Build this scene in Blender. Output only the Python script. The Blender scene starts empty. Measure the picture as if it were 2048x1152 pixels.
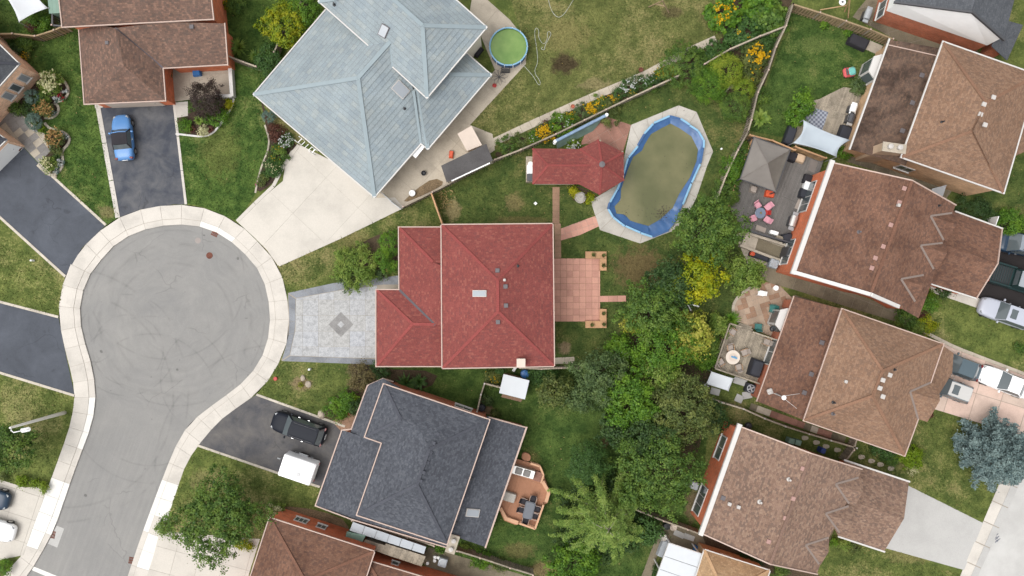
import bpy, math, random
import numpy as np
from mathutils import Vector, Matrix
random.seed(7)
NPR = np.random.default_rng(11)
SC = bpy.context.scene
COL = SC.collection
R = math.radians

# ---------------------------------------------------------------- camera, sky, sun, exposure
S = 22.0          # image pixels per metre on the ground (2048 x 1152 pixels cover the block)
H = 73.0          # flying height of the camera above the ground, metres
cam_d = bpy.data.cameras.new('camera')
cam_d.sensor_width = 36.0
cam_d.lens = 36.0 * S * H / 2048.0
cam_d.clip_start = 1.0
cam_d.clip_end = 3000.0
cam = bpy.data.objects.new('camera', cam_d)
COL.objects.link(cam)
cam.location = (0, 0, H)
SC.camera = cam

SUN_EL, SUN_AZ = R(66), R(250)      # azimuth clockwise from +Y (top of the picture)
world = bpy.data.worlds.new('World')
SC.world = world
world.use_nodes = True
wn = world.node_tree
wn.nodes.clear()
sky = wn.nodes.new('ShaderNodeTexSky')
sky.sky_type = 'NISHITA'
sky.sun_disc = False
sky.sun_elevation = SUN_EL
sky.sun_rotation = SUN_AZ
sky.dust_density = 4.0
hs = wn.nodes.new('ShaderNodeHueSaturation')       # high thin cloud: a whiter sky
hs.inputs['Saturation'].default_value = 0.12
bg = wn.nodes.new('ShaderNodeBackground')
bg.inputs['Strength'].default_value = 0.15
wo = wn.nodes.new('ShaderNodeOutputWorld')
wn.links.new(sky.outputs[0], hs.inputs['Color'])
wn.links.new(hs.outputs[0], bg.inputs['Color'])
wn.links.new(bg.outputs[0], wo.inputs['Surface'])
sun_d = bpy.data.lights.new('sun', 'SUN')
sun_d.energy = 0.6
sun_d.angle = R(40)
sun_d.color = (1.0, 0.965, 0.92)
sun = bpy.data.objects.new('sun', sun_d)
COL.objects.link(sun)
sun.rotation_euler = (R(90) - SUN_EL, 0, -SUN_AZ + math.pi)
sun.location = (-30, -20, 60)
SC.view_settings.view_transform = 'Standard'
SC.view_settings.look = 'None'
SC.view_settings.gamma = 1.0
SC.view_settings.exposure = 0.93

# ---------------------------------------------------------------- helpers
def P(px, py, z=0.0):  # image pixel at height z to a world point
    k = (1 - z / H) / S
    return Vector(((px - 1024) * k, (576 - py) * k, z))

def G(px, py):
    p = P(px, py)
    return (p.x, p.y)

W = {}            # world position of every object's origin

def empty(name, loc=(0, 0, 0)):
    o = bpy.data.objects.new(name, None)
    o.empty_display_size = 0.3
    COL.objects.link(o)
    o.location = loc
    W[o.name] = Vector(loc)
    return o

def tag(o, label=None, cat=None, group=None, kind=None):
    if label: o['label'] = label
    if cat: o['category'] = cat
    if group: o['group'] = group
    if kind: o['kind'] = kind
    return o

def thing(name, label, cat, loc=(0, 0, 0), group=None):
    return tag(empty(name, loc), label, cat, group)

def obj_from(name, me, parent=None, loc=(0, 0, 0)):
    o = bpy.data.objects.new(name, me)
    COL.objects.link(o)
    loc = Vector(loc)
    W[o.name] = loc.copy()
    if parent is not None:
        o.parent = parent
        loc = loc - W[parent.name]
    o.location = loc
    return o

def copy_tree(o, parent=None):
    c = o.copy()
    COL.objects.link(c)
    W[c.name] = Vector(W[o.name])
    c.parent = parent
    for ch in o.children:
        copy_tree(ch, c)
    return c

def place(o, loc, rz=0.0, s=1.0):
    o.location = loc
    o.rotation_euler = (0, 0, rz)
    o.scale = (s, s, s)
    W[o.name] = Vector(loc)
    return o

class MB:
    def __init__(s):
        s.v = []; s.f = []; s.m = []; s.uv = []
    def add(s, vs, fs, mi=0, uvs=None):
        b = len(s.v)
        s.v += [tuple(v) for v in vs]
        for i, f in enumerate(fs):
            s.f.append([b + k for k in f])
            s.m.append(mi)
            s.uv.append(uvs[i] if uvs else None)
        return s
    def box(s, c, size, rz=0.0, mi=0, base=True):
        x, y, z = size[0] / 2, size[1] / 2, size[2]
        cs, sn = math.cos(rz), math.sin(rz)
        z0 = c[2] if base else c[2] - z / 2
        vs = []
        for zz in (z0, z0 + z):
            for (a, b) in ((-x, -y), (x, -y), (x, y), (-x, y)):
                vs.append((c[0] + a * cs - b * sn, c[1] + a * sn + b * cs, zz))
        return s.add(vs, [(3, 2, 1, 0), (4, 5, 6, 7), (0, 1, 5, 4), (1, 2, 6, 5), (2, 3, 7, 6), (3, 0, 4, 7)], mi)
    def bevbox(s, c, size, rz=0.0, bev=0.04, mi=0):
        """box with chamfered vertical corners and top edge"""
        x, y = size[0] / 2, size[1] / 2
        def ring(ix, z):
            a, b = x - ix, y - ix
            q = bev
            pts = [(-a + q, -b), (a - q, -b), (a, -b + q), (a, b - q), (a - q, b), (-a + q, b), (-a, b - q), (-a, -b + q)]
            cs, sn = math.cos(rz), math.sin(rz)
            return [(c[0] + p * cs - w * sn, c[1] + p * sn + w * cs, z) for p, w in pts]
        z0, z1 = c[2], c[2] + size[2]
        vs = ring(0, z0) + ring(0, z1 - bev) + ring(bev * .7, z1)
        fs = [tuple(range(7, -1, -1)), tuple(range(16, 24))]
        for k in range(2):
            for i in range(8):
                j = (i + 1) % 8
                fs.append((k * 8 + i, k * 8 + j, k * 8 + 8 + j, k * 8 + 8 + i))
        return s.add(vs, fs, mi)
    def prism(s, poly, z0, z1, mi=0, cham=0.0):
        poly = ccw(poly)
        n = len(poly)
        vs = [(p[0], p[1], z0) for p in poly] + [(p[0], p[1], z1) for p in poly]
        fs = [tuple(range(n - 1, -1, -1)), tuple(range(n, 2 * n))]
        uvs = [[(p[0], p[1]) for p in reversed(poly)], [(p[0], p[1]) for p in poly]]
        d = 0.0
        for i in range(n):
            j = (i + 1) % n
            L = math.hypot(poly[j][0] - poly[i][0], poly[j][1] - poly[i][1])
            fs.append((i, j, n + j, n + i))
            uvs.append([(d, z0), (d + L, z0), (d + L, z1), (d, z1)])
            d += L
        return s.add(vs, fs, mi, uvs)
    def sheet(s, poly, z, mi=0):
        poly = ccw(poly)
        return s.add([(p[0], p[1], z) for p in poly], [tuple(range(len(poly)))], mi)
    def beam(s, a, b, w, h, mi=0):
        a, b = Vector(a), Vector(b)
        d = b - a
        L = d.length
        if L < 1e-5: return s
        d /= L
        up = Vector((0, 0, 1)) if abs(d.z) < .95 else Vector((1, 0, 0))
        r = d.cross(up).normalized()
        u = r.cross(d).normalized()
        vs = []
        for p in (a, b):
            for (i, j) in ((-1, -1), (1, -1), (1, 1), (-1, 1)):
                vs.append(p + r * (w / 2 * i) + u * (h / 2 * j))
        return s.add(vs, [(3, 2, 1, 0), (4, 5, 6, 7), (0, 1, 5, 4), (1, 2, 6, 5), (2, 3, 7, 6), (3, 0, 4, 7)], mi)
    def tube(s, pts, r, n=8, mi=0):
        pts = [Vector(p) for p in pts]
        if not isinstance(r, (list, tuple)): r = [r] * len(pts)
        base = len(s.v)
        vs = []; fs = []
        for i, p in enumerate(pts):
            d = (pts[min(i + 1, len(pts) - 1)] - pts[max(i - 1, 0)])
            d = d.normalized() if d.length > 1e-6 else Vector((0, 0, 1))
            up = Vector((0, 0, 1)) if abs(d.z) < .9 else Vector((1, 0, 0))
            a = d.cross(up).normalized(); b = a.cross(d)
            for k in range(n):
                t = 2 * math.pi * k / n
                vs.append(p + (a * math.cos(t) + b * math.sin(t)) * r[i])
        for i in range(len(pts) - 1):
            for k in range(n):
                k2 = (k + 1) % n
                fs.append((i * n + k, i * n + k2, (i + 1) * n + k2, (i + 1) * n + k))
        fs.append(tuple(range(n - 1, -1, -1)))
        fs.append(tuple(range((len(pts) - 1) * n, len(pts) * n)))
        return s.add(vs, fs, mi)
    def lathe(s, c, prof, n=24, mi=0, cap=True):
        vs = []; fs = []
        for (r, z) in prof:
            for k in range(n):
                t = 2 * math.pi * k / n
                vs.append((c[0] + r * math.cos(t), c[1] + r * math.sin(t), c[2] + z))
        for i in range(len(prof) - 1):
            for k in range(n):
                k2 = (k + 1) % n
                fs.append((i * n + k, i * n + k2, (i + 1) * n + k2, (i + 1) * n + k))
        if cap:
            fs.append(tuple(range(n - 1, -1, -1)))
            fs.append(tuple(range((len(prof) - 1) * n, len(prof) * n)))
        return s.add(vs, fs, mi)
    def build(s, name, mats, parent=None, smooth=False, subsurf=0):
        if not isinstance(mats, (list, tuple)): mats = [mats]
        va = np.array(s.v, dtype=float)
        lo, hi = va.min(0), va.max(0)
        c = Vector(((lo[0] + hi[0]) / 2, (lo[1] + hi[1]) / 2, lo[2]))
        me = bpy.data.meshes.new(name)
        me.from_pydata([(x - c.x, y - c.y, z - c.z) for x, y, z in s.v], [], s.f)
        for m in mats: me.materials.append(m)
        if len(mats) > 1: me.polygons.foreach_set('material_index', s.m)
        if any(u is not None for u in s.uv):
            ul = me.uv_layers.new(name='UVMap')
            k = 0
            for pi, u in enumerate(s.uv):
                for q in range(len(s.f[pi])):
                    if u: ul.data[k].uv = u[q]
                    k += 1
        if smooth: me.polygons.foreach_set('use_smooth', [True] * len(me.polygons))
        me.update()
        o = obj_from(name, me, parent, c)
        if subsurf:
            md = o.modifiers.new('subsurf', 'SUBSURF'); md.levels = subsurf; md.render_levels = subsurf
        return o

def area2(poly):
    return sum(poly[i][0] * poly[(i + 1) % len(poly)][1] - poly[(i + 1) % len(poly)][0] * poly[i][1] for i in range(len(poly))) / 2

def ccw(poly):
    return list(poly) if area2(poly) > 0 else list(reversed(poly))

def clip_half(poly, a, b, c):
    """keep a*x+b*y+c >= 0"""
    out = []
    n = len(poly)
    for i in range(n):
        p, q = poly[i], poly[(i + 1) % n]
        dp, dq = a * p[0] + b * p[1] + c, a * q[0] + b * q[1] + c
        if dp >= 0: out.append(p)
        if (dp >= 0) != (dq >= 0):
            t = dp / (dp - dq)
            out.append((p[0] + (q[0] - p[0]) * t, p[1] + (q[1] - p[1]) * t))
    return out

def inset(poly, d):
    poly = ccw(poly)
    n = len(poly)
    out = []
    for i in range(n):
        a, b, c = Vector(poly[i - 1][:2]), Vector(poly[i][:2]), Vector(poly[(i + 1) % n][:2])
        e1 = (b - a).normalized(); e2 = (c - b).normalized()
        n1 = Vector((-e1.y, e1.x)); n2 = Vector((-e2.y, e2.x))
        k = (n1 + n2)
        k = k / max(k.dot(n1), .25) if k.length > 1e-6 else n1
        out.append((b.x + k.x * d, b.y + k.y * d))
    return out

def rnd_poly(poly, it=2):
    """Chaikin smoothing of a closed polygon"""
    for _ in range(it):
        q = []
        for i in range(len(poly)):
            a, b = poly[i], poly[(i + 1) % len(poly)]
            q.append((a[0] * .75 + b[0] * .25, a[1] * .75 + b[1] * .25))
            q.append((a[0] * .25 + b[0] * .75, a[1] * .25 + b[1] * .75))
        poly = q
    return poly

def rnd_line(pts, it=2):
    for _ in range(it):
        q = [pts[0]]
        for i in range(len(pts) - 1):
            a, b = pts[i], pts[i + 1]
            q.append(tuple(a[k] * .75 + b[k] * .25 for k in range(len(a))))
            q.append(tuple(a[k] * .25 + b[k] * .75 for k in range(len(a))))
        q.append(pts[-1])
        pts = q
    return pts

# ---------------------------------------------------------------- materials
def lin(c):
    c /= 255.0
    return c / 12.92 if c <= .04045 else ((c + .055) / 1.055) ** 2.4

def desat(c, k):
    m = (c[0] + c[1] + c[2]) / 3
    return tuple(m + (x - m) * k for x in c[:3])

def col(r, g, b, k=0.62):
    return (min(lin(r) * k, .85), min(lin(g) * k, .85), min(lin(b) * k, .85), 1.0)

class NT:
    def __init__(s, name):
        s.m = bpy.data.materials.new(name)
        s.m.use_nodes = True
        s.t = s.m.node_tree
        s.b = s.t.nodes['Principled BSDF']
        s.out = s.t.nodes['Material Output']
    def n(s, typ, **kw):
        nd = s.t.nodes.new(typ)
        for k, v in kw.items(): setattr(nd, k, v)
        return nd
    def l(s, a, b): s.t.links.new(a, b)
    def set(s, nd, **kw):
        for k, v in kw.items():
            nd.inputs[k.replace('_', ' ')].default_value = v
    def math(s, op, a, b=None, c=None):
        nd = s.n('ShaderNodeMath', operation=op)
        for i, x in enumerate((a, b, c)):
            if x is None: continue
            if isinstance(x, (int, float)): nd.inputs[i].default_value = x
            else: s.l(x, nd.inputs[i])
        return nd.outputs[0]
    def noise(s, vec, scale, detail=4, rough=.55, dist=0.0):
        nd = s.n('ShaderNodeTexNoise')
        nd.inputs['Scale'].default_value = scale
        nd.inputs['Detail'].default_value = detail
        nd.inputs['Roughness'].default_value = rough
        nd.inputs['Distortion'].default_value = dist
        if vec is not None: s.l(vec, nd.inputs['Vector'])
        return nd.outputs['Fac']
    def ramp(s, fac, stops, interp='LINEAR'):
        nd = s.n('ShaderNodeValToRGB')
        cr = nd.color_ramp
        cr.interpolation = interp
        while len(cr.elements) < len(stops): cr.elements.new(.5)
        for e, (p, c) in zip(cr.elements, stops):
            e.position = p
            e.color = c if len(c) == 4 else (*c, 1)
        s.l(fac, nd.inputs[0])
        return nd.outputs[0]
    def mix(s, fac, a, b, mode='MIX'):
        nd = s.n('ShaderNodeMix', data_type='RGBA', blend_type=mode)
        for i, x in ((0, fac), (6, a), (7, b)):
            if isinstance(x, (int, float)): nd.inputs[i].default_value = x
            elif isinstance(x, tuple): nd.inputs[i].default_value = x
            else: s.l(x, nd.inputs[i])
        return nd.outputs[2]
    def pos(s): return s.n('ShaderNodeNewGeometry').outputs['Position']
    def objc(s): return s.n('ShaderNodeTexCoord').outputs['Object']
    def uv(s): return s.n('ShaderNodeTexCoord').outputs['UV']
    def orand(s): return s.n('ShaderNodeObjectInfo').outputs['Random']
    def bump(s, h, strength=.3, dist=.02):
        nd = s.n('ShaderNodeBump')
        nd.inputs['Strength'].default_value = strength
        nd.inputs['Distance'].default_value = dist
        s.l(h, nd.inputs['Height'])
        s.l(nd.outputs[0], s.b.inputs['Normal'])
    def fin(s, color, rough=.8, spec=.3, metal=0.0):
        if isinstance(color, tuple): s.b.inputs['Base Color'].default_value = color
        else: s.l(color, s.b.inputs['Base Color'])
        s.b.inputs['Roughness'].default_value = rough
        s.b.inputs['Specular IOR Level'].default_value = spec
        s.b.inputs['Metallic'].default_value = metal
        return s.m

def v_scale(c, k): return (c[0] * k, c[1] * k, c[2] * k, 1)

def m_plain(name, c, rough=.6, spec=.4, metal=0., var=.12, scale=1.5):
    t = NT(name)
    f = t.noise(t.pos(), scale, 5)
    cc = t.ramp(f, [(.25, v_scale(c, 1 - var)), (.75, v_scale(c, 1 + var))])
    return t.fin(cc, rough, spec, metal)

def m_flat(name, c, rough=.6, spec=.4, metal=0., coat=0.):
    t = NT(name)
    m = t.fin(c, rough, spec, metal)
    t.b.inputs['Coat Weight'].default_value = coat
    t.b.inputs['Coat Roughness'].default_value = .08
    return m

def m_piece(name, c, var=.12, rough=.85, grain=.18, gscale=14., stain=.22, sscale=.5, bump=.25, hue=None):
    """one colour with shade differing from piece to piece, grain and stains"""
    t = NT(name)
    p = t.pos()
    base = t.mix(t.orand(), v_scale(c, 1 - var), v_scale(hue or c, 1 + var))
    st = t.ramp(t.noise(p, sscale, 6, .62), [(.36, (1 - stain,) * 3), (.52, (1, 1, 1)), (.66, (1 + stain * .3,) * 3)])
    g = t.noise(p, gscale, 4, .7)
    gr = t.ramp(g, [(.38, (1 - grain,) * 3), (.62, (1 + grain,) * 3)])
    cc = t.mix(1.0, t.mix(1.0, base, st, 'MULTIPLY'), gr, 'MULTIPLY')
    t.bump(g, bump, .01)
    return t.fin(cc, rough, .25)

def m_grass(name, dark, mid, dry, dryness=.5, patches=()):
    dark, mid, dry = ((*[x * 1.16 for x in desat(q, .93)], 1) for q in (dark, mid, dry))
    t = NT(name)
    p = t.pos()
    big = t.noise(p, .11, 5, .6, .3)
    med = t.noise(p, .75, 6, .68)
    fine = t.noise(p, 5.5, 5, .8)
    bl = t.noise(p, 26., 3, .8)
    c1 = t.mix(t.ramp(med, [(.4, (0, 0, 0)), (.6, (1, 1, 1))]), dark, mid)
    d = t.math('ADD', t.math('MULTIPLY', big, .62), t.math('MULTIPLY', fine, .38))
    d = t.math('ADD', d, t.math('MULTIPLY', t.math('SUBTRACT', med, .5), .35))
    lo = .62 - .16 * dryness
    c2 = t.mix(t.ramp(d, [(lo, (0, 0, 0)), (lo + .13, (.92, .92, .92))]), c1, dry)
    vv = t.math('ADD', t.math('MULTIPLY', fine, .6), t.math('MULTIPLY', bl, .4))
    c3 = t.mix(1.0, c2, t.ramp(vv, [(.38, (.66,) * 3), (.5, (1, 1, 1)), (.62, (1.4, 1.37, 1.3))]), 'MULTIPLY')
    for (px, py, rx, ry, pc, amt) in patches:
        c0 = P(px, py)
        sb = t.n('ShaderNodeVectorMath', operation='SUBTRACT'); t.l(p, sb.inputs[0]); sb.inputs[1].default_value = c0
        dv = t.n('ShaderNodeVectorMath', operation='DIVIDE'); t.l(sb.outputs[0], dv.inputs[0]); dv.inputs[1].default_value = (rx / S, ry / S, 1)
        ln = t.n('ShaderNodeVectorMath', operation='LENGTH'); t.l(dv.outputs[0], ln.inputs[0])
        e = t.math('ADD', ln.outputs['Value'], t.math('MULTIPLY', t.math('SUBTRACT', t.noise(p, 1.4, 6, .75), .5), 2.2))
        fac = t.ramp(e, [(.55, (amt,) * 3), (1.0, (0, 0, 0))])
        c3 = t.mix(fac, c3, t.mix(1.0, pc, t.ramp(vv, [(.4, (.7,) * 3), (.6, (1.25,) * 3)]), 'MULTIPLY'))
    t.bump(vv, .9, .06)
    return t.fin(c3, .9, .12)

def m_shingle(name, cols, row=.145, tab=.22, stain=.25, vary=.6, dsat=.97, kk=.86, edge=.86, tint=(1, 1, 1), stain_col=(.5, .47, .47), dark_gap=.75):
    t = NT(name)
    sep = t.n('ShaderNodeSeparateXYZ'); t.l(t.uv(), sep.inputs[0])
    u, v = sep.outputs[0], sep.outputs[1]
    rw = t.math('FLOOR', t.math('DIVIDE', v, row))
    wn1 = t.n('ShaderNodeTexWhiteNoise', noise_dimensions='1D'); t.l(rw, wn1.inputs['W'])
    uu = t.math('ADD', t.math('DIVIDE', u, tab), t.math('MULTIPLY', wn1.outputs['Value'], 7.0))
    tb = t.math('FLOOR', uu)
    cmb = t.n('ShaderNodeCombineXYZ'); t.l(tb, cmb.inputs[0]); t.l(rw, cmb.inputs[1])
    wn2 = t.n('ShaderNodeTexWhiteNoise', noise_dimensions='2D'); t.l(cmb.outputs[0], wn2.inputs['Vector'])
    cols = [(*[x * kk * w for x, w in zip(desat(q, dsat), tint)], 1) for q in cols]
    n = len(cols)
    c = t.ramp(wn2.outputs['Value'], [(i / n, cc) for i, cc in enumerate(cols)], 'CONSTANT')
    mean = tuple(sum(q[i] for q in cols) / n for i in range(3)) + (1,)
    c = t.mix(vary, mean, c)
    gap = t.math('LESS_THAN', t.math('FRACT', uu), .07)
    c = t.mix(gap, c, t.mix(1.0, c, (dark_gap, dark_gap, dark_gap, 1), 'MULTIPLY'))
    lap_shade = t.math('LESS_THAN', t.math('FRACT', t.math('DIVIDE', v, row)), .13)      # shade under each course's lower edge, put into the colour as a dark line
    c = t.mix(lap_shade, c, t.mix(1.0, c, (edge, edge, edge, 1), 'MULTIPLY'))
    p = t.pos()
    st = t.noise(p, .45, 6, .65, .4)
    c = t.mix(1.0, c, t.ramp(st, [(.38, (*[1 - stain * (1 - q) * 1.6 for q in stain_col],)), (.54, (1, 1, 1)), (.66, (1.08,) * 3)]), 'MULTIPLY')
    g = t.noise(p, 16., 4, .75)
    c = t.mix(1.0, c, t.ramp(g, [(.38, (.84,) * 3), (.62, (1.16,) * 3)]), 'MULTIPLY')
    t.bump(g, .35, .01)
    return t.fin(c, .92, .15)

def m_brick(name, c, mortar, bw=.22, bh=.07):
    t = NT(name)
    b = t.n('ShaderNodeTexBrick')
    t.l(t.uv(), b.inputs['Vector'])
    b.inputs['Scale'].default_value = 1.0
    b.inputs['Brick Width'].default_value = bw
    b.inputs['Row Height'].default_value = bh
    b.inputs['Mortar Size'].default_value = .008
    b.inputs['Color1'].default_value = v_scale(c, .78)
    b.inputs['Color2'].default_value = v_scale(c, 1.2)
    b.inputs['Mortar'].default_value = mortar
    st = t.ramp(t.noise(t.pos(), .9, 5), [(.3, (.8,) * 3), (.7, (1.15,) * 3)])
    t.bump(b.outputs['Fac'], -.3, .01)
    return t.fin(t.mix(1.0, b.outputs['Color'], st, 'MULTIPLY'), .9, .2)

def m_leaf(name, c1, c2, c3=None, nscale=1.1, trans=.2):
    t = NT(name)
    g = t.n('ShaderNodeNewGeometry')
    rnd = g.outputs['Random Per Island']
    c = t.mix(rnd, c1, c2)
    if c3:
        f = t.ramp(t.noise(g.outputs['Position'], nscale, 3), [(.48, (0, 0, 0)), (.62, (1, 1, 1))])
        c = t.mix(t.math('MULTIPLY', f, .85), c, c3)
    t.fin(c, .55, .25)
    tr = t.n('ShaderNodeBsdfTranslucent'); t.l(c, tr.inputs['Color'])
    mx = t.n('ShaderNodeMixShader'); mx.inputs[0].default_value = trans
    t.l(t.b.outputs[0], mx.inputs[1]); t.l(tr.outputs[0], mx.inputs[2])
    t.l(mx.outputs[0], t.out.inputs['Surface'])
    return t.m

def m_asphalt(name, c, stain=.25, speck=.2, warm=None, sscale=.35, streak=False):
    t = NT(name)
    p = t.pos()
    a = t.noise(p, sscale, 7, .62, .5)
    c2 = warm or v_scale(c, 1 + stain)
    base = t.mix(t.ramp(a, [(.35, (0, 0, 0)), (.68, (1, 1, 1))]), v_scale(c, 1 - stain * .5), c2)
    g = t.noise(p, 22., 3, .8)
    base = t.mix(1.0, base, t.ramp(g, [(.3, (1 - speck,) * 3), (.7, (1 + speck,) * 3)]), 'MULTIPLY')
    # hairline cracks and oil spots
    wv = t.n('ShaderNodeVectorMath', operation='ADD'); nz = t.n('ShaderNodeTexNoise'); nz.inputs['Scale'].default_value = .9; t.l(p, nz.inputs['Vector'])
    t.l(p, wv.inputs[0]); t.l(nz.outputs['Color'], wv.inputs[1])
    vo = t.n('ShaderNodeTexVoronoi', feature='DISTANCE_TO_EDGE'); vo.inputs['Scale'].default_value = .3; t.l(wv.outputs[0], vo.inputs['Vector'])
    cr = t.math('MULTIPLY', t.math('LESS_THAN', vo.outputs['Distance'], .008), t.ramp(t.noise(p, .2, 2), [(.52, (0, 0, 0)), (.56, (1, 1, 1))]))
    base = t.mix(cr, base, t.mix(1.0, base, (.8, .8, .8, 1), 'MULTIPLY'))
    oil = t.ramp(t.noise(p, .9, 3, .4), [(.66, (0, 0, 0)), (.74, (.6, .6, .6))])
    base = t.mix(oil, base, t.mix(1.0, base, (.6, .6, .6, 1), 'MULTIPLY'))
    b2 = t.noise(p, 2.2, 5, .7)
    base = t.mix(1.0, base, t.ramp(b2, [(.3, (.93,) * 3), (.7, (1.07,) * 3)]), 'MULTIPLY')
    t.bump(g, .4, .01)
    return t.fin(base, .88, .2)

M = {}
M['asphalt_new'] = m_asphalt('asphalt_sealed', col(88, 92, 100), .22, .12)
M['asphalt_dark'] = m_asphalt('asphalt_patchy', col(78, 82, 92), .2, .12, warm=col(112, 112, 114), sscale=.6)
M['asphalt_black'] = m_asphalt('asphalt_black', col(52, 48, 48), .2, .12)
M['asphalt_old'] = m_asphalt('asphalt_worn_drive', col(92, 92, 96), .2, .15, warm=col(120, 116, 112), sscale=.5)
M['concrete'] = m_piece('concrete_walk', col(220, 213, 203), .05, grain=.06, stain=.14)
M['concrete_new'] = m_piece('concrete_fresh', col(246, 243, 236), .02, grain=.03, stain=.04)
M['concrete_drive'] = m_piece('concrete_drive', col(218, 211, 200), .03, grain=.05, stain=.12, sscale=.3)
M['concrete_old'] = m_piece('concrete_weathered', col(202, 190, 172), .05, grain=.08, stain=.2)
M['concrete_pool'] = m_piece('concrete_pool', col(202, 196, 186), .05, grain=.07, stain=.2)
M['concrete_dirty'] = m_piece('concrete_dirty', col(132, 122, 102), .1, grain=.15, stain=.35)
M['concrete_pale'] = m_piece('concrete_pale_grey', col(198, 196, 192), .02, grain=.06, stain=.08)
M['concrete_pink'] = m_piece('concrete_pinkish', col(226, 204, 188), .04, grain=.06, stain=.16, hue=col(232, 202, 186))
M['kerb'] = m_piece('kerb_concrete', col(214, 204, 188), .05, grain=.08, stain=.18)
M['joint'] = m_plain('joint_sand', col(176, 166, 152), .95, .1)
M['soil'] = m_piece('garden_soil', col(84, 70, 52), .1, grain=.35, stain=.35, gscale=9)
M['soil_dry'] = m_piece('dry_soil', col(132, 112, 86), .1, grain=.3, stain=.3, gscale=9)
M['mulch'] = m_piece('mulch', col(72, 58, 46), .1, grain=.4, stain=.3, gscale=10)
M['paver_pink'] = m_piece('paver_pink', col(214, 160, 142), .06, grain=.07, stain=.14, hue=col(222, 168, 148))
M['paver_red'] = m_piece('paver_red', col(168, 124, 108), .1, grain=.12, stain=.25)
M['paver_brown'] = m_piece('paver_brown', col(170, 136, 112), .1, grain=.12, stain=.22)
M['paver_beige'] = m_piece('paver_beige', col(190, 166, 144), .08, grain=.1, stain=.22)
M['paver_grey'] = m_piece('paver_grey', col(150, 146, 142), .12, grain=.12, stain=.2)
M['stamp_light'] = m_piece('stamped_concrete_light', col(194, 193, 190), .07, grain=.12, stain=.2, sscale=2.6, hue=col(184, 186, 190), gscale=9)
M['stamp_dark'] = m_piece('stamped_concrete_border', col(146, 149, 154), .08, grain=.12, stain=.2, sscale=.9)
M['stamp_mid'] = m_piece('stamped_concrete_inlay', col(150, 148, 146), .06, grain=.14, stain=.2, sscale=.9)
M['white'] = m_flat('white_paint', (.72, .72, .71, 1), .5)
M['white_metal'] = m_flat('white_metal', (.78, .78, .78, 1), .35)
M['cream'] = m_plain('cream_paint', col(226, 208, 192), .6, var=.05)
M['trim_pink'] = m_plain('trim_tan', col(204, 178, 164), .55, var=.05)
M['trim_white'] = m_plain('trim_white', col(224, 220, 215), .5, var=.04)
M['siding'] = m_plain('white_siding', col(250, 249, 248, .82), .55, var=.04)
M['black'] = m_flat('black_plastic', (.02, .02, .022, 1), .5)
M['dark_metal'] = m_flat('dark_metal', (.05, .05, .055, 1), .45)
M['grey_metal'] = m_flat('grey_metal', (.32, .33, .34, 1), .4, metal=.3)
M['steel'] = m_flat('stainless', (.5, .49, .47, 1), .35, metal=.6)
M['glass'] = m_flat('window_glass', (.075, .09, .095, 1), .08, .6)
M['glass_grey'] = m_flat('window_blind_glass', (.24, .26, .28, 1), .1, .6)
M['rubber'] = m_flat('tyre_rubber', (.018, .018, .018, 1), .8)
M['chrome'] = m_flat('chrome', (.6, .6, .6, 1), .2, metal=.9)
M['rust'] = m_piece('rusty_iron', col(124, 78, 64), .1, grain=.3, stain=.3)
M['brick_orange'] = m_brick('brick_orange', col(200, 104, 66, 1.0), col(170, 130, 108, 1.0))
M['brick_red'] = m_brick('brick_red', col(176, 98, 70, 1.0), col(160, 130, 112, 1.0))
M['brick_tan'] = m_brick('brick_tan', col(226, 184, 152, 1.0), col(220, 198, 178, 1.0))
M['brick_brown'] = m_brick('brick_brown', col(190, 154, 118, 1.0), col(176, 154, 130, 1.0))
M['stucco'] = m_plain('stucco_cream', col(220, 212, 196, .85), .85, var=.06)
M['wood_grey'] = m_piece('wood_weathered', col(172, 160, 142), .2, grain=.2, stain=.25, gscale=8)
M['wood_new'] = m_piece('wood_new', col(208, 164, 124), .1, grain=.12, stain=.15)
M['wood_fence'] = m_piece('wood_fence', col(170, 148, 116), .22, grain=.2, stain=.25)
M['wood_tan'] = m_piece('wood_tan_fence', col(190, 158, 118), .16, grain=.16, stain=.2)
M['deck_grey'] = m_piece('deck_grey', col(126, 122, 118), .1, grain=.1, stain=.14)
M['deck_weather'] = m_piece('deck_weathered', col(170, 158, 140), .16, grain=.22, stain=.3, sscale=1.2)
M['deck_red'] = m_piece('deck_cedar', col(190, 138, 108), .05, grain=.08, stain=.12)
M['deck_rail'] = m_piece('deck_cedar_rail', col(222, 176, 142), .05, grain=.06, stain=.08)
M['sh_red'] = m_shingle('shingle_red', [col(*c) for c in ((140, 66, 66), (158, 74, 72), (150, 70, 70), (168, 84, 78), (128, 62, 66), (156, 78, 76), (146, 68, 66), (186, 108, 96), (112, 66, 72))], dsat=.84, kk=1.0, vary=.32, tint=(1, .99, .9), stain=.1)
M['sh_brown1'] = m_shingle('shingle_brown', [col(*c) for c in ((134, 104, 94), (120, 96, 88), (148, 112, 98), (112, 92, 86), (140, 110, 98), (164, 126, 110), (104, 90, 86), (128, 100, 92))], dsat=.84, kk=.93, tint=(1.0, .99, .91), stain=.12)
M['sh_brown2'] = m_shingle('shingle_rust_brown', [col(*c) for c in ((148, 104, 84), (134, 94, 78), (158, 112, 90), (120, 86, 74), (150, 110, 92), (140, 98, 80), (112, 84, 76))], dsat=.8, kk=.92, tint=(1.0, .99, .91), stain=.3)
M['sh_brown3'] = m_shingle('shingle_tan_brown', [col(*c) for c in ((168, 130, 106), (156, 118, 96), (178, 138, 114), (146, 112, 92), (170, 134, 112), (150, 118, 100), (136, 108, 94))], dsat=.84, kk=.93, tint=(1.0, .99, .91), stain=.14)
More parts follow.
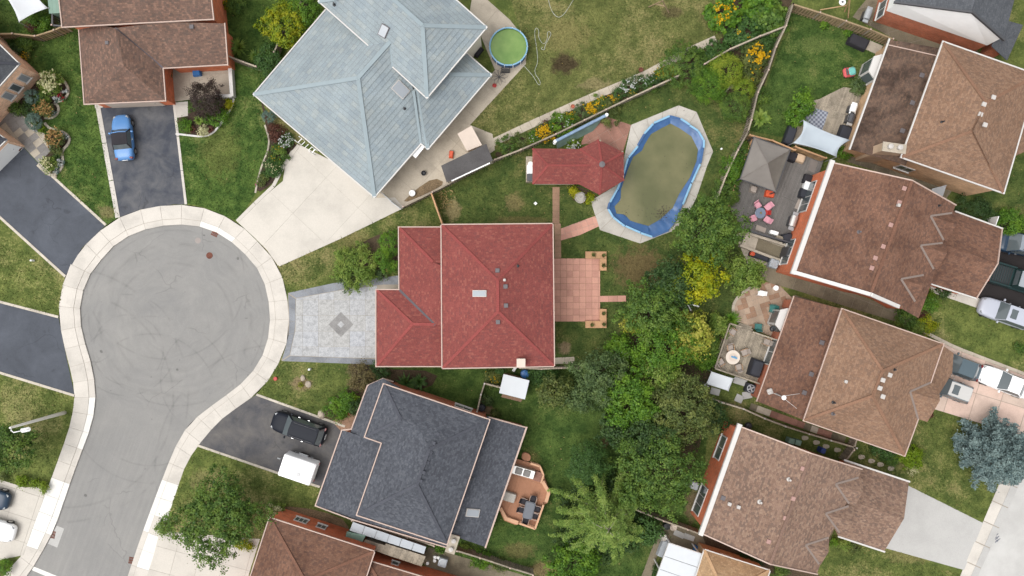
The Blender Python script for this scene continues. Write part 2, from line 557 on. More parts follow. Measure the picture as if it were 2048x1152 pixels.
M['sh_brown4'] = m_shingle('shingle_dusty_brown', [col(*c) for c in ((158, 126, 110), (146, 114, 100), (170, 136, 118), (130, 104, 94), (162, 130, 116), (178, 146, 128), (120, 100, 94))], dsat=.84, kk=.93, tint=(1.0, .99, .91), stain=.12)
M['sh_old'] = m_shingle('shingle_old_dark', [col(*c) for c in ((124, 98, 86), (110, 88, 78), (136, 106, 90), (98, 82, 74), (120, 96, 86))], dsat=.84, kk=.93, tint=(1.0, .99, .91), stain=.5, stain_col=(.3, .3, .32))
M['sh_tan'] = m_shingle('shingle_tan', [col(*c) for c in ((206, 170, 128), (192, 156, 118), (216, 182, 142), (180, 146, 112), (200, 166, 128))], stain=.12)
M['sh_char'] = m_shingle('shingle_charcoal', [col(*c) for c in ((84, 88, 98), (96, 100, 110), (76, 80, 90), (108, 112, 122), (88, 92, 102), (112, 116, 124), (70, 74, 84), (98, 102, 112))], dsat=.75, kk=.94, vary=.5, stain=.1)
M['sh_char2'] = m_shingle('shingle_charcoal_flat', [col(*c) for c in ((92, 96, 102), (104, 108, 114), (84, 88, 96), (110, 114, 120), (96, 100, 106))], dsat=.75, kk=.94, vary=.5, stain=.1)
M['g_brown'] = m_grass('grass_parched', col(100, 92, 58), col(120, 106, 72), col(136, 116, 86), .6)
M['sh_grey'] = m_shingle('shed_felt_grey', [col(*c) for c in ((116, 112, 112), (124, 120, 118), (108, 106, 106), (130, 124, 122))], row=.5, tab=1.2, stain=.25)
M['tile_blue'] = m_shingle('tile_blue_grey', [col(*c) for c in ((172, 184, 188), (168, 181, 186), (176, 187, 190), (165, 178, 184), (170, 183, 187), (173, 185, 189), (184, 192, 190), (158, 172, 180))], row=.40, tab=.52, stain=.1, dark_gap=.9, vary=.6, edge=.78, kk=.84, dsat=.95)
M['ridge_blue'] = m_plain('ridge_blue', col(154, 168, 173), .7, var=.06)
M['flash'] = m_plain('valley_flashing', col(146, 130, 120), .5, var=.06)
M['rg_brown'] = m_piece('ridge_shingle_brown', col(150, 114, 92), .1, grain=.2, stain=.15)
M['rg_dusty'] = m_piece('ridge_shingle_dusty', col(144, 116, 102), .1, grain=.2, stain=.15)
M['rg_rust'] = m_piece('ridge_shingle_rust', col(134, 96, 78), .1, grain=.2, stain=.15)
M['rg_red'] = m_piece('ridge_shingle_red', col(152, 76, 72), .1, grain=.2, stain=.1)
M['rg_char'] = m_piece('ridge_shingle_charcoal', col(84, 86, 94), .1, grain=.2, stain=.1)
M['rg_tan'] = m_piece('ridge_shingle_tan', col(200, 164, 126), .1, grain=.2, stain=.1)
RIDGE = dict(sh_brown1='rg_dusty', sh_brown2='rg_rust', sh_brown3='rg_brown', sh_brown4='rg_dusty', sh_red='rg_red', sh_char='rg_char', sh_char2='rg_char', sh_tan='rg_tan')
M['valley_dark'] = m_plain('valley_dark', col(92, 84, 88), .6, var=.06)
M['vent_grey'] = m_flat('vent_grey', col(110, 104, 106), .6)
M['vent_white'] = m_flat('vent_white', col(206, 200, 194), .5)
M['vent_pink'] = m_flat('vent_pink', col(184, 146, 136), .6)
M['blue_liner'] = m_plain('pool_liner_blue', col(54, 98, 150), .4, .5, var=.22, scale=1.2)
M['blue_pale'] = m_plain('pool_rail_blue', col(140, 190, 222), .4, .5, var=.14)
M['blue_plastic'] = m_flat('blue_plastic', col(50, 120, 190), .4)
M['pink'] = m_flat('pink_cushion', col(232, 168, 182), .9)
M['teal'] = m_flat('teal_plastic', col(58, 122, 116), .5)
M['turq'] = m_flat('turquoise_plastic', col(120, 196, 186), .5)
M['coral'] = m_flat('coral_plastic', col(226, 104, 104), .5)
M['red'] = m_flat('red_plastic', col(190, 54, 50), .5)
M['orange'] = m_flat('orange_plastic', col(232, 96, 56), .5)
M['fabric_grey'] = m_plain('fabric_grey', col(142, 134, 128), .95, .1, var=.08)
M['fabric_tan'] = m_plain('fabric_tan', col(178, 166, 156), .95, .1, var=.08)
M['fabric_dark'] = m_plain('fabric_charcoal', col(62, 60, 64), .95, .1, var=.1)
M['cover_black'] = m_plain('vinyl_cover', col(56, 58, 66), .6, .3, var=.12)
M['tarp'] = m_plain('tarp_white', col(226, 230, 234), .7, .2, var=.03)
M['sail'] = m_plain('shade_sail', col(194, 204, 212), .85, .1, var=.03)
M['green_metal'] = m_plain('green_painted_shed', col(128, 160, 144), .6, var=.08)
M['tin'] = m_plain('galvanised_sheet', col(186, 192, 198), .45, .4, var=.1)
M['stone'] = m_piece('garden_stone', col(196, 186, 168), .15, grain=.15, stain=.2)
M['rock'] = m_piece('boulder', col(192, 178, 160), .1, grain=.2, stain=.3)
M['terracotta'] = m_flat('terracotta', col(190, 110, 84), .8)
M['hose'] = m_flat('garden_hose', col(196, 200, 190), .5)
M['bark'] = m_piece('bark', col(92, 82, 70), .1, grain=.3, stain=.3, gscale=6)
M['bark_pale'] = m_piece('pale_dead_wood', col(176, 166, 150), .1, grain=.2, stain=.2, gscale=6)
M['rug'] = None
M['g_rich'] = m_grass('grass_rich', col(56, 82, 32), col(88, 112, 48), col(128, 126, 76), .4, [(190, 100, 30, 40, col(128, 120, 74), .4), (215, 425, 20, 16, col(140, 128, 90), .7), (440, 300, 50, 70, col(120, 120, 66), .4)])
M['g_mid'] = m_grass('grass_mid', col(78, 92, 42), col(106, 116, 56), col(144, 134, 88), .6, [(603, 768, 26, 16, col(150, 130, 100), .8), (1820, 1110, 60, 20, col(150, 140, 92), .6), (700, 480, 40, 20, col(140, 130, 84), .5)])
M['g_dry'] = m_grass('grass_olive', col(88, 96, 48), col(112, 116, 62), col(142, 132, 86), .7, [(1128, 128, 34, 26, col(78, 66, 48), .95), (1345, 25, 26, 14, col(98, 86, 62), .7), (1190, 170, 40, 16, col(150, 136, 100), .6), (1130, 70, 60, 40, col(146, 136, 88), .55), (1485, 32, 26, 18, col(132, 112, 86), .9)])
M['g_dark'] = m_grass('grass_deep', col(66, 84, 38), col(92, 104, 50), col(128, 116, 74), .5, [(1278, 535, 62, 50, col(120, 102, 70), .85), (1330, 590, 40, 30, col(110, 94, 66), .7), (1130, 695, 16, 16, col(152, 132, 104), .9), (905, 420, 20, 26, col(170, 152, 112), .7), (1030, 405, 22, 22, col(150, 132, 92), .6), (1420, 200, 10, 6, col(150, 128, 96), .8), (1040, 440, 70, 10, col(128, 112, 74), .5)])
M['g_vivid'] = m_grass('grass_vivid', col(58, 82, 34), col(86, 108, 48), col(120, 116, 70), .42, [(1062, 930, 22, 40, col(116, 108, 66), .6), (1040, 1100, 40, 20, col(130, 118, 78), .6), (1090, 1140, 40, 20, col(140, 120, 86), .8), (1210, 870, 10, 34, col(104, 88, 62), .8), (1385, 1010, 18, 40, col(130, 112, 86), .85), (1630, 90, 40, 20, col(106, 120, 66), .6)])
M['g_front'] = m_grass('grass_front', col(86, 100, 46), col(116, 126, 62), col(154, 146, 96), .64, [(420, 960, 50, 26, col(150, 142, 96), .6)])

# ---------------------------------------------------------------- ground, road, walks, driveways
from mathutils.geometry import tessellate_polygon

def struct(name, o):
    o['kind'] = 'structure'
    return o

def gpoly(pts): return [G(*p) for p in pts]

walk_out = [(-420, 1930), (-40, 1230), (8, 1146), (47, 1110), (62, 1065), (99, 967), (139, 858), (146, 823), (150, 794), (146, 758), (130, 700), (117, 635), (118, 604), (128, 558), (145, 520), (164, 496), (211, 451), (240, 434), (281, 418), (346, 408), (406, 413), (474, 443), (510, 478), (534, 501), (556, 532), (572, 574), (579, 638), (577, 677), (561, 721), (538, 760), (513, 789), (448, 833), (425, 856), (396, 891), (372, 927), (359, 964), (331, 1050), (307, 1112), (294, 1152), (270, 1230), (60, 1930)]
walk_in = [(-370, 1930), (-5, 1240), (52, 1152), (62, 1141), (90, 1094), (112, 1050), (137, 974), (161, 908), (181, 857), (190, 815), (191, 781), (184, 732), (171, 693), (159, 643), (159, 612), (170, 563), (188, 537), (227, 488), (279, 460), (346, 447), (406, 452), (453, 474), (495, 512), (520, 543), (530, 566), (542, 628), (536, 685), (518, 727), (487, 766), (422, 812), (385, 841), (370, 859), (349, 896), (326, 954), (290, 1050), (255, 1152), (232, 1230), (20, 1930)]
walk_out = rnd_line(walk_out, 2)
walk_in = rnd_line(walk_in, 2)
road2_edge = [(2240, 330), (2010, 970), (1920, 1152), (1700, 1760)]          # outer side of the walk, east street
HOLE1 = gpoly(walk_out)
HOLE2 = gpoly([(2240, 330), (2008, 945), (1920, 1152), (1640, 1930), (2700, 1930), (2900, 330)])
outer = [(-260, -260), (260, -260), (260, 260), (-260, 260)]

def holed_sheet(name, outer, holes, z, mat):
    loops = [ccw(outer)] + [list(reversed(ccw(h))) for h in holes]
    vl = [[Vector((p[0], p[1], 0)) for p in lp] for lp in loops]
    tri = tessellate_polygon(vl)
    vs = [(p.x, p.y, z) for lp in vl for p in lp]
    fs = []
    for t in tri:
        a, b, c = (Vector(vs[i]) for i in t)
        fs.append(t if (b - a).cross(c - a).z > 0 else (t[0], t[2], t[1]))
    return MB().add(vs, fs).build(name, mat)

HARD = []
struct('ground', holed_sheet('ground', outer, [HOLE1, HOLE2], 0.0, M['g_mid']))

# carriageway with tyre scuffs
t = NT('road_asphalt')
p = t.pos()
a = t.noise(p, .25, 7, .6, .4)
base = t.mix(t.ramp(a, [(.25, (0, 0, 0)), (.75, (1, 1, 1))]), col(146, 145, 143), col(160, 158, 154))
g = t.noise(p, 20., 3, .8)
base = t.mix(1.0, base, t.ramp(g, [(.3, (.9,) * 3), (.7, (1.1,) * 3)]), 'MULTIPLY')
for (cx, cy, r, wd, dk) in ((250, 690, 4.6, .11, .93), (255, 700, 3.2, .11, .94), (330, 560, 7.2, .12, .94), (430, 760, 5.0, .10, .95), (300, 800, 6.0, .11, .94), (300, 800, 7.6, .11, .95), (350, 640, 6.9, .3, .955), (352, 636, 8.0, .12, .96), (345, 645, 5.4, .2, .965), (130, 800, 9.8, .16, .95), (120, 790, 11.6, .16, .95), (560, 940, 11.4, .14, .95)):
    c = P(cx, cy)
    d = t.n('ShaderNodeVectorMath', operation='DISTANCE'); t.l(p, d.inputs[0]); d.inputs[1].default_value = (c.x, c.y, -.12)
    e = t.math('ABSOLUTE', t.math('SUBTRACT', d.outputs['Value'], r))
    e = t.math('SMOOTH_MIN', t.math('DIVIDE', e, wd), 1.0, .5)
    nz = t.ramp(t.noise(p, .42, 3), [(.44, (0, 0, 0)), (.54, (1, 1, 1))])
    fac = t.math('MULTIPLY', t.math('SUBTRACT', 1.0, e), nz)
    base = t.mix(fac, base, t.mix(1.0, base, (dk - .08, dk - .08, dk - .08, 1), 'MULTIPLY'))
wv = t.n('ShaderNodeVectorMath', operation='ADD'); nz = t.n('ShaderNodeTexNoise'); nz.inputs['Scale'].default_value = .7; t.l(p, nz.inputs['Vector'])
t.l(p, wv.inputs[0]); t.l(nz.outputs['Color'], wv.inputs[1])
vo = t.n('ShaderNodeTexVoronoi', feature='DISTANCE_TO_EDGE'); vo.inputs['Scale'].default_value = .16; t.l(wv.outputs[0], vo.inputs['Vector'])
cr = t.math('MULTIPLY', t.math('LESS_THAN', vo.outputs['Distance'], .005), t.ramp(t.noise(p, .15, 2), [(.52, (0, 0, 0)), (.56, (1, 1, 1))]))
base = t.mix(cr, base, t.mix(1.0, base, (.84, .84, .84, 1), 'MULTIPLY'))
c0 = P(351, 638)
sb = t.n('ShaderNodeVectorMath', operation='SUBTRACT'); t.l(p, sb.inputs[0]); sb.inputs[1].default_value = c0
sx = t.n('ShaderNodeSeparateXYZ'); t.l(sb.outputs[0], sx.inputs[0])
ln = t.n('ShaderNodeVectorMath', operation='LENGTH'); t.l(sb.outputs[0], ln.inputs[0])
an = t.math('ARCTAN2', sx.outputs[1], t.math('ABSOLUTE', sx.outputs[0]))
cb = t.n('ShaderNodeCombineXYZ'); t.l(t.math('ADD', t.math('MULTIPLY', ln.outputs['Value'], 2.2), t.math('MULTIPLY', t.noise(p, .12, 3, .6), 16.0)), cb.inputs[0]); t.l(t.math('MULTIPLY', an, 1.6), cb.inputs[1])
swirl = t.noise(cb.outputs[0], 1.0, 5, .7)         # wear left by cars circling the turning head
cb2 = t.n('ShaderNodeCombineXYZ'); t.l(t.math('ADD', t.math('MULTIPLY', sx.outputs[0], 3.0), t.math('MULTIPLY', sx.outputs[1], -1.1)), cb2.inputs[0]); t.l(t.math('MULTIPLY', sx.outputs[1], .16), cb2.inputs[1])
lane = t.noise(cb2.outputs[0], 1.0, 5, .7)
wear = t.mix(t.ramp(t.math('DIVIDE', ln.outputs['Value'], 20.0), [(.4, (0, 0, 0)), (.6, (1, 1, 1))]), swirl, lane)
base = t.mix(1.0, base, t.ramp(wear, [(.36, (.95,) * 3), (.64, (1.05, 1.045, 1.04))]), 'MULTIPLY')
st2 = t.noise(p, .9, 6, .7)
base = t.mix(1.0, base, t.ramp(st2, [(.38, (.975,) * 3), (.62, (1.02,) * 3)]), 'MULTIPLY')
sp = t.noise(p, 1.3, 2, .3)
base = t.mix(t.ramp(sp, [(.76, (0, 0, 0)), (.79, (.6, .6, .6))]), base, col(90, 88, 86))
t.bump(g, .4, .01)
M['road'] = t.fin(base, .9, .2)
t = NT('road_asphalt_pale')
p = t.pos()
g = t.noise(p, 20., 3, .8)
base = t.mix(t.ramp(t.noise(p, .4, 6, .65), [(.35, (0, 0, 0)), (.65, (1, 1, 1))]), col(196, 194, 190), col(212, 210, 206))
M['road_pale'] = t.fin(t.mix(1.0, base, t.ramp(g, [(.3, (.94,) * 3), (.7, (1.06,) * 3)]), 'MULTIPLY'), .9, .2)

struct('road', MB().sheet(gpoly(walk_in), -.12).build('road', M['road']))
struct('road', MB().sheet(gpoly([(2285, 330), (2046, 945), (1952, 1152), (1680, 1930), (2700, 1930), (2900, 330)]), -.12).build('road', M['road_pale']))

def plen(pts): 
    d = [0.]
    for i in range(len(pts) - 1): d.append(d[-1] + math.dist(pts[i], pts[i + 1]))
    return d
def at_len(pts, d, s):
    for i in range(len(pts) - 1):
        if s <= d[i + 1] or i == len(pts) - 2:
            k = (s - d[i]) / max(d[i + 1] - d[i], 1e-9)
            return (pts[i][0] + (pts[i + 1][0] - pts[i][0]) * k, pts[i][1] + (pts[i + 1][1] - pts[i][1]) * k)
def nearest(pts, q):
    best = None
    for i in range(len(pts) - 1):
        ax, ay = pts[i]; bx, by = pts[i + 1]
        L = (bx - ax) ** 2 + (by - ay) ** 2
        k = max(0, min(1, ((q[0] - ax) * (bx - ax) + (q[1] - ay) * (by - ay)) / max(L, 1e-9)))
        c = (ax + (bx - ax) * k, ay + (by - ay) * k)
        dd = math.dist(c, q)
        if best is None or dd < best[0]: best = (dd, c)
    return best[1]
def lerp(a, b, k): return (a[0] + (b[0] - a[0]) * k, a[1] + (b[1] - a[1]) * k)

BRIGHT_SLAB = [(320, 950, 352, 1052), (55, 970, 128, 1105), (250, 1030, 300, 1152), (60, 1040, 100, 1110)]
BRIGHT_KERB = [(408, 445, 452, 475), (494, 728, 530, 770), (165, 800, 192, 905), (290, 950, 345, 1052), (80, 970, 140, 1060)]
pave = empty('pavement', P(350, 640)); struct('pavement', pave)
def inside(rects, q): return any(a <= q[0] <= c and b <= q[1] <= d for a, b, c, d in rects)
din = plen(walk_in)
NS = int(din[-1] / 36)
rows = []
for i in range(NS + 1):
    a = at_len(walk_in, din, din[-1] * i / NS)
    rows.append((a, nearest(walk_out, a)))
ringb = MB()
for i in range(NS): ringb.add([(*G(*q), -.012) for q in (lerp(rows[i][0], rows[i][1], .01), lerp(rows[i + 1][0], rows[i + 1][1], .01), rows[i + 1][1], rows[i][1])], [(0, 1, 2, 3)])
ringb.build('bedding', M['joint'], pave)
for i in range(NS):
    (a0, b0), (a1, b1) = rows[i], rows[i + 1]
    if min(a0[1], a1[1]) > 1330: continue
    gp = .22 / max(math.dist(a0, a1), 1)
    A0, A1, B0, B1 = lerp(a0, a1, gp), lerp(a1, a0, gp), lerp(b0, b1, gp), lerp(b1, b0, gp)
    mid = lerp(a0, b1, .5)
    kerb = gpoly([A0, A1, lerp(A1, B1, .29), lerp(A0, B0, .29)])
    slab = gpoly([lerp(A0, B0, .305), lerp(A1, B1, .305), B1, B0])
    MB().prism(kerb, -.13, random.uniform(-.006, .002)).build('kerb', M['concrete_new' if inside(BRIGHT_KERB, lerp(a0, a1, .5)) else 'concrete'], pave)
    MB().prism(slab, -.13, .012 + random.uniform(0, .006)).build('slab', M['concrete_new' if inside(BRIGHT_SLAB, mid) else 'concrete'], pave)
pave2 = empty('pavement', P(1960, 1060)); struct('pavement', pave2)
MB().sheet(gpoly([(2240, 330), (2008, 945), (1920, 1152), (1640, 1930), (1685, 1930), (1955, 1152), (2049, 945), (2290, 330)]), -.02).build('bedding', M['joint'], pave2)
o2 = [(2130, 632), (2008, 945), (1920, 1152), (1800, 1450)]
i2 = [(2176, 632), (2050, 945), (1956, 1152), (1832, 1450)]
d2 = plen(o2); n2 = int(d2[-1] / 44)
for i in range(n2):
    b0, b1 = at_len(o2, d2, d2[-1] * i / n2), at_len(o2, d2, d2[-1] * (i + 1) / n2)
    a0, a1 = nearest(i2, b0), nearest(i2, b1)
    b0, b1, a0, a1 = lerp(b0, b1, .02), lerp(b1, b0, .02), lerp(a0, a1, .02), lerp(a1, a0, .02)
    MB().prism(gpoly([a0, a1, lerp(a1, b1, .38), lerp(a0, b0, .38)]), -.125, random.uniform(-.01, 0)).build('kerb', M['concrete_pale'], pave2)
    MB().prism(gpoly([lerp(a0, b0, .4), lerp(a1, b1, .4), b1, b0]), -.125, .012 + random.uniform(0, .006)).build('slab', M['concrete'], pave2)
# white patch and stop bar on the road surface
struct('road_marking', MB().sheet(gpoly([(62, 1141), (66, 1134), (110, 1152), (180, 1182), (176, 1190)]), -.114).build('road_marking', M['concrete_new']))
struct('road_patch', MB().sheet(gpoly([(112, 1052), (127, 1058), (113, 1096), (94, 1088)]), -.114).build('road_patch', M['concrete_pale']))
def graffiti():
    mb = MB()
    c = P(1990, 1062); rz = R(112)
    for k in range(9):
        x = (k - 4) * .24
        for (a, b) in (((-.3, .0), (.3, .12)), ((-.28, .3), (.2, -.2)), ((.0, .34), (.28, -.25))):
            p0 = Vector((x + a[0] * .35, a[1] + random.uniform(-.1, .1), 0)); p1 = Vector((x + b[0] * .35, b[1], 0))
            rot = Matrix.Rotation(rz, 3, 'Z')
            q0, q1 = c + rot @ p0, c + rot @ p1
            mb.beam((q0.x, q0.y, -.114), (q1.x, q1.y, -.114), .05, .004)
    return mb.build('road_graffiti', m_flat('spray_paint', col(120, 122, 136), .8))
struct('road_graffiti', graffiti())

# lawns: sheets a few millimetres over the ground, one for each garden
LAWNS = [
 ('g_rich', [(-60, 20), (125, 58), (160, 60), (172, 208), (196, 210), (240, 434), (211, 451), (77, 327), (40, 290), (-60, 210)]),
 ('g_rich', [(453, 0), (640, 0), (520, 180), (548, 262), (545, 290), (510, 390), (474, 443), (406, 413), (375, 408), (345, 205), (345, 140), (460, 130)]),
 ('g_dry', [(985, -120), (1590, -120), (1572, 60), (1350, 150), (1000, 305), (940, 245), (985, 150), (1040, 60)]),
 ('g_mid', [(556, 530), (806, 415), (884, 385), (884, 452), (797, 455), (797, 552), (575, 586)]),
 ('g_dark', [(884, 385), (1000, 310), (1350, 150), (1560, 70), (1440, 410), (1500, 560), (1420, 720), (1160, 736), (1106, 733), (1106, 447), (884, 449)]),
 ('g_vivid', [(1572, 60), (1586, 8), (1790, 80), (1700, 300), (1500, 262)]),
 ('g_mid', [(560, 724), (752, 730), (752, 770), (700, 860), (513, 790)]),
 ('g_vivid', [(752, 736), (1160, 737), (1420, 720), (1420, 790), (1400, 1060), (1320, 1040), (1310, 1160), (1065, 1160), (865, 1095), (703, 1040), (631, 1011), (760, 770)]),
 ('g_front', [(396, 891), (556, 946), (645, 975), (640, 1010), (700, 1040), (530, 1035), (500, 1085), (310, 1100), (359, 964)]),
 ('g_front', [(-60, 745), (150, 793), (146, 823), (99, 967), (50, 980), (-60, 950)]),
 ('g_front', [(-60, 430), (130, 553), (117, 633), (-60, 590)]),
 ('g_front', [(1840, 590), (1872, 640), (1880, 670), (2048, 735), (2120, 760), (2120, 660)]),
 ('g_mid', [(1700, 900), (1860, 815), (2010, 870), (2008, 945), (1965, 1045), (1815, 972)]),
 ('g_mid', [(1640, 1150), (1680, 1075), (1780, 1095), (1925, 1152), (1840, 1320), (1600, 1320)]),
 ('g_dark', [(1905, 390), (2048, 300), (2150, 300), (2150, 470), (2048, 480)]),
 ('g_vivid', [(-60, -60), (120, -60), (125, 55), (-60, 60)]),
]
LAWN_OBJ = []; LAWN_O2 = []
for i, (g_, pl) in enumerate(LAWNS):
    LAWN_OBJ.append((g_, gpoly(pl))); LAWN_O2.append(0)
    LAWN_O2[-1] = struct('lawn', MB().sheet(gpoly(pl), .005 + .0006 * i).build('lawn', M[g_]))

def soil(pl, mat='soil', z=.014, name='soil_patch', it=2):
    return struct(name, MB().sheet(gpoly(rnd_poly(pl, it)), z).build(name, M[mat]))
# shady earth under the grove
soil([(1290, 600), (1340, 560), (1400, 640), (1430, 740), (1410, 820), (1400, 900), (1370, 960), (1300, 960), (1250, 880), (1230, 800), (1210, 760), (1260, 690)], 'soil', z=.018)

def kerbstrip(name, pts, w=.13, h=.05, mat='kerb', parent=None, seg=1.0):
    """edging stones along a line given in image pixels: one prism per stone"""
    root = empty(name, P(*pts[len(pts) // 2])) if parent is None else parent
    d = plen(pts); n = max(1, int(d[-1] / S / seg))
    for i in range(n):
        a, b = at_len(pts, d, d[-1] * (i + .008) / n), at_len(pts, d, d[-1] * (i + .992) / n)
        MB().beam((*G(*a), h / 2), (*G(*b), h / 2), w, h).build('edging_stone', M[mat], root)
    if parent is None: struct(name, root)
    return root

def drive(pl, mat, z=.014, name='driveway'):
    HARD.append(gpoly(pl))
    return struct(name, MB().sheet(gpoly(pl), z).build(name, M[mat]))

def grid_slabs(parent, pl, ang, cw, ch, gap, z0, z1, mat, name='slab', jit=.004, off=(0, 0), mats=None):
    """cut a polygon (image pixels) into slabs on a grid turned by ang; one object each"""
    pg = ccw(gpoly(pl))
    ca, sa = math.cos(ang), math.sin(ang)
    uv = [(x * ca + y * sa, -x * sa + y * ca) for x, y in pg]
    u0, u1 = min(q[0] for q in uv), max(q[0] for q in uv)
    v0, v1 = min(q[1] for q in uv), max(q[1] for q in uv)
    iu = 0
    u = u0 + off[0]
    while u < u1:
        v = v0 + off[1]
        while v < v1:
            c = clip_half(uv, 1, 0, -(u + gap / 2))
            if c: c = clip_half(c, -1, 0, u + cw - gap / 2)
            if c: c = clip_half(c, 0, 1, -(v + gap / 2))
            if c: c = clip_half(c, 0, -1, v + ch - gap / 2)
            if len(c) > 2 and abs(area2(c)) > .0035:
                q = [(a * ca - b * sa, a * sa + b * ca) for a, b in c]
                mm = random.choice(mats) if mats else mat
                MB().prism(q, z0, z1 + random.uniform(0, jit)).build(name, M[mm], parent)
            v += ch
        u += cw

def paving(name, pl, ang, cw, ch, gap, mat, z=.03, bed='joint', piece='slab', jit=.004, off=(0, 0), mats=None):
    cx = sum(p[0] for p in pl) / len(pl); cy = sum(p[1] for p in pl) / len(pl)
    root = struct(name, empty(name, P(cx, cy)))
    HARD.append(gpoly(pl))
    MB().sheet(gpoly(pl), z - .018).build('bedding', M[bed], root)
    grid_slabs(root, pl, ang, cw, ch, gap, z - .015, z, mat, piece, jit, off, mats)
    return root

# north driveway (blue car)
drive([(200, 213), (346, 205), (375, 409), (346, 409), (281, 419), (238, 435)], 'asphalt_dark')
kerbstrip('edging', [(190, 213), (206, 211)], .35, .04, 'concrete')
kerbstrip('edging', [(196, 212), (236, 436)], .42, .05, 'concrete', seg=3)
kerbstrip('edging', [(348, 205), (372, 409)], .22, .05, 'concrete', seg=3)
# west driveways
drive([(-45, 393), (-45, 360), (29, 300), (43, 290), (77, 327), (211, 451), (164, 496), (130, 553), (0, 434)], 'asphalt_new')
kerbstrip('edging', [(77, 327), (212, 450)], .22, .05)
kerbstrip('edging', [(-40, 398), (131, 553)], .22, .05)
drive([(-60, 588), (0, 603), (117, 634), (130, 700), (150, 793), (0, 746), (-60, 728)], 'asphalt_new')
kerbstrip('edging', [(-60, 588), (117, 634)], .22, .05)
kerbstrip('edging', [(-60, 727), (149, 791)], .22, .05)
# wide concrete drive
paving('driveway', [(474, 443), (520, 400), (566, 362), (572, 318), (582, 302), (600, 290), (680, 330), (749, 396), (790, 395), (806, 415), (690, 470), (556, 531), (534, 500), (510, 476)], R(-43), 4.0, 4.4, .012, 'concrete_drive', .03)
kerbstrip('edging', [(557, 530), (690, 470), (806, 413)], .3, .06, 'concrete_drive', seg=3)
kerbstrip('edging', [(474, 443), (520, 397), (562, 358), (571, 320), (580, 303), (598, 290)], .3, .07, 'concrete_drive', seg=2)
# side path of the blue house
paving('path', [(749, 398), (826, 307), (860, 290), (990, 140), (940, 20), (945, -10), (975, 0), (1020, 40), (1050, 78), (1052, 128), (940, 250), (985, 268), (990, 300), (890, 372), (846, 392), (806, 413)], R(-41), 2.6, 2.9, .025, 'concrete_old', .026)
# stamped drive with border and diamond inlay
sd = struct('driveway', empty('driveway', P(670, 640)))
HARD.append(gpoly([(576, 586), (668, 566), (755, 556), (799, 551), (799, 582), (760, 582), (760, 730), (690, 727), (563, 722), (577, 677)]))
BORDER = [(576, 586), (668, 566), (755, 556), (799, 551), (799, 582), (760, 582), (760, 730), (690, 727), (563, 722), (577, 677)]
MB().sheet(gpoly(BORDER), .012).build('bedding', M['joint'], sd)
kerb_out = [(576, 586), (668, 566), (755, 556), (799, 551)]
inner = [(592, 597), (680, 581), (754, 571), (754, 716), (690, 715), (580, 711), (591, 660)]
def band(a, b, w):
    return None
INL = ccw(gpoly(inner))
def ringpieces(outer_l, inner_l, n, mat):
    do, di = plen(outer_l), plen(inner_l)
    for i in range(n):
        q = [at_len(outer_l, do, do[-1] * (i + .01) / n), at_len(outer_l, do, do[-1] * (i + .99) / n), at_len(inner_l, di, di[-1] * (i + .99) / n), at_len(inner_l, di, di[-1] * (i + .01) / n)]
        MB().prism(gpoly(q), .014, .028 + random.uniform(0, .003)).build('slab', M[mat], sd)
ringpieces([(576, 586), (668, 566), (755, 556), (797, 551)], [(592, 596), (680, 580), (756, 569), (797, 569)], 7, 'stamp_dark')
ringpieces([(576.5, 588), (579, 640), (577, 677), (563, 721)], [(591, 598), (591, 640), (589, 665), (579, 710)], 5, 'stamp_dark')
ringpieces([(564, 722), (690, 727), (760, 729.5)], [(580, 712), (690, 716), (760, 718)], 7, 'stamp_dark')
D = [(682, 624), (707, 649), (682, 674), (657, 649)]
pgs = ccw(gpoly(inner))
grid_slabs(sd, inner, 0, 1.42, 1.42, .02, .014, .028, 'stamp_light', jit=.003, off=(-.25, -.4))
MB().prism(gpoly(D), .012, .036).build('diamond_inlay', M['stamp_mid'], sd)
MB().prism(gpoly([(682, 642), (689, 649), (682, 656), (675, 649)]), .012, .040).build('diamond_centre', M['stamp_light'], sd)
# lower drive (black car, trailer)
drive([(513, 789), (600, 820), (705, 857), (690, 880), (650, 975), (600, 960), (556, 945), (396, 890), (425, 856), (448, 833)], 'asphalt_old')
kerbstrip('edging', [(513, 789), (690, 853)], .2, .05)
kerbstrip('edging', [(396, 891), (556, 946), (640, 974)], .2, .05)
paving('path', [(664, 843), (682, 830), (712, 826), (703, 862), (690, 870)], R(20), .5, .5, .015, 'paver_brown', .03, piece='paver')
# bottom drives
paving('driveway', [(320, 1062), (520, 1078), (500, 1141), (470, 1260), (268, 1230), (307, 1112)], R(-15), 2.2, 2.2, .02, 'concrete_drive', .03)
paving('driveway', [(-60, 950), (0, 959), (50, 975), (97, 972), (62, 1065), (47, 1110), (0, 1120), (-60, 1090)], R(-18), 2.2, 2.2, .02, 'concrete_drive', .03)
# east drives
drive([(1975, 440), (2140, 500), (2140, 660), (2048, 632), (1952, 596)], 'asphalt_black')
paving('driveway', [(1860, 568), (1950, 594), (2048, 632), (2140, 665), (2140, 700), (2048, 652), (1960, 618), (1862, 584)], R(-20), 2.6, 2.6, .03, 'concrete_drive', .032)
paving('driveway', [(1880, 682), (1910, 697), (2048, 752), (2150, 790), (2100, 885), (2010, 862), (1868, 818), (1840, 800)], R(-17), 2.35, 2.5, .05, 'concrete_pink', .032)
kerbstrip('edging', [(1840, 660), (1910, 695), (2048, 748), (2120, 776)], .3, .12, 'concrete_old')
drive([(1780, 950), (1818, 972), (1966, 1046), (1928, 1140), (1770, 1096), (1740, 1050)], 'concrete_pale', .016)
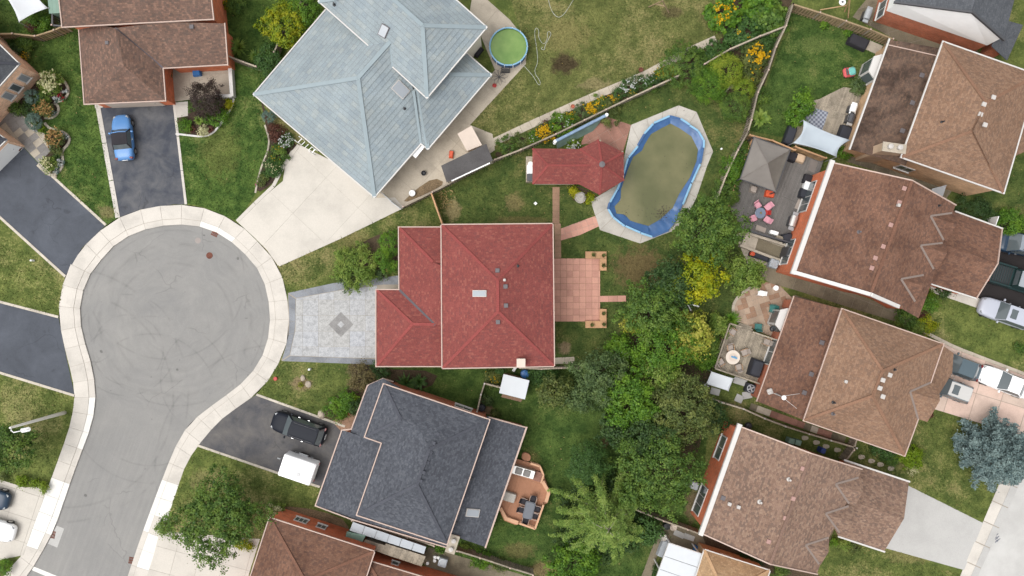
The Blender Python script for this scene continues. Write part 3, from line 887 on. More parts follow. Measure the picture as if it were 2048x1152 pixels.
# porch and front path of the brown-roofed house on the north side
pr = paving('porch', [(326, 136), (457, 130), (460, 196), (420, 196), (380, 200), (345, 204)], R(2), 2.4, 2.4, .015, 'concrete_old', .12)
paving('path', [(345, 205), (376, 203), (376, 232), (352, 236)], R(0), 1.6, 1.2, .02, 'concrete_drive', .03)

# ---------------------------------------------------------------- houses
CAM = Vector((0, 0, H))
def plane3(ref):
    a, b, c = (P(*r) for r in ref)
    n = (b - a).cross(c - a).normalized()
    if n.z < 0: n = -n
    return (n, a)
def on_plane(px, py, pl):
    d = P(px, py, 0) - CAM
    n, a = pl
    k = n.dot(a - CAM) / n.dot(d)
    return CAM + d * k

class House:
    def __init__(s, name, label, base, mat, wall_mat, trim='trim_pink', ridge=None, course=.145, cat='house'):
        s.root = thing(name, label, cat, P(*base))
        s.mat, s.wm, s.trim, s.course = mat, wall_mat, trim, course
        s.ridge = ridge or RIDGE.get(mat, mat)
        s.pl = []; s.gut = []; s.caps = []; s.polys = []
    def slope(s, pix, ref, mat=None, lift=.014, course=None, name='roof_slope'):
        pl = plane3(ref)
        s.pl.append(pl)
        n, a = pl
        U = Vector((0, 0, 1)).cross(n)
        U = U.normalized() if U.length > 1e-4 else Vector((1, 0, 0))
        V = n.cross(U)
        if V.z < 0: U, V = -U, -V
        pts = [on_plane(x, y, pl) for x, y in pix]
        uv = [((p - a).dot(U), (p - a).dot(V)) for p in pts]
        vmin, vmax = min(q[1] for q in uv), max(q[1] for q in uv)
        c = course or s.course
        off = random.uniform(0, 40)
        mb = MB()
        k = 0
        v = vmin
        while v < vmax - 1e-4:
            st = clip_half(clip_half(uv, 0, 1, -v) or [(0, 0)] * 3, 0, -1, v + c)
            if len(st) >= 3 and abs(area2(st)) > 1e-4:
                f3 = [a + U * q[0] + V * q[1] + n * (lift * (1 - (q[1] - v) / c)) for q in st]
                u0 = [(q[0] + off, q[1] - vmin + 1e-3 * 0 + k * 0 + 20 * len(s.pl)) for q in st]
                # row index must not flip on the seam
                u0 = [(x, min(max(y, 20 * len(s.pl) + k * c + .01), 20 * len(s.pl) + (k + 1) * c - .01)) for x, y in u0]
                mb.add(f3, [tuple(range(len(f3)))], 0, [u0])
                if area2(st) < 0: mb.f[-1].reverse(); mb.uv[-1].reverse()
                lowp = [q for q in st if q[1] < v + 1e-5]
                if len(lowp) >= 2 and k > 0:
                    x0, x1 = min(q[0] for q in lowp), max(q[0] for q in lowp)
                    b0, b1 = a + U * x0 + V * v, a + U * x1 + V * v
                    mb.add([b0, b1, b1 + n * lift, b0 + n * lift], [(0, 1, 2, 3)], 0, [[u0[0]] * 4])
            v += c; k += 1
        und = [a + U * q[0] + V * q[1] - n * .06 for q in uv]
        fu = list(range(len(und)))
        if area2(uv) > 0: fu.reverse()
        mb.add(und, [fu], 0, [[(q[0], q[1]) for q in uv]])
        mb.build(name, M[mat or s.mat], s.root)
        return pl
    def gutter(s, pts, w=.09, h=.13, mat=None, name='gutter'):
        """pts: (px, py, z) along the eave"""
        s.gut.append((pts, w, h, mat))
    def cap(s, segs, mat=None, w=.24, h=.05, name='ridge_cap'):
        for a, b in segs: s.caps.append((a, b, mat, w, h, name))
    def finish(s):
        for pts, w, h, mat in s.gut:
            mb = MB()
            q = [P(*p) for p in pts]
            for i in range(len(q) - 1):
                d = (q[i + 1] - q[i]).normalized() * (w * .5)
                mb.beam(q[i] - d + Vector((0, 0, .004 * i + .02)), q[i + 1] + d * .98 + Vector((0, 0, .004 * i + .02)), w, h)
            mb.build('gutter', M[mat or s.trim], s.root)
        for a, b, mat, w, h, name in s.caps:
            p0, p1 = P(*a), P(*b)
            MB().beam(p0 + Vector((0, 0, .02)), p1 + Vector((0, 0, .02)), w, h).build(name, M[mat or s.ridge], s.root)
    def hip(s, A, B, C, D, R1, R2, ze, zr, gut='ABCD', mat=None, capm=None, caps=True):
        """rectangle A B C D; R1 ridge end next to side AB, R2 next to side CD"""
        e = lambda p: (*p, ze)
        r = lambda p: (*p, zr)
        s.slope([A, B, R1], [e(A), e(B), r(R1)], mat)
        s.slope([B, C, R2, R1], [e(B), e(C), r(R2)], mat)
        s.slope([C, D, R2], [e(C), e(D), r(R2)], mat)
        s.slope([D, A, R1, R2], [e(D), e(A), r(R1)], mat)
        s.edges(dict(A=A, B=B, C=C, D=D), gut, ze)
        if caps:
            s.cap([(e(A), r(R1)), (e(B), r(R1)), (e(C), r(R2)), (e(D), r(R2)), (r(R1), r(R2))], capm)
    def edges(s, d, gut, ze):
        n = 'ABCD'
        for i in range(4):
            a, b = n[i], n[(i + 1) % 4]
            if a + b in gut + gut[0] or gut == 'ABCD': s.gutter([(*d[a], ze), (*d[b], ze)])
    def walls(s, pix, ze, z0=0.0, z1=None, ins=.35, mat=None, name='wall'):
        poly = inset([P(x, y, ze)[:2] for x, y in pix], ins)
        poly = ccw(poly)
        MB().prism(poly, z0, z1 if z1 is not None else ze - .08).build(name, M[mat or s.wm], s.root)
        s.polys.append(poly); HARD.append(poly)
        return poly
    def edge_near(s, px, py, poly=None, z=1.5):
        """wall edge and place along it nearest to a image pixel"""
        q = P(px, py, z); best = None
        for pg in ([poly] if poly else s.polys):
            for i in range(len(pg)):
                a, b = Vector(pg[i]), Vector(pg[(i + 1) % len(pg)])
                L = (b - a).length
                if L < .05: continue
                k = max(0, min(1, (Vector(q[:2]) - a).dot(b - a) / L ** 2))
                c = a + (b - a) * k
                dd = (c - Vector(q[:2])).length
                if best is None or dd < best[0]: best = (dd, c, (b - a) / L)
        return best[1], best[2]
    def window(s, px, py, w, z0, z1, panes=2, frame='trim_white', glass='glass', poly=None, name='window', proud=.07):
        c, d = s.edge_near(px, py, poly, (z0 + z1) / 2)
        nrm = Vector((d.y, -d.x))
        rz = math.atan2(d.y, d.x)
        cc = c + nrm * proud / 2
        fr = MB().box((cc.x, cc.y, z0), (w, proud, z1 - z0), rz).build(name, M[frame], s.root)
        pw = (w - .12) / panes
        for i in range(panes):
            o = -w / 2 + .06 + pw * (i + .5)
            q = c + d * o + nrm * (proud + .004)
            MB().box((q.x, q.y, z0 + .08), (pw - .08, .02, z1 - z0 - .16), rz).build('pane', M[glass], fr)
        q = c + nrm * (proud + .03)
        MB().box((q.x, q.y, z0 - .07), (w + .1, .14, .06), rz).build('sill', M[frame], fr)
        return fr
    def door(s, px, py, w, h, mat='white', poly=None, name='door', z0=.05):
        c, d = s.edge_near(px, py, poly, 1.0)
        nrm = Vector((d.y, -d.x)); rz = math.atan2(d.y, d.x)
        q = c + nrm * .03
        o = MB().box((q.x, q.y, z0), (w, .06, h), rz).build(name, M[mat], s.root)
        k = c + nrm * .08 + d * (w * .4)
        MB().box((k.x, k.y, z0 + h * .45), (.12, .05, .05), rz).build('handle', M['chrome'], o)
        return o
    def vent(s, px, py, pl, mat='vent_grey', size=.36, h=.16, name='roof_vent', rz=None):
        p = on_plane(px, py, pl)
        n = pl[0]
        ang = rz if rz is not None else math.atan2(n.y, n.x)
        o = MB().box((p.x, p.y, p.z - .08), (size * .75, size * .75, h), ang).bevbox((p.x, p.y, p.z - .08 + h), (size, size, .07), ang, .03).build(name, M[mat], s.root)
        return o
    def pipe(s, px, py, pl, mat='vent_grey', r=.06, h=.4):
        p = on_plane(px, py, pl)
        return MB().lathe((p.x, p.y, p.z - .05), [(r * 2.2, 0), (r * 2.0, .06), (r, .1), (r, h)], 10).build('vent_pipe', M[mat], s.root)
    def skylight(s, px, py, pl, w, l, ang, glass='glass_grey', frame='vent_grey'):
        p = on_plane(px, py, pl); n = pl[0]
        d = Vector((math.cos(ang), math.sin(ang), 0)); d = (d - n * d.dot(n)).normalized(); e = n.cross(d)
        def slab(wx, ly, t0, t1):
            vs = [p + d * (a * wx / 2) + e * (b * ly / 2) + n * t for t in (t0, t1) for a, b in ((-1, -1), (1, -1), (1, 1), (-1, 1))]
            return MB().add(vs, [(3, 2, 1, 0), (4, 5, 6, 7), (0, 1, 5, 4), (1, 2, 6, 5), (2, 3, 7, 6), (3, 0, 4, 7)])
        o = slab(l, w, -.02, .13).build('skylight', M[frame], s.root)
        slab(l - .12, w - .12, .13, .16).build('pane', M[glass], o)
    def chimney(s, px, py, ztop, w, l, rz, mat, pots=0, cap='concrete_old'):
        p = P(px, py, ztop)
        o = MB().box((p.x, p.y, .0), (w, l, ztop), rz).build('chimney', M[mat], s.root)
        # give the brick side faces their own coordinates
        MB().box((p.x, p.y, ztop), (w + .1, l + .1, .09), rz).build('chimney_cap', M[cap], o)
        for i in range(pots):
            dx = (i - (pots - 1) / 2) * l * .5
            MB().lathe((p.x - math.sin(rz) * dx, p.y + math.cos(rz) * dx, ztop + .08), [(.15, 0), (.13, .25), (.2, .27), (.2, .33), (.02, .38)], 12).build('chimney_pot', M['vent_white'], o)
        return o

# --- brown-roofed house at the top left
h = House('house', 'brown shingled house with orange brick walls behind the blue car', (300, 110), 'sh_brown1', 'brick_orange')
zu, zl, zr = 4.7, 2.9, 4.5
UP = [(125, 55), (428, 39), (398, -240), (95, -224)]
h.slope([UP[0], UP[1], (413, -90), (110, -76)], [(125, 55, zu), (428, 39, zu), (110, -76, zu + 2.5)])
h.slope([UP[2], UP[3], (110, -76), (413, -90)], [(398, -240, zu), (95, -224, zu), (110, -76, zu + 2.5)])
h.gutter([(125, 55, zu), (428, 39, zu)]); h.gutter([(125, 55, zu), (110, -76, zu + 2.5), (95, -224, zu)]); h.gutter([(428, 39, zu), (413, -90, zu + 2.5), (398, -240, zu)])
h.walls(UP, zu, ins=.38)
A, B, C, D_, E, F = (158, 59), (169, 209), (332, 202), (327, 137), (456, 130), (450, 47)
R1, R2 = (230, 56), (248, 132)
p_w = h.slope([A, B, R2, R1, (200, 50)], [(*A, zl), (*B, zl), (*R2, zr)])
h.slope([B, C, R2], [(*B, zl), (*C, zl), (*R2, zr)])
h.slope([C, D_, R1, R2], [(*C, zl), (*D_, zl), (*R2, zr)])
p_s = h.slope([D_, E, F, (330, 44), R1], [(*D_, zl), (*E, zl), (*R1, zr)])
h.gutter([(*A, zl), (*B, zl), (*C, zl), (*D_, zl), (*E, zl)]); h.gutter([(*E, zl), (450, 47, 4.45)])
h.cap([((*D_, zl), (*R1, zr))], 'valley_dark', .2, .06, 'valley')
h.walls([A, B, C, D_, (330, 40), (200, 40)], zl, ins=.35)
h.walls([D_, E, F, (320, 30)], zl, ins=.35)
h.vent(215, 86, p_w, size=.32); h.vent(384, 54, p_s, size=.36)
h.door(268, 206, 4.8, 2.2, 'cream', name='garage_door')
h.finish()
# low white parapet round its porch
mb = thing('parapet_wall', 'low white parapet wall around the porch of the house behind the blue car', 'wall', P(461, 165))
MB().beam(P(462, 133, .35), P(466, 194, .35), .32, .7).build('wall', M['trim_white'], mb)
MB().beam(P(466, 193, .34), P(436, 194, .34), .3, .68).build('wall', M['trim_white'], mb)

# --- tan brick house at the left edge
h = House('house', 'tan brick house with charcoal roof corner at the left edge', (-20, 170), 'sh_char2', 'brick_tan', 'trim_white')
ze = 3.9
A, B = (40, 128), (-150, -57)
C, D_ = (-290, 85), (-110, 297)
cA = [(40, 128), (-65, 246), (-255, 61), (-150, -57)]
h.hip(cA[1], cA[0], cA[3], cA[2], (-75, 122), (-140, 60), ze, 6.2)
h.walls(cA, ze, ins=.3)
for q in ((55, 163), (38, 182), (23, 198)):
    h.window(*q, .72, 1.1, 2.5, 1, glass='glass_grey' if q[0] != 38 else 'glass')
gz = 2.9
gA = [(-70, 205), (12, 277), (-20, 318), (-130, 260)]
gA = [(-72, 215), (14, 280), (-52, 345), (-140, 275)]
h.hip(gA[0], gA[1], gA[2], gA[3], (-40, 270), (-75, 300), gz, 4.3)
h.walls(gA, gz, ins=.12)
h.door(-10, 320, 4.6, 2.2, 'white', name='garage_door')
h.finish()

# --- blue-grey roofed house
h = House('house', 'large house with pale blue grey tiled hip roofs on two levels', (740, 170), 'tile_blue', 'stucco', 'trim_white', 'ridge_blue', course=.40)
zl, zr, zu, zt = 2.9, 5.9, 5.3, 7.1
Wc, Sc, Ap, J = (507, 189), (749, 395), (716, 156), (781, 83)
p_nw = h.slope([Wc, Ap, J, (770, 60), (662, 0), (651, 20)], [(*Wc, zl), (651, 20, zl), (*Ap, zr)], lift=.03)
p_sw = h.slope([Wc, Sc, Ap], [(*Wc, zl), (*Sc, zl), (*Ap, zr)], lift=.03)
p_se = h.slope([Sc, (842, 288), (826, 180), (815, 130), J, Ap], [(*Sc, zl), (842, 288, zl), (*Ap, zr)], lift=.03)
p_r = h.slope([(856, 299), (983, 150), (898, 148), (835, 170)], [(856, 299, zl), (983, 150, zl), (898, 150, 4.4)], lift=.03)
h.slope([(983, 150), (934, 107), (880, 120), (898, 149)], [(983, 150, zl), (934, 107, zl), (898, 149, 4.4)], lift=.03)
h.slope([(842, 288), (856, 299), (835, 172), (826, 180)], [(842, 288, 2.85), (856, 299, zl), (835, 172, 4.6)], lift=.03)
uW, uS, uE, uN, a1, a2 = (637, 3), (854, 197), (974, 55), (757, -139), (845, 51), (767, -19)
h.slope([uW, (736, 91), J, (786, 135), uS, a1, a2], [(*uW, zu), (*uS, zu), (*a1, zt)], lift=.03)
h.slope([uS, uE, a1], [(*uS, zu), (*uE, zu), (*a1, zt)], lift=.03)
h.slope([uE, uN, a2, a1], [(*uE, zu), (*uN, zu), (*a1, zt)], lift=.03)
h.slope([uN, uW, a2], [(*uN, zu), (*uW, zu), (*a2, zt)], lift=.03)
h.cap([((*Wc, zl), (*Ap, zr)), ((*Sc, zl), (*Ap, zr)), ((*Ap, zr), (*J, zr)), ((*uS, zu), (*a1, zt)), ((*uE, zu), (*a1, zt)), ((*a1, zt), (*a2, zt)), ((*uW, zu), (*a2, zt)), ((983, 150, zl), (898, 149, 4.4)), ((856, 299, zl), (835, 172, 4.6))], w=.34, h=.08)
h.cap([((736, 91, zu), (*J, zr)), ((786, 135, zu), (*J, zr)), ((842, 288, 2.9), (827, 182, 4.6))], 'ridge_blue', .22, .05, 'valley')
h.gutter([(651, 20, zl), (*Wc, zl), (*Sc, zl), (842, 288, zl), (856, 299, zl), (983, 150, zl), (934, 107, zl)], .1)
h.gutter([(736, 91, zu), (*uW, zu), (*uN, zu), (*uE, zu), (*uS, zu), (786, 135, zu)], .1)
h.walls([Wc, Sc, (842, 288), (880, 130), (800, 20), (651, 20)], zl, ins=.5)
h.walls([(842, 288), (856, 299), (983, 150), (934, 107), (860, 120)], zl, ins=.5)
h.walls([uW, uS, uE, uN], zu, ins=.45)
h.skylight(801, 179, p_se, 1.0, 1.35, R(-42), 'glass_grey', 'vent_white')
sk = plane3([(*uW, zu), (*uS, zu), (*a1, zt)])
h.skylight(768, 62, sk, .75, 1.0, R(58), 'glass_grey', 'vent_grey')
h.pipe(809, 217, p_se, 'black', .07, .35); h.pipe(669, 9, sk, 'black', .08, .4)
MB().box(P(835, 301, 2.6), (.62, 1.25, .12), R(-39)).build('canopy', M['white'], h.root)
h.door(660, 322, 4.8, 2.2, 'white', name='garage_door')
h.finish()

# --- red-roofed house in the middle
h = House('house', 'central house with red shingled roof and a lower red garage wing', (940, 595), 'sh_red', 'stucco', 'trim_pink')
ze, zt, zl, zr = 5.3, 7.3, 2.9, 4.35
A, B, C, D_ = (882, 449), (1106, 447), (1109, 733), (884, 737)
r1, r2 = (995, 561), (996, 623)
h.hip(A, B, C, D_, r1, r2, ze, zt)
p_e = h.pl[-3]; p_ww = h.pl[-1]
h.walls([A, B, C, D_], ze, ins=.4)
g1 = [(752, 579), (752, 733), (825, 648)]
h.slope([g1[1], (890, 733), (890, 650), (825, 648)], [(752, 733, zl), (884, 733, zl), (825, 648, zr)])
h.slope(g1, [(752, 579, zl), (752, 733, zl), (825, 648, zr)])
h.slope([(752, 579), (798, 579), (870, 650), (825, 648)], [(752, 579, zl), (798, 579, zl), (825, 648, zr)])
h.slope([(797, 454), (798, 579), (870, 650), (894, 650), (894, 535), (866, 524)], [(797, 454, zl), (798, 579, zl), (870, 650, zr)])
h.slope([(797, 454), (894, 454), (894, 530), (866, 524)], [(797, 454, zl), (882, 454, zl), (866, 524, zr)])
h.cap([((752, 579, zl), (825, 648, zr)), ((752, 733, zl), (825, 648, zr)), ((797, 454, zl), (866, 524, zr)), ((825, 648, zr), (872, 649, zr))])
h.cap([((799, 580, zl + .02), (870, 650, zr + .02))], 'valley_dark', .22, .05, 'valley')
h.gutter([(884, 454, zl), (797, 454, zl), (798, 579, zl), (752, 579, zl), (752, 733, zl), (884, 733, zl)])
h.walls([(797, 454), (798, 579), (752, 579), (752, 733), (900, 733), (900, 454)], zl, ins=.32)
h.skylight(960, 587, p_ww, .55, 1.25, 0, 'glass_grey', 'vent_white')
for q, pl_ in (((995, 541), h.pl[0]), ((1011, 573), p_e), ((1012, 611), p_e), ((996, 644), h.pl[2])):
    h.vent(*q, pl_, size=.36)
h.vent(1009, 560, p_e, 'vent_white', .22, .3); h.pipe(1035, 532, p_e, 'black', .07)
h.chimney(1042, 726, 6.7, .62, .62, 0, 'trim_pink', cap='cream')
h.door(752, 656, 5.0, 2.2, 'cream', name='garage_door')
h.window(1106, 560, 2.0, .9, 2.2, 3); h.window(1106, 560, 1.6, 3.4, 4.6, 2)
h.finish()

# --- charcoal-roofed house
h = House('house', 'charcoal shingled house beside the black car and white trailer', (850, 930), 'sh_char', 'brick_red', 'trim_pink')
ze, zt, zl = 5.3, 7.2, 2.9
A, B, C, D_, n1, n2 = (767, 767), (980, 839), (894, 1089), (713, 1030), (763, 886), (729, 874)
r1, r2, Qa, Qb = (859, 898), (834, 969), (802, 839), (835, 850)
za = ze + (zt - ze) * 57 / 95
e = lambda p: (*p, ze)
pN = h.slope([A, B, r1, Qb, Qa], [e(A), e(B), (*r1, zt)])
pE = h.slope([B, C, r2, r1], [e(B), e(C), (*r2, zt)])
h.slope([C, D_, r2], [e(C), e(D_), (*r2, zt)])
pW = h.slope([D_, n1, Qb, r1, r2], [e(D_), e(n1), (*r2, zt)])
h.slope([n2, n1, Qb, Qa], [e(n2), e(n1), (*Qa, za)])
h.slope([A, n2, Qa], [e(A), e(n2), (*Qa, za)])
h.cap([(e(A), (*Qa, za)), (e(n2), (*Qa, za)), (e(B), (*r1, zt)), (e(C), (*r2, zt)), (e(D_), (*r2, zt)), ((*r1, zt), (*r2, zt))])
h.gutter([e(A), e(B), e(C), e(D_), e(n1), e(n2), e(A)])
h.walls([A, B, C, D_, n1, n2], ze, ins=.38)
h.slope([(735, 771), (766, 757), (800, 775), (758, 880), (700, 868), (703, 858)], [(735, 771, zl), (703, 858, zl), (760, 780, 3.9)])
h.slope([(684, 860), (631, 1011), (720, 1035), (775, 890)], [(684, 860, zl), (631, 1011, zl), (763, 886, 4.6)])
h.slope([(631, 1011), (703, 1038), (900, 1096), (890, 1070), (720, 1020), (690, 1000)], [(631, 1011, zl), (900, 1096, zl), (720, 1000, 4.0)])
pl_r = h.slope([(975, 832), (1053, 855), (971, 1094), (895, 1068)], [(1053, 855, zl), (971, 1094, zl), (975, 838, 4.2)])
h.gutter([(786, 763, zl), (766, 757, zl), (735, 771, zl), (703, 858, zl), (684, 860, zl), (631, 1011, zl), (703, 1038, zl), (905, 1098, zl)], .1)
h.gutter([(1053, 855, zl), (971, 1094, zl)], .14); h.gutter([(1053, 855, zl), (978, 834, 4.1)], .1)
h.walls([(684, 860), (631, 1011), (720, 1040), (790, 890)], zl, ins=.3)
h.walls([(735, 771), (703, 862), (790, 890), (800, 780), (766, 757)], zl, ins=.3)
h.walls([(960, 832), (1053, 855), (971, 1094), (880, 1068)], zl, ins=.3)
h.skylight(945, 1025, pl_r, .7, 1.2, R(-12), 'glass_grey', 'vent_white')
h.chimney(905, 1088, 4.2, .75, 1.5, R(-18), 'brick_orange', 2)
for q in ((876, 868), (868, 886), (862, 905), (856, 925), (848, 945), (842, 962)): h.vent(*q, pE if q[0] > 855 else pW, 'rg_char', .28, .08)
for q in ((972, 870), (943, 957), (912, 1045)): h.vent(*q, plane3([(1053, 855, zl), (971, 1094, zl), (975, 838, 4.2)]), 'black', .26, .16)
h.window(930, 805, 1.6, 1.2, 2.4, 2); h.window(1010, 960, 1.8, .4, 2.3, 2)
h.door(660, 930, 4.8, 2.2, 'white', name='garage_door')
h.finish()

# --- brown house at the bottom
h = House('house', 'brown shingled house with orange brick wall at the bottom edge', (640, 1150), 'sh_brown2', 'brick_orange', 'trim_pink')
ze, zt = 3.6, 5.4
A, B, C, D_ = (539, 1034), (750, 1102), (660, 1380), (449, 1312)
h.hip(A, B, C, D_, (610, 1161), (566, 1240), ze, zt)
h.walls([A, B, C, D_], ze, ins=.15)
A, B, C, D_ = (733, 1119), (950, 1184), (890, 1400), (673, 1335)
h.hip(A, B, C, D_, (805, 1245), (790, 1290), 2.9, 4.5)
h.walls([A, B, C, D_], 2.9, ins=.15)
h.window(640, 1062, .9, 1.2, 2.1, 2); h.window(600, 1048, 1.2, 1.2, 2.2, 3); h.window(790, 1128, .7, 1.2, 1.9, 1)
h.finish()

# --- charcoal gable house at the top right
h = House('house', 'charcoal roofed house with a big white gable at the top right corner', (1920, 20), 'sh_char2', 'brick_red', 'trim_white')
ze, zt = 4.8, 6.75
a, p_, b = (1789, 5), (1944, 25), (2007, 80)
dx, dy = 75, -281
a2, p2, b2 = (a[0] + dx, a[1] + dy), (p_[0] + dx, p_[1] + dy), (b[0] + dx, b[1] + dy)
h.slope([a, p_, p2, a2], [(*a, ze), (*a2, ze), (*p_, zt)])
h.slope([b, p_, p2, b2], [(*b, ze), (*b2, ze), (*p_, zt)])
wa, wb = P(*a, ze), P(*b, ze)
wp = P(*p_, zt)
dr = (wb - wa); dr.z = 0; dr.normalize(); nr = Vector((dr.y, -dr.x, 0))
ia, ib, ip = wa + dr * .25 - nr * .12, wb - dr * .25 - nr * .12, wp - nr * .12
back = Vector((dx / S * .93, -dy / S * .93, 0))
foot = [ia.xy, ib.xy, (ib + back).xy, (ia + back).xy]
MB().prism([tuple(q) for q in foot], 0, 2.8).build('wall', M['brick_red'], h.root)
h.polys.append(ccw([tuple(q) for q in foot]))
up = MB()
o2 = nr * .06
for q in (0,):
    vs = [Vector((*(ia + o2).xy, 2.8)), Vector((*(ib + o2).xy, 2.8)), Vector((*(ib + o2).xy, ze)), Vector((*(ip + o2).xy, zt - .1)), Vector((*(ia + o2).xy, ze))]
    vb = [v + back for v in vs]
    up.add(vs + vb, [(0, 1, 2, 3, 4), (9, 8, 7, 6, 5), (1, 6, 7, 2), (5, 0, 4, 9), (0, 5, 6, 1)])
up.build('gable_wall', M['siding'], h.root)
h.gutter([(*a, ze), (*p_, zt), (*b, ze)], .16, .2, 'dark_metal')
h.slope([(1983, 92), (2014, 121), (2046, 50), (2010, 40)], [(2014, 121, 2.7), (2046, 50, 2.7), (1983, 92, 3.4)])
h.walls([(1985, 95), (2010, 116), (2044, 48), (2012, 38)], 2.7, ins=.3)
h.window(1770, 20, 1.6, 1.0, 2.4, 2, poly=h.polys[0]); 
h.finish()

# --- brown house, upper right
h = House('house', 'brown hip roofed house with tan walls beside the lawn with the toy car', (1880, 220), 'sh_brown3', 'brick_brown', 'trim_white')
ze, zt, zl = 5.3, 8.0, 2.9
A, B, C, D_ = (1885, 83), (2150, 176), (2080, 410), (1801, 315)
A, B, C, D_ = (1885, 83), (2075, 150), (2007, 387), (1801, 315)
e = lambda p: (*p, ze)
r1, r2 = (1978, 198), (1942, 262)
r1, r2 = (1972, 205), (1946, 262)
h.slope([A, B, r1], [e(A), e(B), (*r1, zt)])
p_re = h.slope([B, C, r2, r1], [e(B), e(C), (*r1, zt)])
h.slope([C, D_, r2], [e(C), e(D_), (*r2, zt)])
p_w8 = h.slope([D_, A, r1, r2], [e(D_), e(A), (*r1, zt)])
h.cap([(e(A), (*r1, zt)), (e(B), (*r1, zt)), (e(C), (*r2, zt)), (e(D_), (*r2, zt)), ((*r1, zt), (*r2, zt))])
h.gutter([e(A), e(B), e(C), e(D_), e(A)], .11)
h.walls([A, B, C, D_], ze, ins=.3)
h.slope([(1778, 79), (1699, 298), (1812, 330), (1900, 100)], [(1778, 79, zl), (1699, 298, zl), (1885, 110, 4.5)], 'sh_old')
h.gutter([(1778, 79, zl), (1699, 298, zl)], .14)
h.cap([((1777, 90, 2.95), (1875, 112, 4.4))], 'trim_pink', .07, .05, 'roof_edge')
h.walls([(1778, 79), (1699, 298), (1815, 335), (1905, 100)], zl, ins=.25)
p_l8 = h.pl[4]
for q in ((1843, 151), (1824, 206), (1804, 262)): h.vent(*q, p_l8, 'vent_grey', .4)
for q in ((1986, 195), (1967, 209), (1960, 229), (1969, 250)): h.vent(*q, p_re if q[0] > 1975 else p_w8, 'vent_white', .36)
h.pipe(1884, 244, p_w8, 'black', .06)
h.chimney(1788, 296, 5.4, 1.9, .7, R(-8), 'brick_brown', 0)
o = MB()
q = P(1778, 294, 5.5); o.lathe(q, [(.17, 0), (.15, .3), (.22, .32), (.22, .4), (.03, .45)], 14)
q = P(1797, 296, 5.5); o.lathe(q, [(.17, 0), (.15, .3), (.22, .32), (.22, .4), (.03, .45)], 14)
o.build('chimney_pots', M['vent_white'], h.root)
# side porch roof at the right
h.slope([(2030, 312), (2080, 290), (2120, 180), (2060, 160)], [(2030, 312, 3.2), (2140, 200, 3.2), (2050, 200, 4.4)])
h.walls([(2030, 312), (2080, 290), (2120, 180), (2060, 160)], 3.2, ins=.3)
h.window(1810, 335, 1.4, 1.3, 2.5, 2); h.window(1745, 150, 1.5, .9, 2.2, 2)
h.finish()
bay = thing('bay_window', 'white bay window at the back wall facing the lawn with the toy car', 'bay window', P(1744, 140))
def bay_window(root, px, py, ang, w=2.4, d=.75, z0=.6, z1=2.5, roof='trim_white'):
    c = P(px, py, 1.5)
    def tr(x, y): 
        ca, sa = math.cos(ang), math.sin(ang)
        return (c.x + x * ca - y * sa, c.y + x * sa + y * ca)
    pl = [(-w / 2, .05), (-w / 2 + .55, -d), (w / 2 - .55, -d), (w / 2, .05)]
    MB().prism([tr(*q) for q in pl], z0 - .4, z1).build('bay_body', M['trim_white'], root)
    MB().prism([tr(q[0] * 1.06, q[1] * 1.06 + .02) for q in pl], z1, z1 + .1).build('bay_roof', M[roof], root)
    for i in range(3):
        a, b = Vector((*pl[i], 0)), Vector((*pl[i + 1], 0))
        m = (a + b) / 2; L = (b - a).length; an = math.atan2(b.y - a.y, b.x - a.x)
        nn = Vector((math.sin(an), -math.cos(an), 0))
        q = m + nn * .012
        x, y = tr(q.x, q.y)
        MB().box((x, y, z0 + .1), (L - .22, .03, z1 - z0 - .25), an + ang).build('pane', M['glass'], root)
bay_window(bay, 1748, 140, R(70) + math.pi * 0 + R(180))

# --- brown house with two front gables (middle right)
def gabled(h, px_off, W0, W1, R0, R1_, E0, E1, ze, zr, ends):
    """main gable roof: west eave W0-W1, ridge R0-R1, east edge E0-E1"""
    pw = h.slope([W0, W1, R1_, R0], [(*W0, ze), (*W1, ze), (*R0, zr)])
    pe = h.slope([E0, E1, R1_, R0], [(*E0, ze), (*E1, ze), (*R0, zr)])
    return pw, pe
def front_gable(h, pe, apex, vN, vS, out, drop=.0, mat=None):
    """small gable: ridge starts at apex on the main slope and runs out; valleys go to vN and vS"""
    pa = on_plane(*apex, pe); 
    pn = on_plane(*vN, pe); ps = on_plane(*vS, pe)
    def k(p): return P(1024 + p.x * S / (1 - p.z / H), 576 - p.y * S / (1 - p.z / H), p.z)
    def px(p): return (1024 + p.x * S / (1 - p.z / H), 576 - p.y * S / (1 - p.z / H))
    ridge = pa + Vector((*out, 0))
    en = pn + Vector((*out, 0)) * .0; es = ps
    en2 = Vector((ridge.x, ridge.y, 0)) + Vector((pn.x - pa.x, pn.y - pa.y, 0)); 
    # eave ends directly out from the valley feet
    o = Vector((*out, 0)).normalized()
    def foot(q):
        d = q - pa
        along = d.dot(o)
        return q + o * max(0, (Vector((*out, 0)).length - along))
    fn, fs = foot(pn), foot(ps)
    for (a, b, c, d) in ((pa, ridge, fn, pn), (pa, ridge, fs, ps)):
        h.slope([px(a), px(b), px(c), px(d)], [(*px(a), a.z), (*px(b), b.z), (*px(d), d.z)], mat)
    for q in (pn, ps):
        h.caps.append(((*px(pa), pa.z + .03), (*px(q), q.z + .03), 'flash', .17, .03, 'valley'))

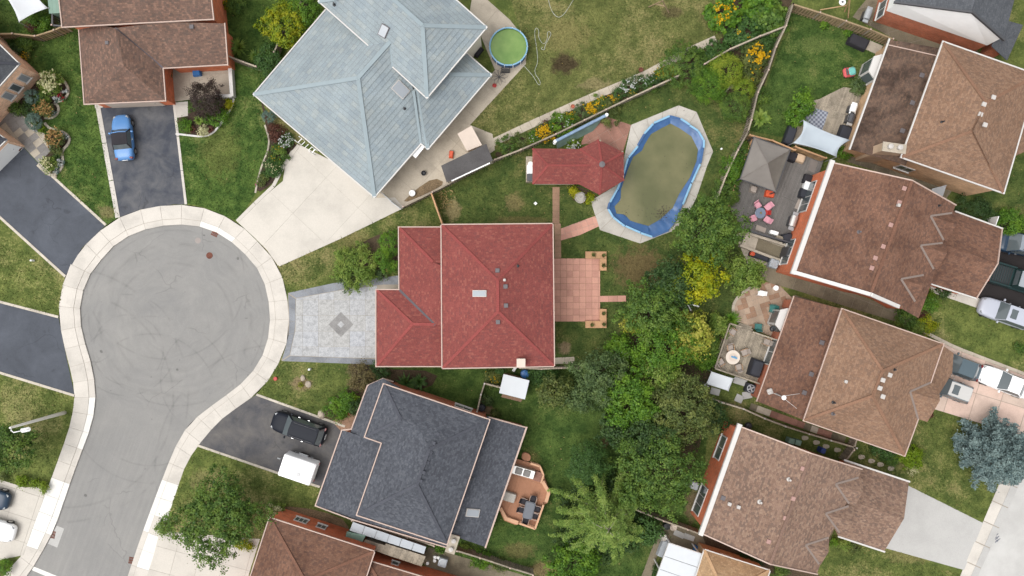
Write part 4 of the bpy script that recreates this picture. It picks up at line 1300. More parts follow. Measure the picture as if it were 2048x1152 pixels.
h = House('house', 'rust brown gable roofed house behind the grey deck with pink chairs', (1760, 480), 'sh_brown2', 'brick_orange', 'trim_white')
ze, zr, zl = 5.3, 7.4, 2.9
W0, W1, R0, R1_, E0, E1 = (1663, 325), (1586, 544), (1824, 361), (1741, 589), (1911, 410), (1837, 636)
pw = h.slope([W0, W1, R1_, R0], [(*W0, ze), (*W1, ze), (*R0, zr)])
pe = h.slope([R0, E0, (1905, 426), (1863, 566), E1, (1794, 612), R1_], [(*R0, zr), (*R1_, zr), (1905, 428, 5.6)])
h.cap([((*R0, zr), (*R1_, zr))])
h.gutter([(*W0, ze), (*W1, ze)], .38, .3); 
h.gutter([(*W1, ze), (*R1_, zr), (1794, 612, 6.2)], .3, .3)
h.gutter([(*W0, ze), (*R0, zr), (*E0, 5.6)], .1, .12, 'trim_pink')
h.walls([(1664, 330), (1588, 544), (1740, 588), (1800, 600), (1885, 420)], ze, ins=.15)
h.walls([(1745, 590), (1796, 606), (1836, 630), (1900, 420), (1830, 390)], ze, ins=.3, z1=4.7)
out = P(1911, 445) - P(1861, 431); out = Vector((out.x, out.y)) * 1.0
ov = Vector((math.cos(R(-17)), math.sin(R(-17))))
front_gable(h, pe, (1861, 432), (1904, 426), (1887, 480), ov * 2.3)
front_gable(h, pe, (1841, 491), (1885, 486), (1867, 538), ov * 2.3)
front_gable(h, pe, (1802, 558), (1847, 550), (1830, 603), ov * 2.0)
# double garage in front
gz = 2.9
pg1 = h.slope([(1911, 423), (2004, 457), (1994, 527), (1874, 483), (1885, 415)], [(1911, 423, gz), (2004, 457, gz), (1990, 527, 4.2)])
pg2 = h.slope([(1874, 483), (1994, 527), (1952, 597), (1861, 568), (1850, 560)], [(1952, 597, gz), (1861, 568, gz), (1990, 527, 4.2)])
h.gutter([(1911, 423, gz), (2004, 457, gz)], .12); h.gutter([(1952, 597, gz), (1861, 568, gz)], .12)
h.gutter([(2004, 457, gz), (1995, 527, 4.2), (1952, 597, gz)], .1, .12, 'trim_pink')
h.walls([(1911, 423), (2004, 457), (1952, 597), (1861, 568)], gz, ins=.3)
for q in ((1808, 377), (1798, 405), (1781, 450), (1766, 493), (1750, 516), (1743, 536)): h.vent(*q, pw, 'vent_pink', .36, .12)
h.vent(1795, 411, pw, 'vent_white', .26, .35); h.pipe(1718, 464, pw, 'vent_grey', .08); h.pipe(1877, 411, pe, 'black', .06)
h.window(1626, 398, 2.9, .5, 2.5, 4, poly=h.polys[0]); h.window(1588, 508, 2.4, .7, 2.4, 3, poly=h.polys[0])
h.door(1982, 490, 4.6, 2.2, 'white', name='garage_door')
h.finish()

# --- brown house, lower of the middle pair
h = House('house', 'tan brown hip roofed house behind the weathered deck with the round white table', (1720, 740), 'sh_brown3', 'brick_red', 'trim_pink')
ze, zt, zl = 5.3, 7.8, 2.9
A, B, C, D_ = (1683, 617), (1887, 688), (1809, 912), (1606, 841)
r1, r2 = (1768, 738), (1738, 790)
r1, r2 = (1765, 742), (1745, 792)
e = lambda p: (*p, ze)
h.slope([A, B, r1], [e(A), e(B), (*r1, zt)])
pe = h.slope([B, C, r2, r1], [e(B), e(C), (*r1, zt)])
h.slope([C, D_, r2], [e(C), e(D_), (*r2, zt)])
pw = h.slope([D_, A, r1, r2], [e(D_), e(A), (*r1, zt)])
h.cap([(e(A), (*r1, zt)), (e(B), (*r1, zt)), (e(C), (*r2, zt)), (e(D_), (*r2, zt)), ((*r1, zt), (*r2, zt))])
h.gutter([e(A), e(B), (1861, 765, ze)]); h.gutter([(1836, 838, ze), e(C), e(D_), e(A)])
h.walls([A, B, C, D_], ze, ins=.3)
pb = h.slope([(1587, 593), (1513, 802), (1612, 842), (1692, 620)], [(1587, 593, zl), (1513, 802, zl), (1683, 620, 4.4)], 'sh_brown2')
h.gutter([(1587, 593, zl), (1513, 802, zl)])
h.walls([(1587, 593), (1513, 802), (1615, 845), (1695, 620)], zl, ins=.25)
front_gable(h, pe, (1820, 783), (1861, 765), (1836, 838), ov * 2.6)
gz = 2.9
h.slope([(1887, 692), (1907, 706), (1904, 747), (1872, 798), (1840, 836), (1845, 740)], [(1907, 706, gz), (1904, 747, gz), (1850, 720, 4.4)])
h.walls([(1880, 700), (1905, 708), (1850, 830), (1830, 800)], gz, ins=.2)
for q in ((1779, 750), (1765, 760), (1759, 776), (1765, 793)): h.vent(*q, pw if q[0] < 1770 else pe, 'vent_white', .36)
for q in ((1643, 685), (1622, 748), (1608, 785)): h.vent(*q, pb, 'vent_grey', .4)
h.vent(1691, 763, pw, 'vent_white', .26, .2); h.pipe(1667, 805, pw, 'black', .07); h.pipe(1666, 828, pw, 'vent_grey', .07); h.pipe(1788, 739, pe, 'black', .07)
h.window(1543, 704, 2.4, .8, 2.3, 2)
h.door(1892, 760, 3.0, 2.2, 'cream', name='garage_door')
h.finish()
bay = thing('bay_window', 'white bay window on the brick wall beside the teal chairs', 'bay window', P(1556, 640))
bay_window(bay, 1566, 640, R(250), 2.4, .85)
# aerial mast on the back roof
m_ = thing('antenna_mast', 'white roof mast with guy wires above the weathered deck', 'antenna', P(1550, 780, 3.2))
p0 = P(1552, 787, 3.4); p1 = P(1567, 795, 5.2)
MB().tube([p0, p1 + Vector((0, 0, 0))], .05, 8).build('mast', M['grey_metal'], m_)
MB().lathe(p1, [(.02, 0), (.14, .02), (.2, .1), (.2, .14), (.02, .2)], 14).build('mast_head', M['white'], m_)
for q in ((1608, 786, 3.9), (1600, 822, 4.0), (1538, 783, 3.3)):
    MB().tube([p0 + (p1 - p0) * .7, P(*q)], .022, 5).build('guy_wire', M['trim_white'], m_)
MB().bevbox(P(1540, 783, 3.3), (.5, .5, .1), R(20), .08).build('base_plate', M['vent_white'], m_)

# --- brown house, bottom right
h = House('house', 'dusty brown gable roofed house left of the pale grey driveway', (1600, 1010), 'sh_brown4', 'brick_orange', 'trim_white')
W0, W1, R0, R1_ = (1478, 852), (1402, 1066), (1623, 907), (1540, 1128)
ze, zr = 5.3, 7.3
pw = h.slope([W0, W1, R1_, R0], [(*W0, ze), (*W1, ze), (*R0, zr)])
pe = h.slope([R0, (1723, 938), (1717, 956), (1660, 1072), (1634, 1148), R1_], [(*R0, zr), (*R1_, zr), (1720, 950, 5.5)])
h.cap([((*R0, zr), (*R1_, zr))])
h.gutter([(*W0, ze), (*W1, ze)], .38, .3)
h.gutter([(*W0, ze), (*R0, zr), (1723, 938, 5.5)], .1, .12, 'trim_pink'); h.gutter([(*W1, ze), (*R1_, zr), (1634, 1148, 5.7)], .1, .12, 'trim_pink')
h.walls([(1480, 858), (1404, 1062), (1545, 1120), (1640, 1140), (1712, 940)], ze, ins=.15, z1=5.0)
front_gable(h, pe, (1671, 968), (1717, 955), (1698, 1007), ov * 2.4)
front_gable(h, pe, (1651, 1027), (1697, 1012), (1679, 1065), ov * 2.4)
front_gable(h, pe, (1611, 1090), (1657, 1075), (1638, 1128), ov * 2.0)
gz = 2.9
h.slope([(1689, 920), (1818, 963), (1808, 1037), (1679, 994)], [(1689, 920, gz), (1818, 963, gz), (1808, 1037, 4.3)])
h.slope([(1679, 994), (1808, 1037), (1768, 1103), (1677, 1073), (1665, 1050)], [(1768, 1103, gz), (1677, 1073, gz), (1808, 1037, 4.3)])
h.gutter([(1689, 920, gz), (1818, 963, gz)], .14); h.gutter([(1768, 1103, gz), (1677, 1073, gz)], .14)
h.walls([(1700, 924), (1816, 963), (1768, 1100), (1680, 1073)], gz, ins=.3)
for q in ((1605, 937), (1586, 997), (1570, 1036), (1537, 1083)): h.vent(*q, pw, 'vent_pink', .36, .12)
h.pipe(1578, 959, pw, 'vent_white', .09); h.pipe(1520, 1004, pw, 'vent_white', .1)
for q in ((1458, 1007), (1476, 1013)): h.vent(*q, pw, 'vent_white', .3, .3)
h.vent(1446, 996, pw, 'vent_grey', .4, .1)
h.window(1446, 897, 2.2, 1.0, 2.6, 2); h.window(1406, 1002, 2.6, .6, 2.6, 3)
h.door(1792, 1035, 4.6, 2.2, 'white', name='garage_door')
h.finish()

# --- tan roof at the bottom edge
h = House('house', 'tan shingled house with a white patio cover at the bottom edge', (1440, 1180), 'sh_tan', 'brick_brown', 'trim_white')
A, B, C, D_ = (1408, 1098), (1540, 1140), (1480, 1330), (1348, 1288)
h.hip(A, B, C, D_, (1450, 1190), (1430, 1240), 2.9, 4.6)
h.walls([A, B, C, D_], 2.9, ins=.25)
h.finish()
pc = thing('patio_cover', 'white ribbed patio cover against the tan roof at the bottom edge', 'patio cover', P(1360, 1130))
q = [(1338, 1086), (1404, 1108), (1368, 1215), (1300, 1190)]
for i in range(4):
    a, b, c, d = lerp(q[0], q[3], i / 4 + .004), lerp(q[1], q[2], i / 4 + .004), lerp(q[1], q[2], (i + 1) / 4 - .004), lerp(q[0], q[3], (i + 1) / 4 - .004)
    MB().prism([P(*x, 2.7)[:2] for x in (a, b, c, d)], 2.66, 2.72).build('panel', M['tarp'], pc)
for a, b in ((q[0], q[1]), (q[0], q[3])):
    MB().beam(P(*a, 2.62), P(*b, 2.62), .12, .16).build('fascia', M['trim_white'], pc)
for x in (lerp(q[0], q[1], .04), lerp(q[0], q[3], .5), lerp(q[0], q[1], .9)):
    p0 = P(*x, 2.6); MB().box((p0.x, p0.y, 0), (.1, .1, 2.6)).build('post', M['white'], pc)
bw = thing('bay_window', 'cream angular bay on the brick wall beside the tan roof', 'bay window', P(1440, 1100))
mb = MB(); MB().prism(gpoly([(1420, 1112), (1432, 1096), (1455, 1104), (1462, 1122)]), 0, 1.5).build('bay_body', M['brick_brown'], bw)
MB().prism(gpoly([(1418, 1112), (1432, 1094), (1457, 1102), (1464, 1122)]), 1.5, 1.62).build('bay_roof', M['stucco'], bw)

# ---------------------------------------------------------------- plants
def K(r, g, b):
    c = col(r, g, b, .53)
    return (*desat(c, 1.12), 1)
LF = {
 'mid': m_leaf('leaf_mid', K(62, 96, 40), K(112, 142, 66), K(132, 158, 74)),
 'light': m_leaf('leaf_light', K(96, 128, 52), K(146, 170, 84), K(160, 178, 92)),
 'dark': m_leaf('leaf_dark', K(46, 74, 38), K(80, 108, 58), K(92, 118, 62)),
 'bright': m_leaf('leaf_bright', K(66, 108, 36), K(116, 156, 58), K(128, 164, 60)),
 'olive': m_leaf('leaf_olive', K(74, 92, 48), K(122, 136, 76), K(140, 148, 84)),
 'yellow': m_leaf('leaf_yellow', K(110, 136, 38), K(186, 192, 60), K(206, 200, 66), .9),
 'yg': m_leaf('leaf_yellow_green', K(92, 124, 38), K(164, 178, 58), K(186, 186, 62), 1.4),
 'lemon': m_leaf('leaf_lemon', K(96, 124, 44), K(204, 206, 96), K(224, 216, 116), 1.6),
 'greyg': m_leaf('leaf_grey_green', K(70, 94, 56), K(108, 130, 80), K(122, 142, 86)),
 'spruce': m_leaf('needle_blue', K(92, 114, 114), K(148, 168, 166), K(164, 184, 180), 1.8, .1),
 'needle': m_leaf('needle_green', K(98, 132, 60), K(156, 182, 96), K(172, 194, 106), 1.2, .15),
 'purple': m_leaf('leaf_purple', K(58, 48, 46), K(90, 74, 66), K(72, 62, 50)),
 'redb': m_leaf('leaf_red_brown', K(86, 52, 46), K(120, 80, 62)),
 'brown': m_leaf('leaf_brown_bush', K(112, 104, 70), K(146, 132, 92), K(100, 100, 62)),
 'globe': m_leaf('leaf_globe', K(112, 142, 46), K(162, 182, 72), K(170, 182, 76)),
 'box': m_leaf('leaf_ball', K(104, 136, 34), K(142, 166, 52)),
 'bluish': m_leaf('leaf_blue_ball', K(104, 130, 116), K(140, 164, 150)),
 'fern': m_leaf('leaf_fern', K(58, 92, 46), K(98, 132, 68)),
 'tan_bloom': m_leaf('bloom_tan', K(170, 130, 82), K(206, 170, 116)),
 'cream_bloom': m_leaf('bloom_cream', K(206, 204, 150), K(236, 232, 190)),
 'yellow_bloom': m_leaf('bloom_yellow', K(226, 176, 30), K(248, 204, 50)),
 'white_bloom': m_leaf('bloom_white', K(240, 240, 238), K(250, 250, 250)),
 'red_bloom': m_leaf('bloom_red', K(150, 28, 50), K(190, 46, 66)),
 'pink_bloom': m_leaf('bloom_pink', K(190, 60, 130), K(216, 96, 150)),
 'dry': m_leaf('leaf_dry', K(160, 140, 90), K(190, 170, 120)),
}

def quads_obj(name, V, mat, parent):
    """V: (n, 4, 3) corners in world coordinates"""
    n = len(V)
    v = V.reshape(-1, 3)
    lo, hi = v.min(0), v.max(0)
    c = np.array([(lo[0] + hi[0]) / 2, (lo[1] + hi[1]) / 2, lo[2]])
    me = bpy.data.meshes.new(name)
    me.vertices.add(4 * n); me.loops.add(4 * n); me.polygons.add(n)
    me.vertices.foreach_set('co', (v - c).astype(np.float32).ravel())
    me.loops.foreach_set('vertex_index', np.arange(4 * n, dtype=np.int32))
    me.polygons.foreach_set('loop_start', np.arange(0, 4 * n, 4, dtype=np.int32))
    me.polygons.foreach_set('loop_total', np.full(n, 4, dtype=np.int32))
    me.materials.append(mat)
    me.update(calc_edges=True)
    return obj_from(name, me, parent, c)

def unit(a): return a / np.maximum(np.linalg.norm(a, axis=1, keepdims=True), 1e-9)

def leaf_quads(pts, nrm, L, asp):
    n = len(pts)
    r = unit(NPR.normal(size=(n, 3)))
    t = unit(np.cross(nrm, r)); b = np.cross(nrm, t)
    L = (L * NPR.uniform(.65, 1.35, n))[:, None]
    w = L * asp
    fold = nrm * L * .12
    return np.stack([pts - t * L * .5, pts + b * w * .5 + fold, pts + t * L * .5, pts - b * w * .5 + fold], 1)

def crown_pts(c, rx, ry, rz, n, clump, low=-.35, lob=.2, per=42, shell=.5):
    ncl = max(8, int(n / per))
    d = unit(NPR.normal(size=(ncl * 3, 3)))
    d = d[d[:, 2] > low][:ncl]
    ncl = len(d)
    th = np.arctan2(d[:, 1], d[:, 0])
    k = NPR.integers(3, 7, 3); ph = NPR.uniform(0, 6.28, 3)
    f = 1 + lob * (.5 * np.sin(k[0] * th + ph[0]) + .5 * np.sin(k[1] * th + ph[1] + 2 * d[:, 2]) + .3 * np.sin(9 * d[:, 2] + ph[2]))
    rad = NPR.uniform(shell, 1, ncl) ** .6 * f
    cen = np.array(c) + d * rad[:, None] * np.array([rx, ry, rz])
    idx = NPR.integers(0, ncl, n)
    size = clump * NPR.uniform(.6, 1.35, ncl)
    off = NPR.normal(size=(n, 3)) * size[idx][:, None] * np.array([.62, .62, .5])
    pts = cen[idx] + off
    nrm = unit(d[idx] * .35 + unit(off + 1e-9) * .45 + np.array([0, 0, .55]) + NPR.normal(size=(n, 3)) * .38)
    return pts, nrm, cen

def limbs(root, base, c, rx, rz, r0, mat, cen=None, n=9, name='trunk'):
    mb = MB()
    base = Vector(base); c = Vector(c)
    top = Vector((c.x, c.y, c.z + rz * .35))
    mid = base.lerp(top, .5) + Vector((random.uniform(-.12, .12), random.uniform(-.12, .12), 0))
    mb.tube([base - Vector((0, 0, .05)), base.lerp(mid, .5), mid, top], [r0 * 1.35, r0, r0 * .75, r0 * .2], 9)
    for i in range(n):
        a = 6.283 * i / n + random.uniform(-.3, .3)
        s = base.lerp(top, random.uniform(.3, .75))
        L = rx * random.uniform(.6, .9)
        e = Vector((c.x + math.cos(a) * L, c.y + math.sin(a) * L, c.z + random.uniform(-.2, .5) * rz))
        m = s.lerp(e, .5) + Vector((0, 0, random.uniform(-.1, .25)))
        mb.tube([s, m, e], [r0 * .42, r0 * .26, r0 * .08], 6)
    return mb.build(name, mat, root, smooth=True)

def tree(label, px, py, r, h, leaf='mid', name='tree', cat='tree', size=.2, dens=330, base=.28, flowers=None, lob=.24, asp=.55, clump=.3, squash=1.0, rot=0, tall=1.0, group=None, bark='bark', shell=.3, low=-.35):
    rz = h * (1 - base) / 2
    zc = h * base + rz
    zs = zc + rz * .25
    c = P(px, py, zs)
    rm = r / S * (1 - zs / H)
    rx, ry = rm * 1.06, rm * 1.06 * squash
    root = thing(name, label, cat, (c.x, c.y, 0), group)
    n = int(math.pi * rx * ry * dens)
    pts, nrm, cen = crown_pts((0, 0, zc), rx - clump * .4, ry - clump * .4, rz - clump * .3, n, clump, lob=lob, shell=shell, low=low)
    if rot:
        ca, sa = math.cos(rot), math.sin(rot)
        for q in (pts, nrm):
            x, y = q[:, 0].copy(), q[:, 1].copy()
            q[:, 0], q[:, 1] = x * ca - y * sa, x * sa + y * ca
    pts += np.array([c.x, c.y, 0])
    pts[:, 2] = np.maximum(pts[:, 2], .06)
    quads_obj('crown', leaf_quads(pts, nrm, size, asp), LF[leaf], root)
    if flowers:
        fm, fn, fs = flowers
        k = np.argsort(-(pts[:, 2] + NPR.uniform(0, rz * 1.0, len(pts))))[:fn]
        fp = pts[k] + np.array([0, 0, fs * .35])
        V = np.concatenate([leaf_quads(fp + NPR.normal(size=fp.shape) * fs * .3, unit(NPR.normal(size=fp.shape) * .6 + np.array([0, 0, 1])), fs, .85) for _ in range(3)])
        quads_obj('blossom', V, LF[fm], root)
    limbs(root, (c.x, c.y, 0), (c.x, c.y, zc), min(rx, ry), rz, max(.03, min(.2, h * .026)), M[bark], n=8 if h > 2.5 else 5, name='trunk' if h > 2.4 else 'stem')
    return root

def shrub(label, px, py, r, h, leaf='mid', flowers=None, size=.13, dens=620, lob=.22, name='shrub', cat='shrub', clump=.22, asp=.55, squash=1., rot=0, group=None, low=-.2, shell=.5):
    return tree(label, px, py, r, h, leaf, name, cat, size, dens, .08, flowers, lob, asp, clump, squash, rot, group=group, shell=shell, low=low)

def tuft(label, px, py, r, h, leaf='fern', n=70, w=.06, name='grass_clump', cat='plant', flowers=None, group=None, broad=1.0):
    """arching blades or fronds from one root"""
    c = P(px, py, h * .5); rm = r / S
    root = thing(name, label, cat, (c.x, c.y, 0), group)
    Q = []
    for i in range(n):
        a = random.uniform(0, 6.283); L = rm * random.uniform(.55, 1.05); hh = h * random.uniform(.6, 1.1)
        d = Vector((math.cos(a), math.sin(a), 0)); s = Vector((-d.y, d.x, 0))
        ww = w * random.uniform(.7, 1.3) * broad
        prev = None
        for k in range(5):
            t_ = k / 4
            p = Vector((c.x, c.y, .03)) + d * (L * (t_ ** 1.1)) + Vector((0, 0, hh * (1.9 * t_ - 1.35 * t_ * t_)))
            wd = ww * (1 - abs(t_ - .4) * 1.3) if t_ < .99 else .004
            cur = (p - s * max(wd, .004), p + s * max(wd, .004))
            if prev: Q.append([prev[0], prev[1], cur[1], cur[0]])
            prev = cur
    V = np.array([[tuple(v) for v in q] for q in Q])
    quads_obj('blades', V, LF[leaf], root)
    if flowers:
        fm, fn, fs = flowers
        pp = np.array([(c.x, c.y, h * .8)] * fn) + NPR.normal(size=(fn, 3)) * np.array([rm * .4, rm * .4, h * .1])
        quads_obj('blossom', leaf_quads(pp, unit(NPR.normal(size=(fn, 3)) * .5 + np.array([0, 0, 1])), fs, .8), LF[fm], root)
    return root

# grove between the gardens
tree('tall mid green tree at the foot of the grey deck', 1421, 456, 70, 6.6, 'mid')
tree('bright yellow green tree in the grove right of the brown dry lawn', 1402, 556, 50, 5.6, 'yellow', size=.2)
tree('dark green tree left of the bright yellow green tree', 1345, 566, 50, 5.4, 'dark')
tree('light green bushy tree beside the curved stone patio', 1490, 548, 40, 3.8, 'light')
tree('green tree at the end of the short pink paver path', 1308, 622, 66, 5.8, 'mid')
tree('shrubby tree with large lemon yellow leaves left of the weathered deck', 1378, 672, 50, 4.4, 'lemon', size=.26)
tree('feathery green tree below the end of the pink paver path', 1322, 694, 62, 5.2, 'bright')
tree('small pale yellow leaved tree on the left rim of the grove', 1270, 648, 24, 3.4, 'lemon', size=.22)
tree('bright green small tree above the grey green tree in the grove', 1238, 705, 34, 3.4, 'bright')
tree('grey green tree at the end of the red house side fence', 1200, 752, 54, 5.4, 'greyg')
tree('broad leaved bright green tree in the middle of the grove', 1264, 800, 58, 6.0, 'bright', size=.22)
tree('large olive green tree left of the white garden canopy', 1364, 822, 72, 6.4, 'olive')
tree('yellow green tree between the lemon leaved tree and the olive tree', 1322, 752, 44, 4.8, 'light')
tree('pale olive round tree right of the white roofed shed', 1112, 786, 36, 3.4, 'olive')
tree('mid green round tree second to the right of the white roofed shed', 1166, 792, 36, 3.4, 'greyg')
tree('dark understorey tree below the broad leaved bright green tree', 1236, 866, 40, 4.2, 'dark')
tree('dense soft green tree above the drooping conifer', 1178, 928, 44, 4.8, 'fern', size=.12, dens=700)
tree('large leafy tree with yellow green tips left of the dusty brown house', 1318, 948, 84, 7.0, 'mid')
tree('dark olive tree just below the large olive tree', 1302, 872, 60, 5.8, 'dark')
tree('low bright green tree at the bottom edge below the drooping conifer', 1148, 1134, 54, 3.4, 'bright')
tree('dark shrubby tree beside the window of the dusty brown house', 1426, 838, 34, 2.6, 'dark')
tree('leafy green tree beside the street lamp at the left edge', 14, 892, 50, 5.6, 'mid')
tree('wide green tree on the front lawn at the bottom left', 428, 1046, 92, 5.8, 'mid', squash=.86, rot=R(25), lob=.3)
tree('green shrubby tree filling the gap beside the drooping conifer', 1290, 1060, 34, 3.0, 'fern')

def conifer(label, px, py, r, h, leaf, droop, top=.75, curl=.25, jit=0.0, name='conifer_tree', whorls=11, per=9, nl=230, size=.13, base=.12, asp=.35, spread=.16):
    zs = h * .4
    c = P(px, py, zs); rm = r / S * (1 - zs / H)
    root = thing(name, label, 'tree', (c.x, c.y, 0))
    tr = MB(); tr.tube([(c.x, c.y, -.05), (c.x, c.y, h * .5), (c.x, c.y, h)], [h * .028, h * .018, .02], 9)
    tr.build('trunk', M['bark'], root, smooth=True)
    br = MB(); P_, N_ = [], []
    for wv in range(whorls):
        f = wv / (whorls - 1)
        z = h * (base + (1 - base) * f * .97)
        L0 = rm * (1 - f * .97) ** top + .12
        for k in range(per):
            a = 6.283 * (k + .5 * (wv % 2)) / per + random.uniform(-.25, .25)
            L = L0 * random.uniform(.75 - jit * 3, 1.08)
            zz = z + random.uniform(-jit, jit) * h
            d = np.array([math.cos(a), math.sin(a), 0]); s = np.array([-d[1], d[0], 0])
            bend = random.uniform(-curl, curl)
            def at(t_):
                return np.array([c.x, c.y, zz]) + d * L * t_ + s * bend * L * t_ * t_ + np.array([0, 0, L * (.28 * t_ - droop * t_ * t_)])
            pts = [at(q) for q in (0, .33, .66, 1)]
            br.tube([tuple(np.maximum(q, [-1e9, -1e9, .05])) for q in pts], [.045 * (1 - f) + .015, .03, .018, .006], 5)
            m = int(nl * L / rm * NPR.uniform(.8, 1.2)) + 10
            tt = NPR.uniform(.12, 1.02, m) ** .8
            pp = np.array([at(q) for q in tt])
            side = NPR.normal(size=m) * spread * (1.15 - tt * .75) * (rm * .55 + .3)
            pp = pp + s * side[:, None] + np.array([0, 0, 1]) * (-np.abs(side) * .25 + NPR.normal(size=m) * .04)[:, None]
            P_.append(pp)
            N_.append(unit(np.array([0, 0, 1.]) + NPR.normal(size=(m, 3)) * .5))
    br.build('branches', M['bark_pale' if leaf == 'needle' else 'bark'], root, smooth=True)
    pp = np.concatenate(P_); nn = np.concatenate(N_)
    pp[:, 2] = np.maximum(pp[:, 2], .06)
    quads_obj('crown', leaf_quads(pp, nn, size, asp), LF[leaf], root)
    return root
conifer('big drooping green conifer with arching branches at the bottom centre', 1206, 1030, 124, 7.4, 'needle', .5, .5, .6, whorls=9, per=8, nl=980, spread=.095, size=.18, base=.24, jit=.1)
shrub('dark green undergrowth below the big drooping conifer', 1204, 1036, 92, 2.4, 'dark', size=.2, dens=300)
conifer('blue spruce tree at the right edge by the pale street', 2004, 908, 78, 7.5, 'spruce', .25, name='spruce_tree', whorls=14, per=13, nl=420, spread=.2, size=.2, asp=.5)

# shrubs and flower beds
shrub('yellow tipped shrub at the top left of the blue roofed house', 566, 48, 46, 3.0, 'yg', size=.17, dens=520)
shrub('green shrub between the yellow tipped shrub and the blue roof', 604, 26, 36, 2.6, 'bright')
shrub('feathery green shrub at the left eave of the blue roof', 536, 118, 30, 2.0, 'fern')
tuft('spiky fountain grass left of the fence post beside the brown roof', 476, 95, 22, 1.1, 'light', 90, .05)
tuft('spiky fountain grass right of the fence post near the blue roof', 512, 112, 18, 1.0, 'light', 70, .05)
shrub('dark purple smoke bush in front of the brick porch', 411, 197, 36, 2.6, 'purple', size=.12, dens=700)
shrub('bright green mound at the tip of the front bed beside the asphalt drive', 369, 250, 14, .8, 'bright')
shrub('leafy green mound below the purple smoke bush', 432, 234, 25, .9, 'bright', squash=.8)
tuft('small arching green clump between the purple bush and white pebbles', 398, 240, 12, .6, 'light', 60)
shrub('pale variegated mound in the front bed below the purple bush', 405, 259, 11, .6, 'cream_bloom')
tuft('rusty sedge clump left of the pale variegated mound', 384, 259, 9, .5, 'redb', 60, .04)
tuft('rusty sedge clump right of the pale variegated mound', 421, 259, 9, .5, 'redb', 60, .04)
shrub('small golden shrub at the end of the white porch parapet', 456, 207, 10, .8, 'yellow')
tuft('potted fern in the corner under the brown porch roof', 339, 150, 10, .7, 'fern', 60)
shrub('cream flowered hydrangea bush beside the tan brick windows', 102, 164, 23, 1.5, 'light', ('cream_bloom', 130, .17))
shrub('tan flowered hydrangea in the second lobe of the left border', 89, 216, 17, 1.2, 'olive', ('tan_bloom', 150, .13))
shrub('tan flowered hydrangea in the third lobe of the left border', 108, 276, 18, 1.2, 'olive', ('tan_bloom', 150, .13))
shrub('pale yellow hydrangea at the lower end of the left border', 96, 327, 15, 1.1, 'light', ('cream_bloom', 70, .14))
shrub('blue grey clipped ball shrub under the tan brick windows', 62, 193, 14, 1.4, 'bluish', size=.07, dens=2200, lob=.03, clump=.1, shell=.8)
shrub('blue grey clipped oval shrub beside the stone patio', 66, 242, 16, 1.3, 'bluish', size=.07, dens=2200, lob=.04, clump=.1, shell=.8)
shrub('low dark green planting between the two blue grey balls', 60, 217, 20, .7, 'dark')
shrub('green edging shrub at the corner of the tan brick wall', 30, 217, 13, .7, 'mid')
shrub('green filler shrub behind the tan hydrangeas', 84, 195, 15, .8, 'mid')
shrub('small lime perennial by the stone patio edge', 82, 258, 7, .5, 'box')
shrub('small dark green shrub above the pale yellow hydrangea', 112, 299, 11, .6, 'olive')
shrub('sea green perennial beside the pale yellow hydrangea', 112, 318, 9, .5, 'fern')
for lab, x, y, r_, bl in (
    ('white flower cluster at the tip of the first border lobe', 129, 186, 6, 'white_bloom'), ('white flower cluster below the red flowers in the first border lobe', 114, 198, 7, 'white_bloom'),
    ('crimson flower cluster in the first border lobe', 122, 192, 8, 'red_bloom'), ('white flower cluster in the second border lobe', 104, 226, 8, 'white_bloom'),
    ('white flower cluster at the edge of the third border lobe', 128, 272, 7, 'white_bloom'), ('crimson flower spot below the third border lobe', 118, 294, 4, 'red_bloom'),
    ('white flower drift beside the pale yellow hydrangea', 121, 324, 8, 'white_bloom'), ('white flower drift at the bottom of the left border', 110, 340, 8, 'white_bloom'),
    ('white and pink flowers beside the stone patio', 71, 260, 6, 'white_bloom'), ('red potted geranium at the corner of the white garage door', 36, 297, 7, 'red_bloom'),
    ('magenta flower clump at the left corner of the wide concrete drive', 520, 366, 6, 'pink_bloom')):
    shrub(lab, x, y, r_, .4, 'dark' if bl != 'white_bloom' else 'bluish', (bl, 60, .09), name='flower_clump', cat='flowers', clump=.1)
shrub('blue green clipped ball at the left eave corner of the blue roof', 537, 233, 13, 1.1, 'bluish', size=.08, dens=1800, lob=.05, clump=.12, shell=.8)
shrub('brown leaved shrub below the left eave of the blue roof', 550, 262, 18, 1.0, 'redb')
shrub('white flowered shrub beside the blue house garage wall', 572, 280, 15, .9, 'fern', ('white_bloom', 60, .1))
shrub('mixed green planting in the bed along the wide concrete drive', 556, 308, 20, .8, 'mid', ('yellow_bloom', 12, .08))
shrub('leafy perennial bed with pale flowers along the wide concrete drive', 543, 336, 20, .8, 'fern', ('cream_bloom', 26, .09))
shrub('low green clump at the lower tip of the wide drive bed', 526, 360, 13, .6, 'olive')
shrub('large light green juniper in front of the red garage', 711, 534, 45, 2.0, 'light', size=.14, lob=.25)
shrub('grey green lower half of the juniper bed before the red garage', 700, 556, 24, 1.0, 'greyg')
for lab, x, y, r_ in (('upper dark green lobe of the cloud pruned cedar by the red garage', 782, 486, 25), ('left dark green lobe of the cloud pruned cedar by the red garage', 766, 514, 18),
                   ('lower dark green lobe of the cloud pruned cedar by the red garage', 773, 534, 12), ('small right lobe of the cloud pruned cedar by the red garage wall', 790, 532, 11)):
    shrub(lab, x, y, r_, 2.2, 'bright', size=.09, dens=1300, lob=.08, clump=.14, shell=.75)
shrub('low grey shrub beside the dark stone border of the stamped drive', 762, 548, 14, .7, 'greyg')
shrub('grey brown feathery shrub at the corner below the red garage', 722, 752, 28, 1.8, 'brown', size=.12)
shrub('green shrub beside the grey brown feathery shrub', 758, 742, 20, 1.1, 'dark')
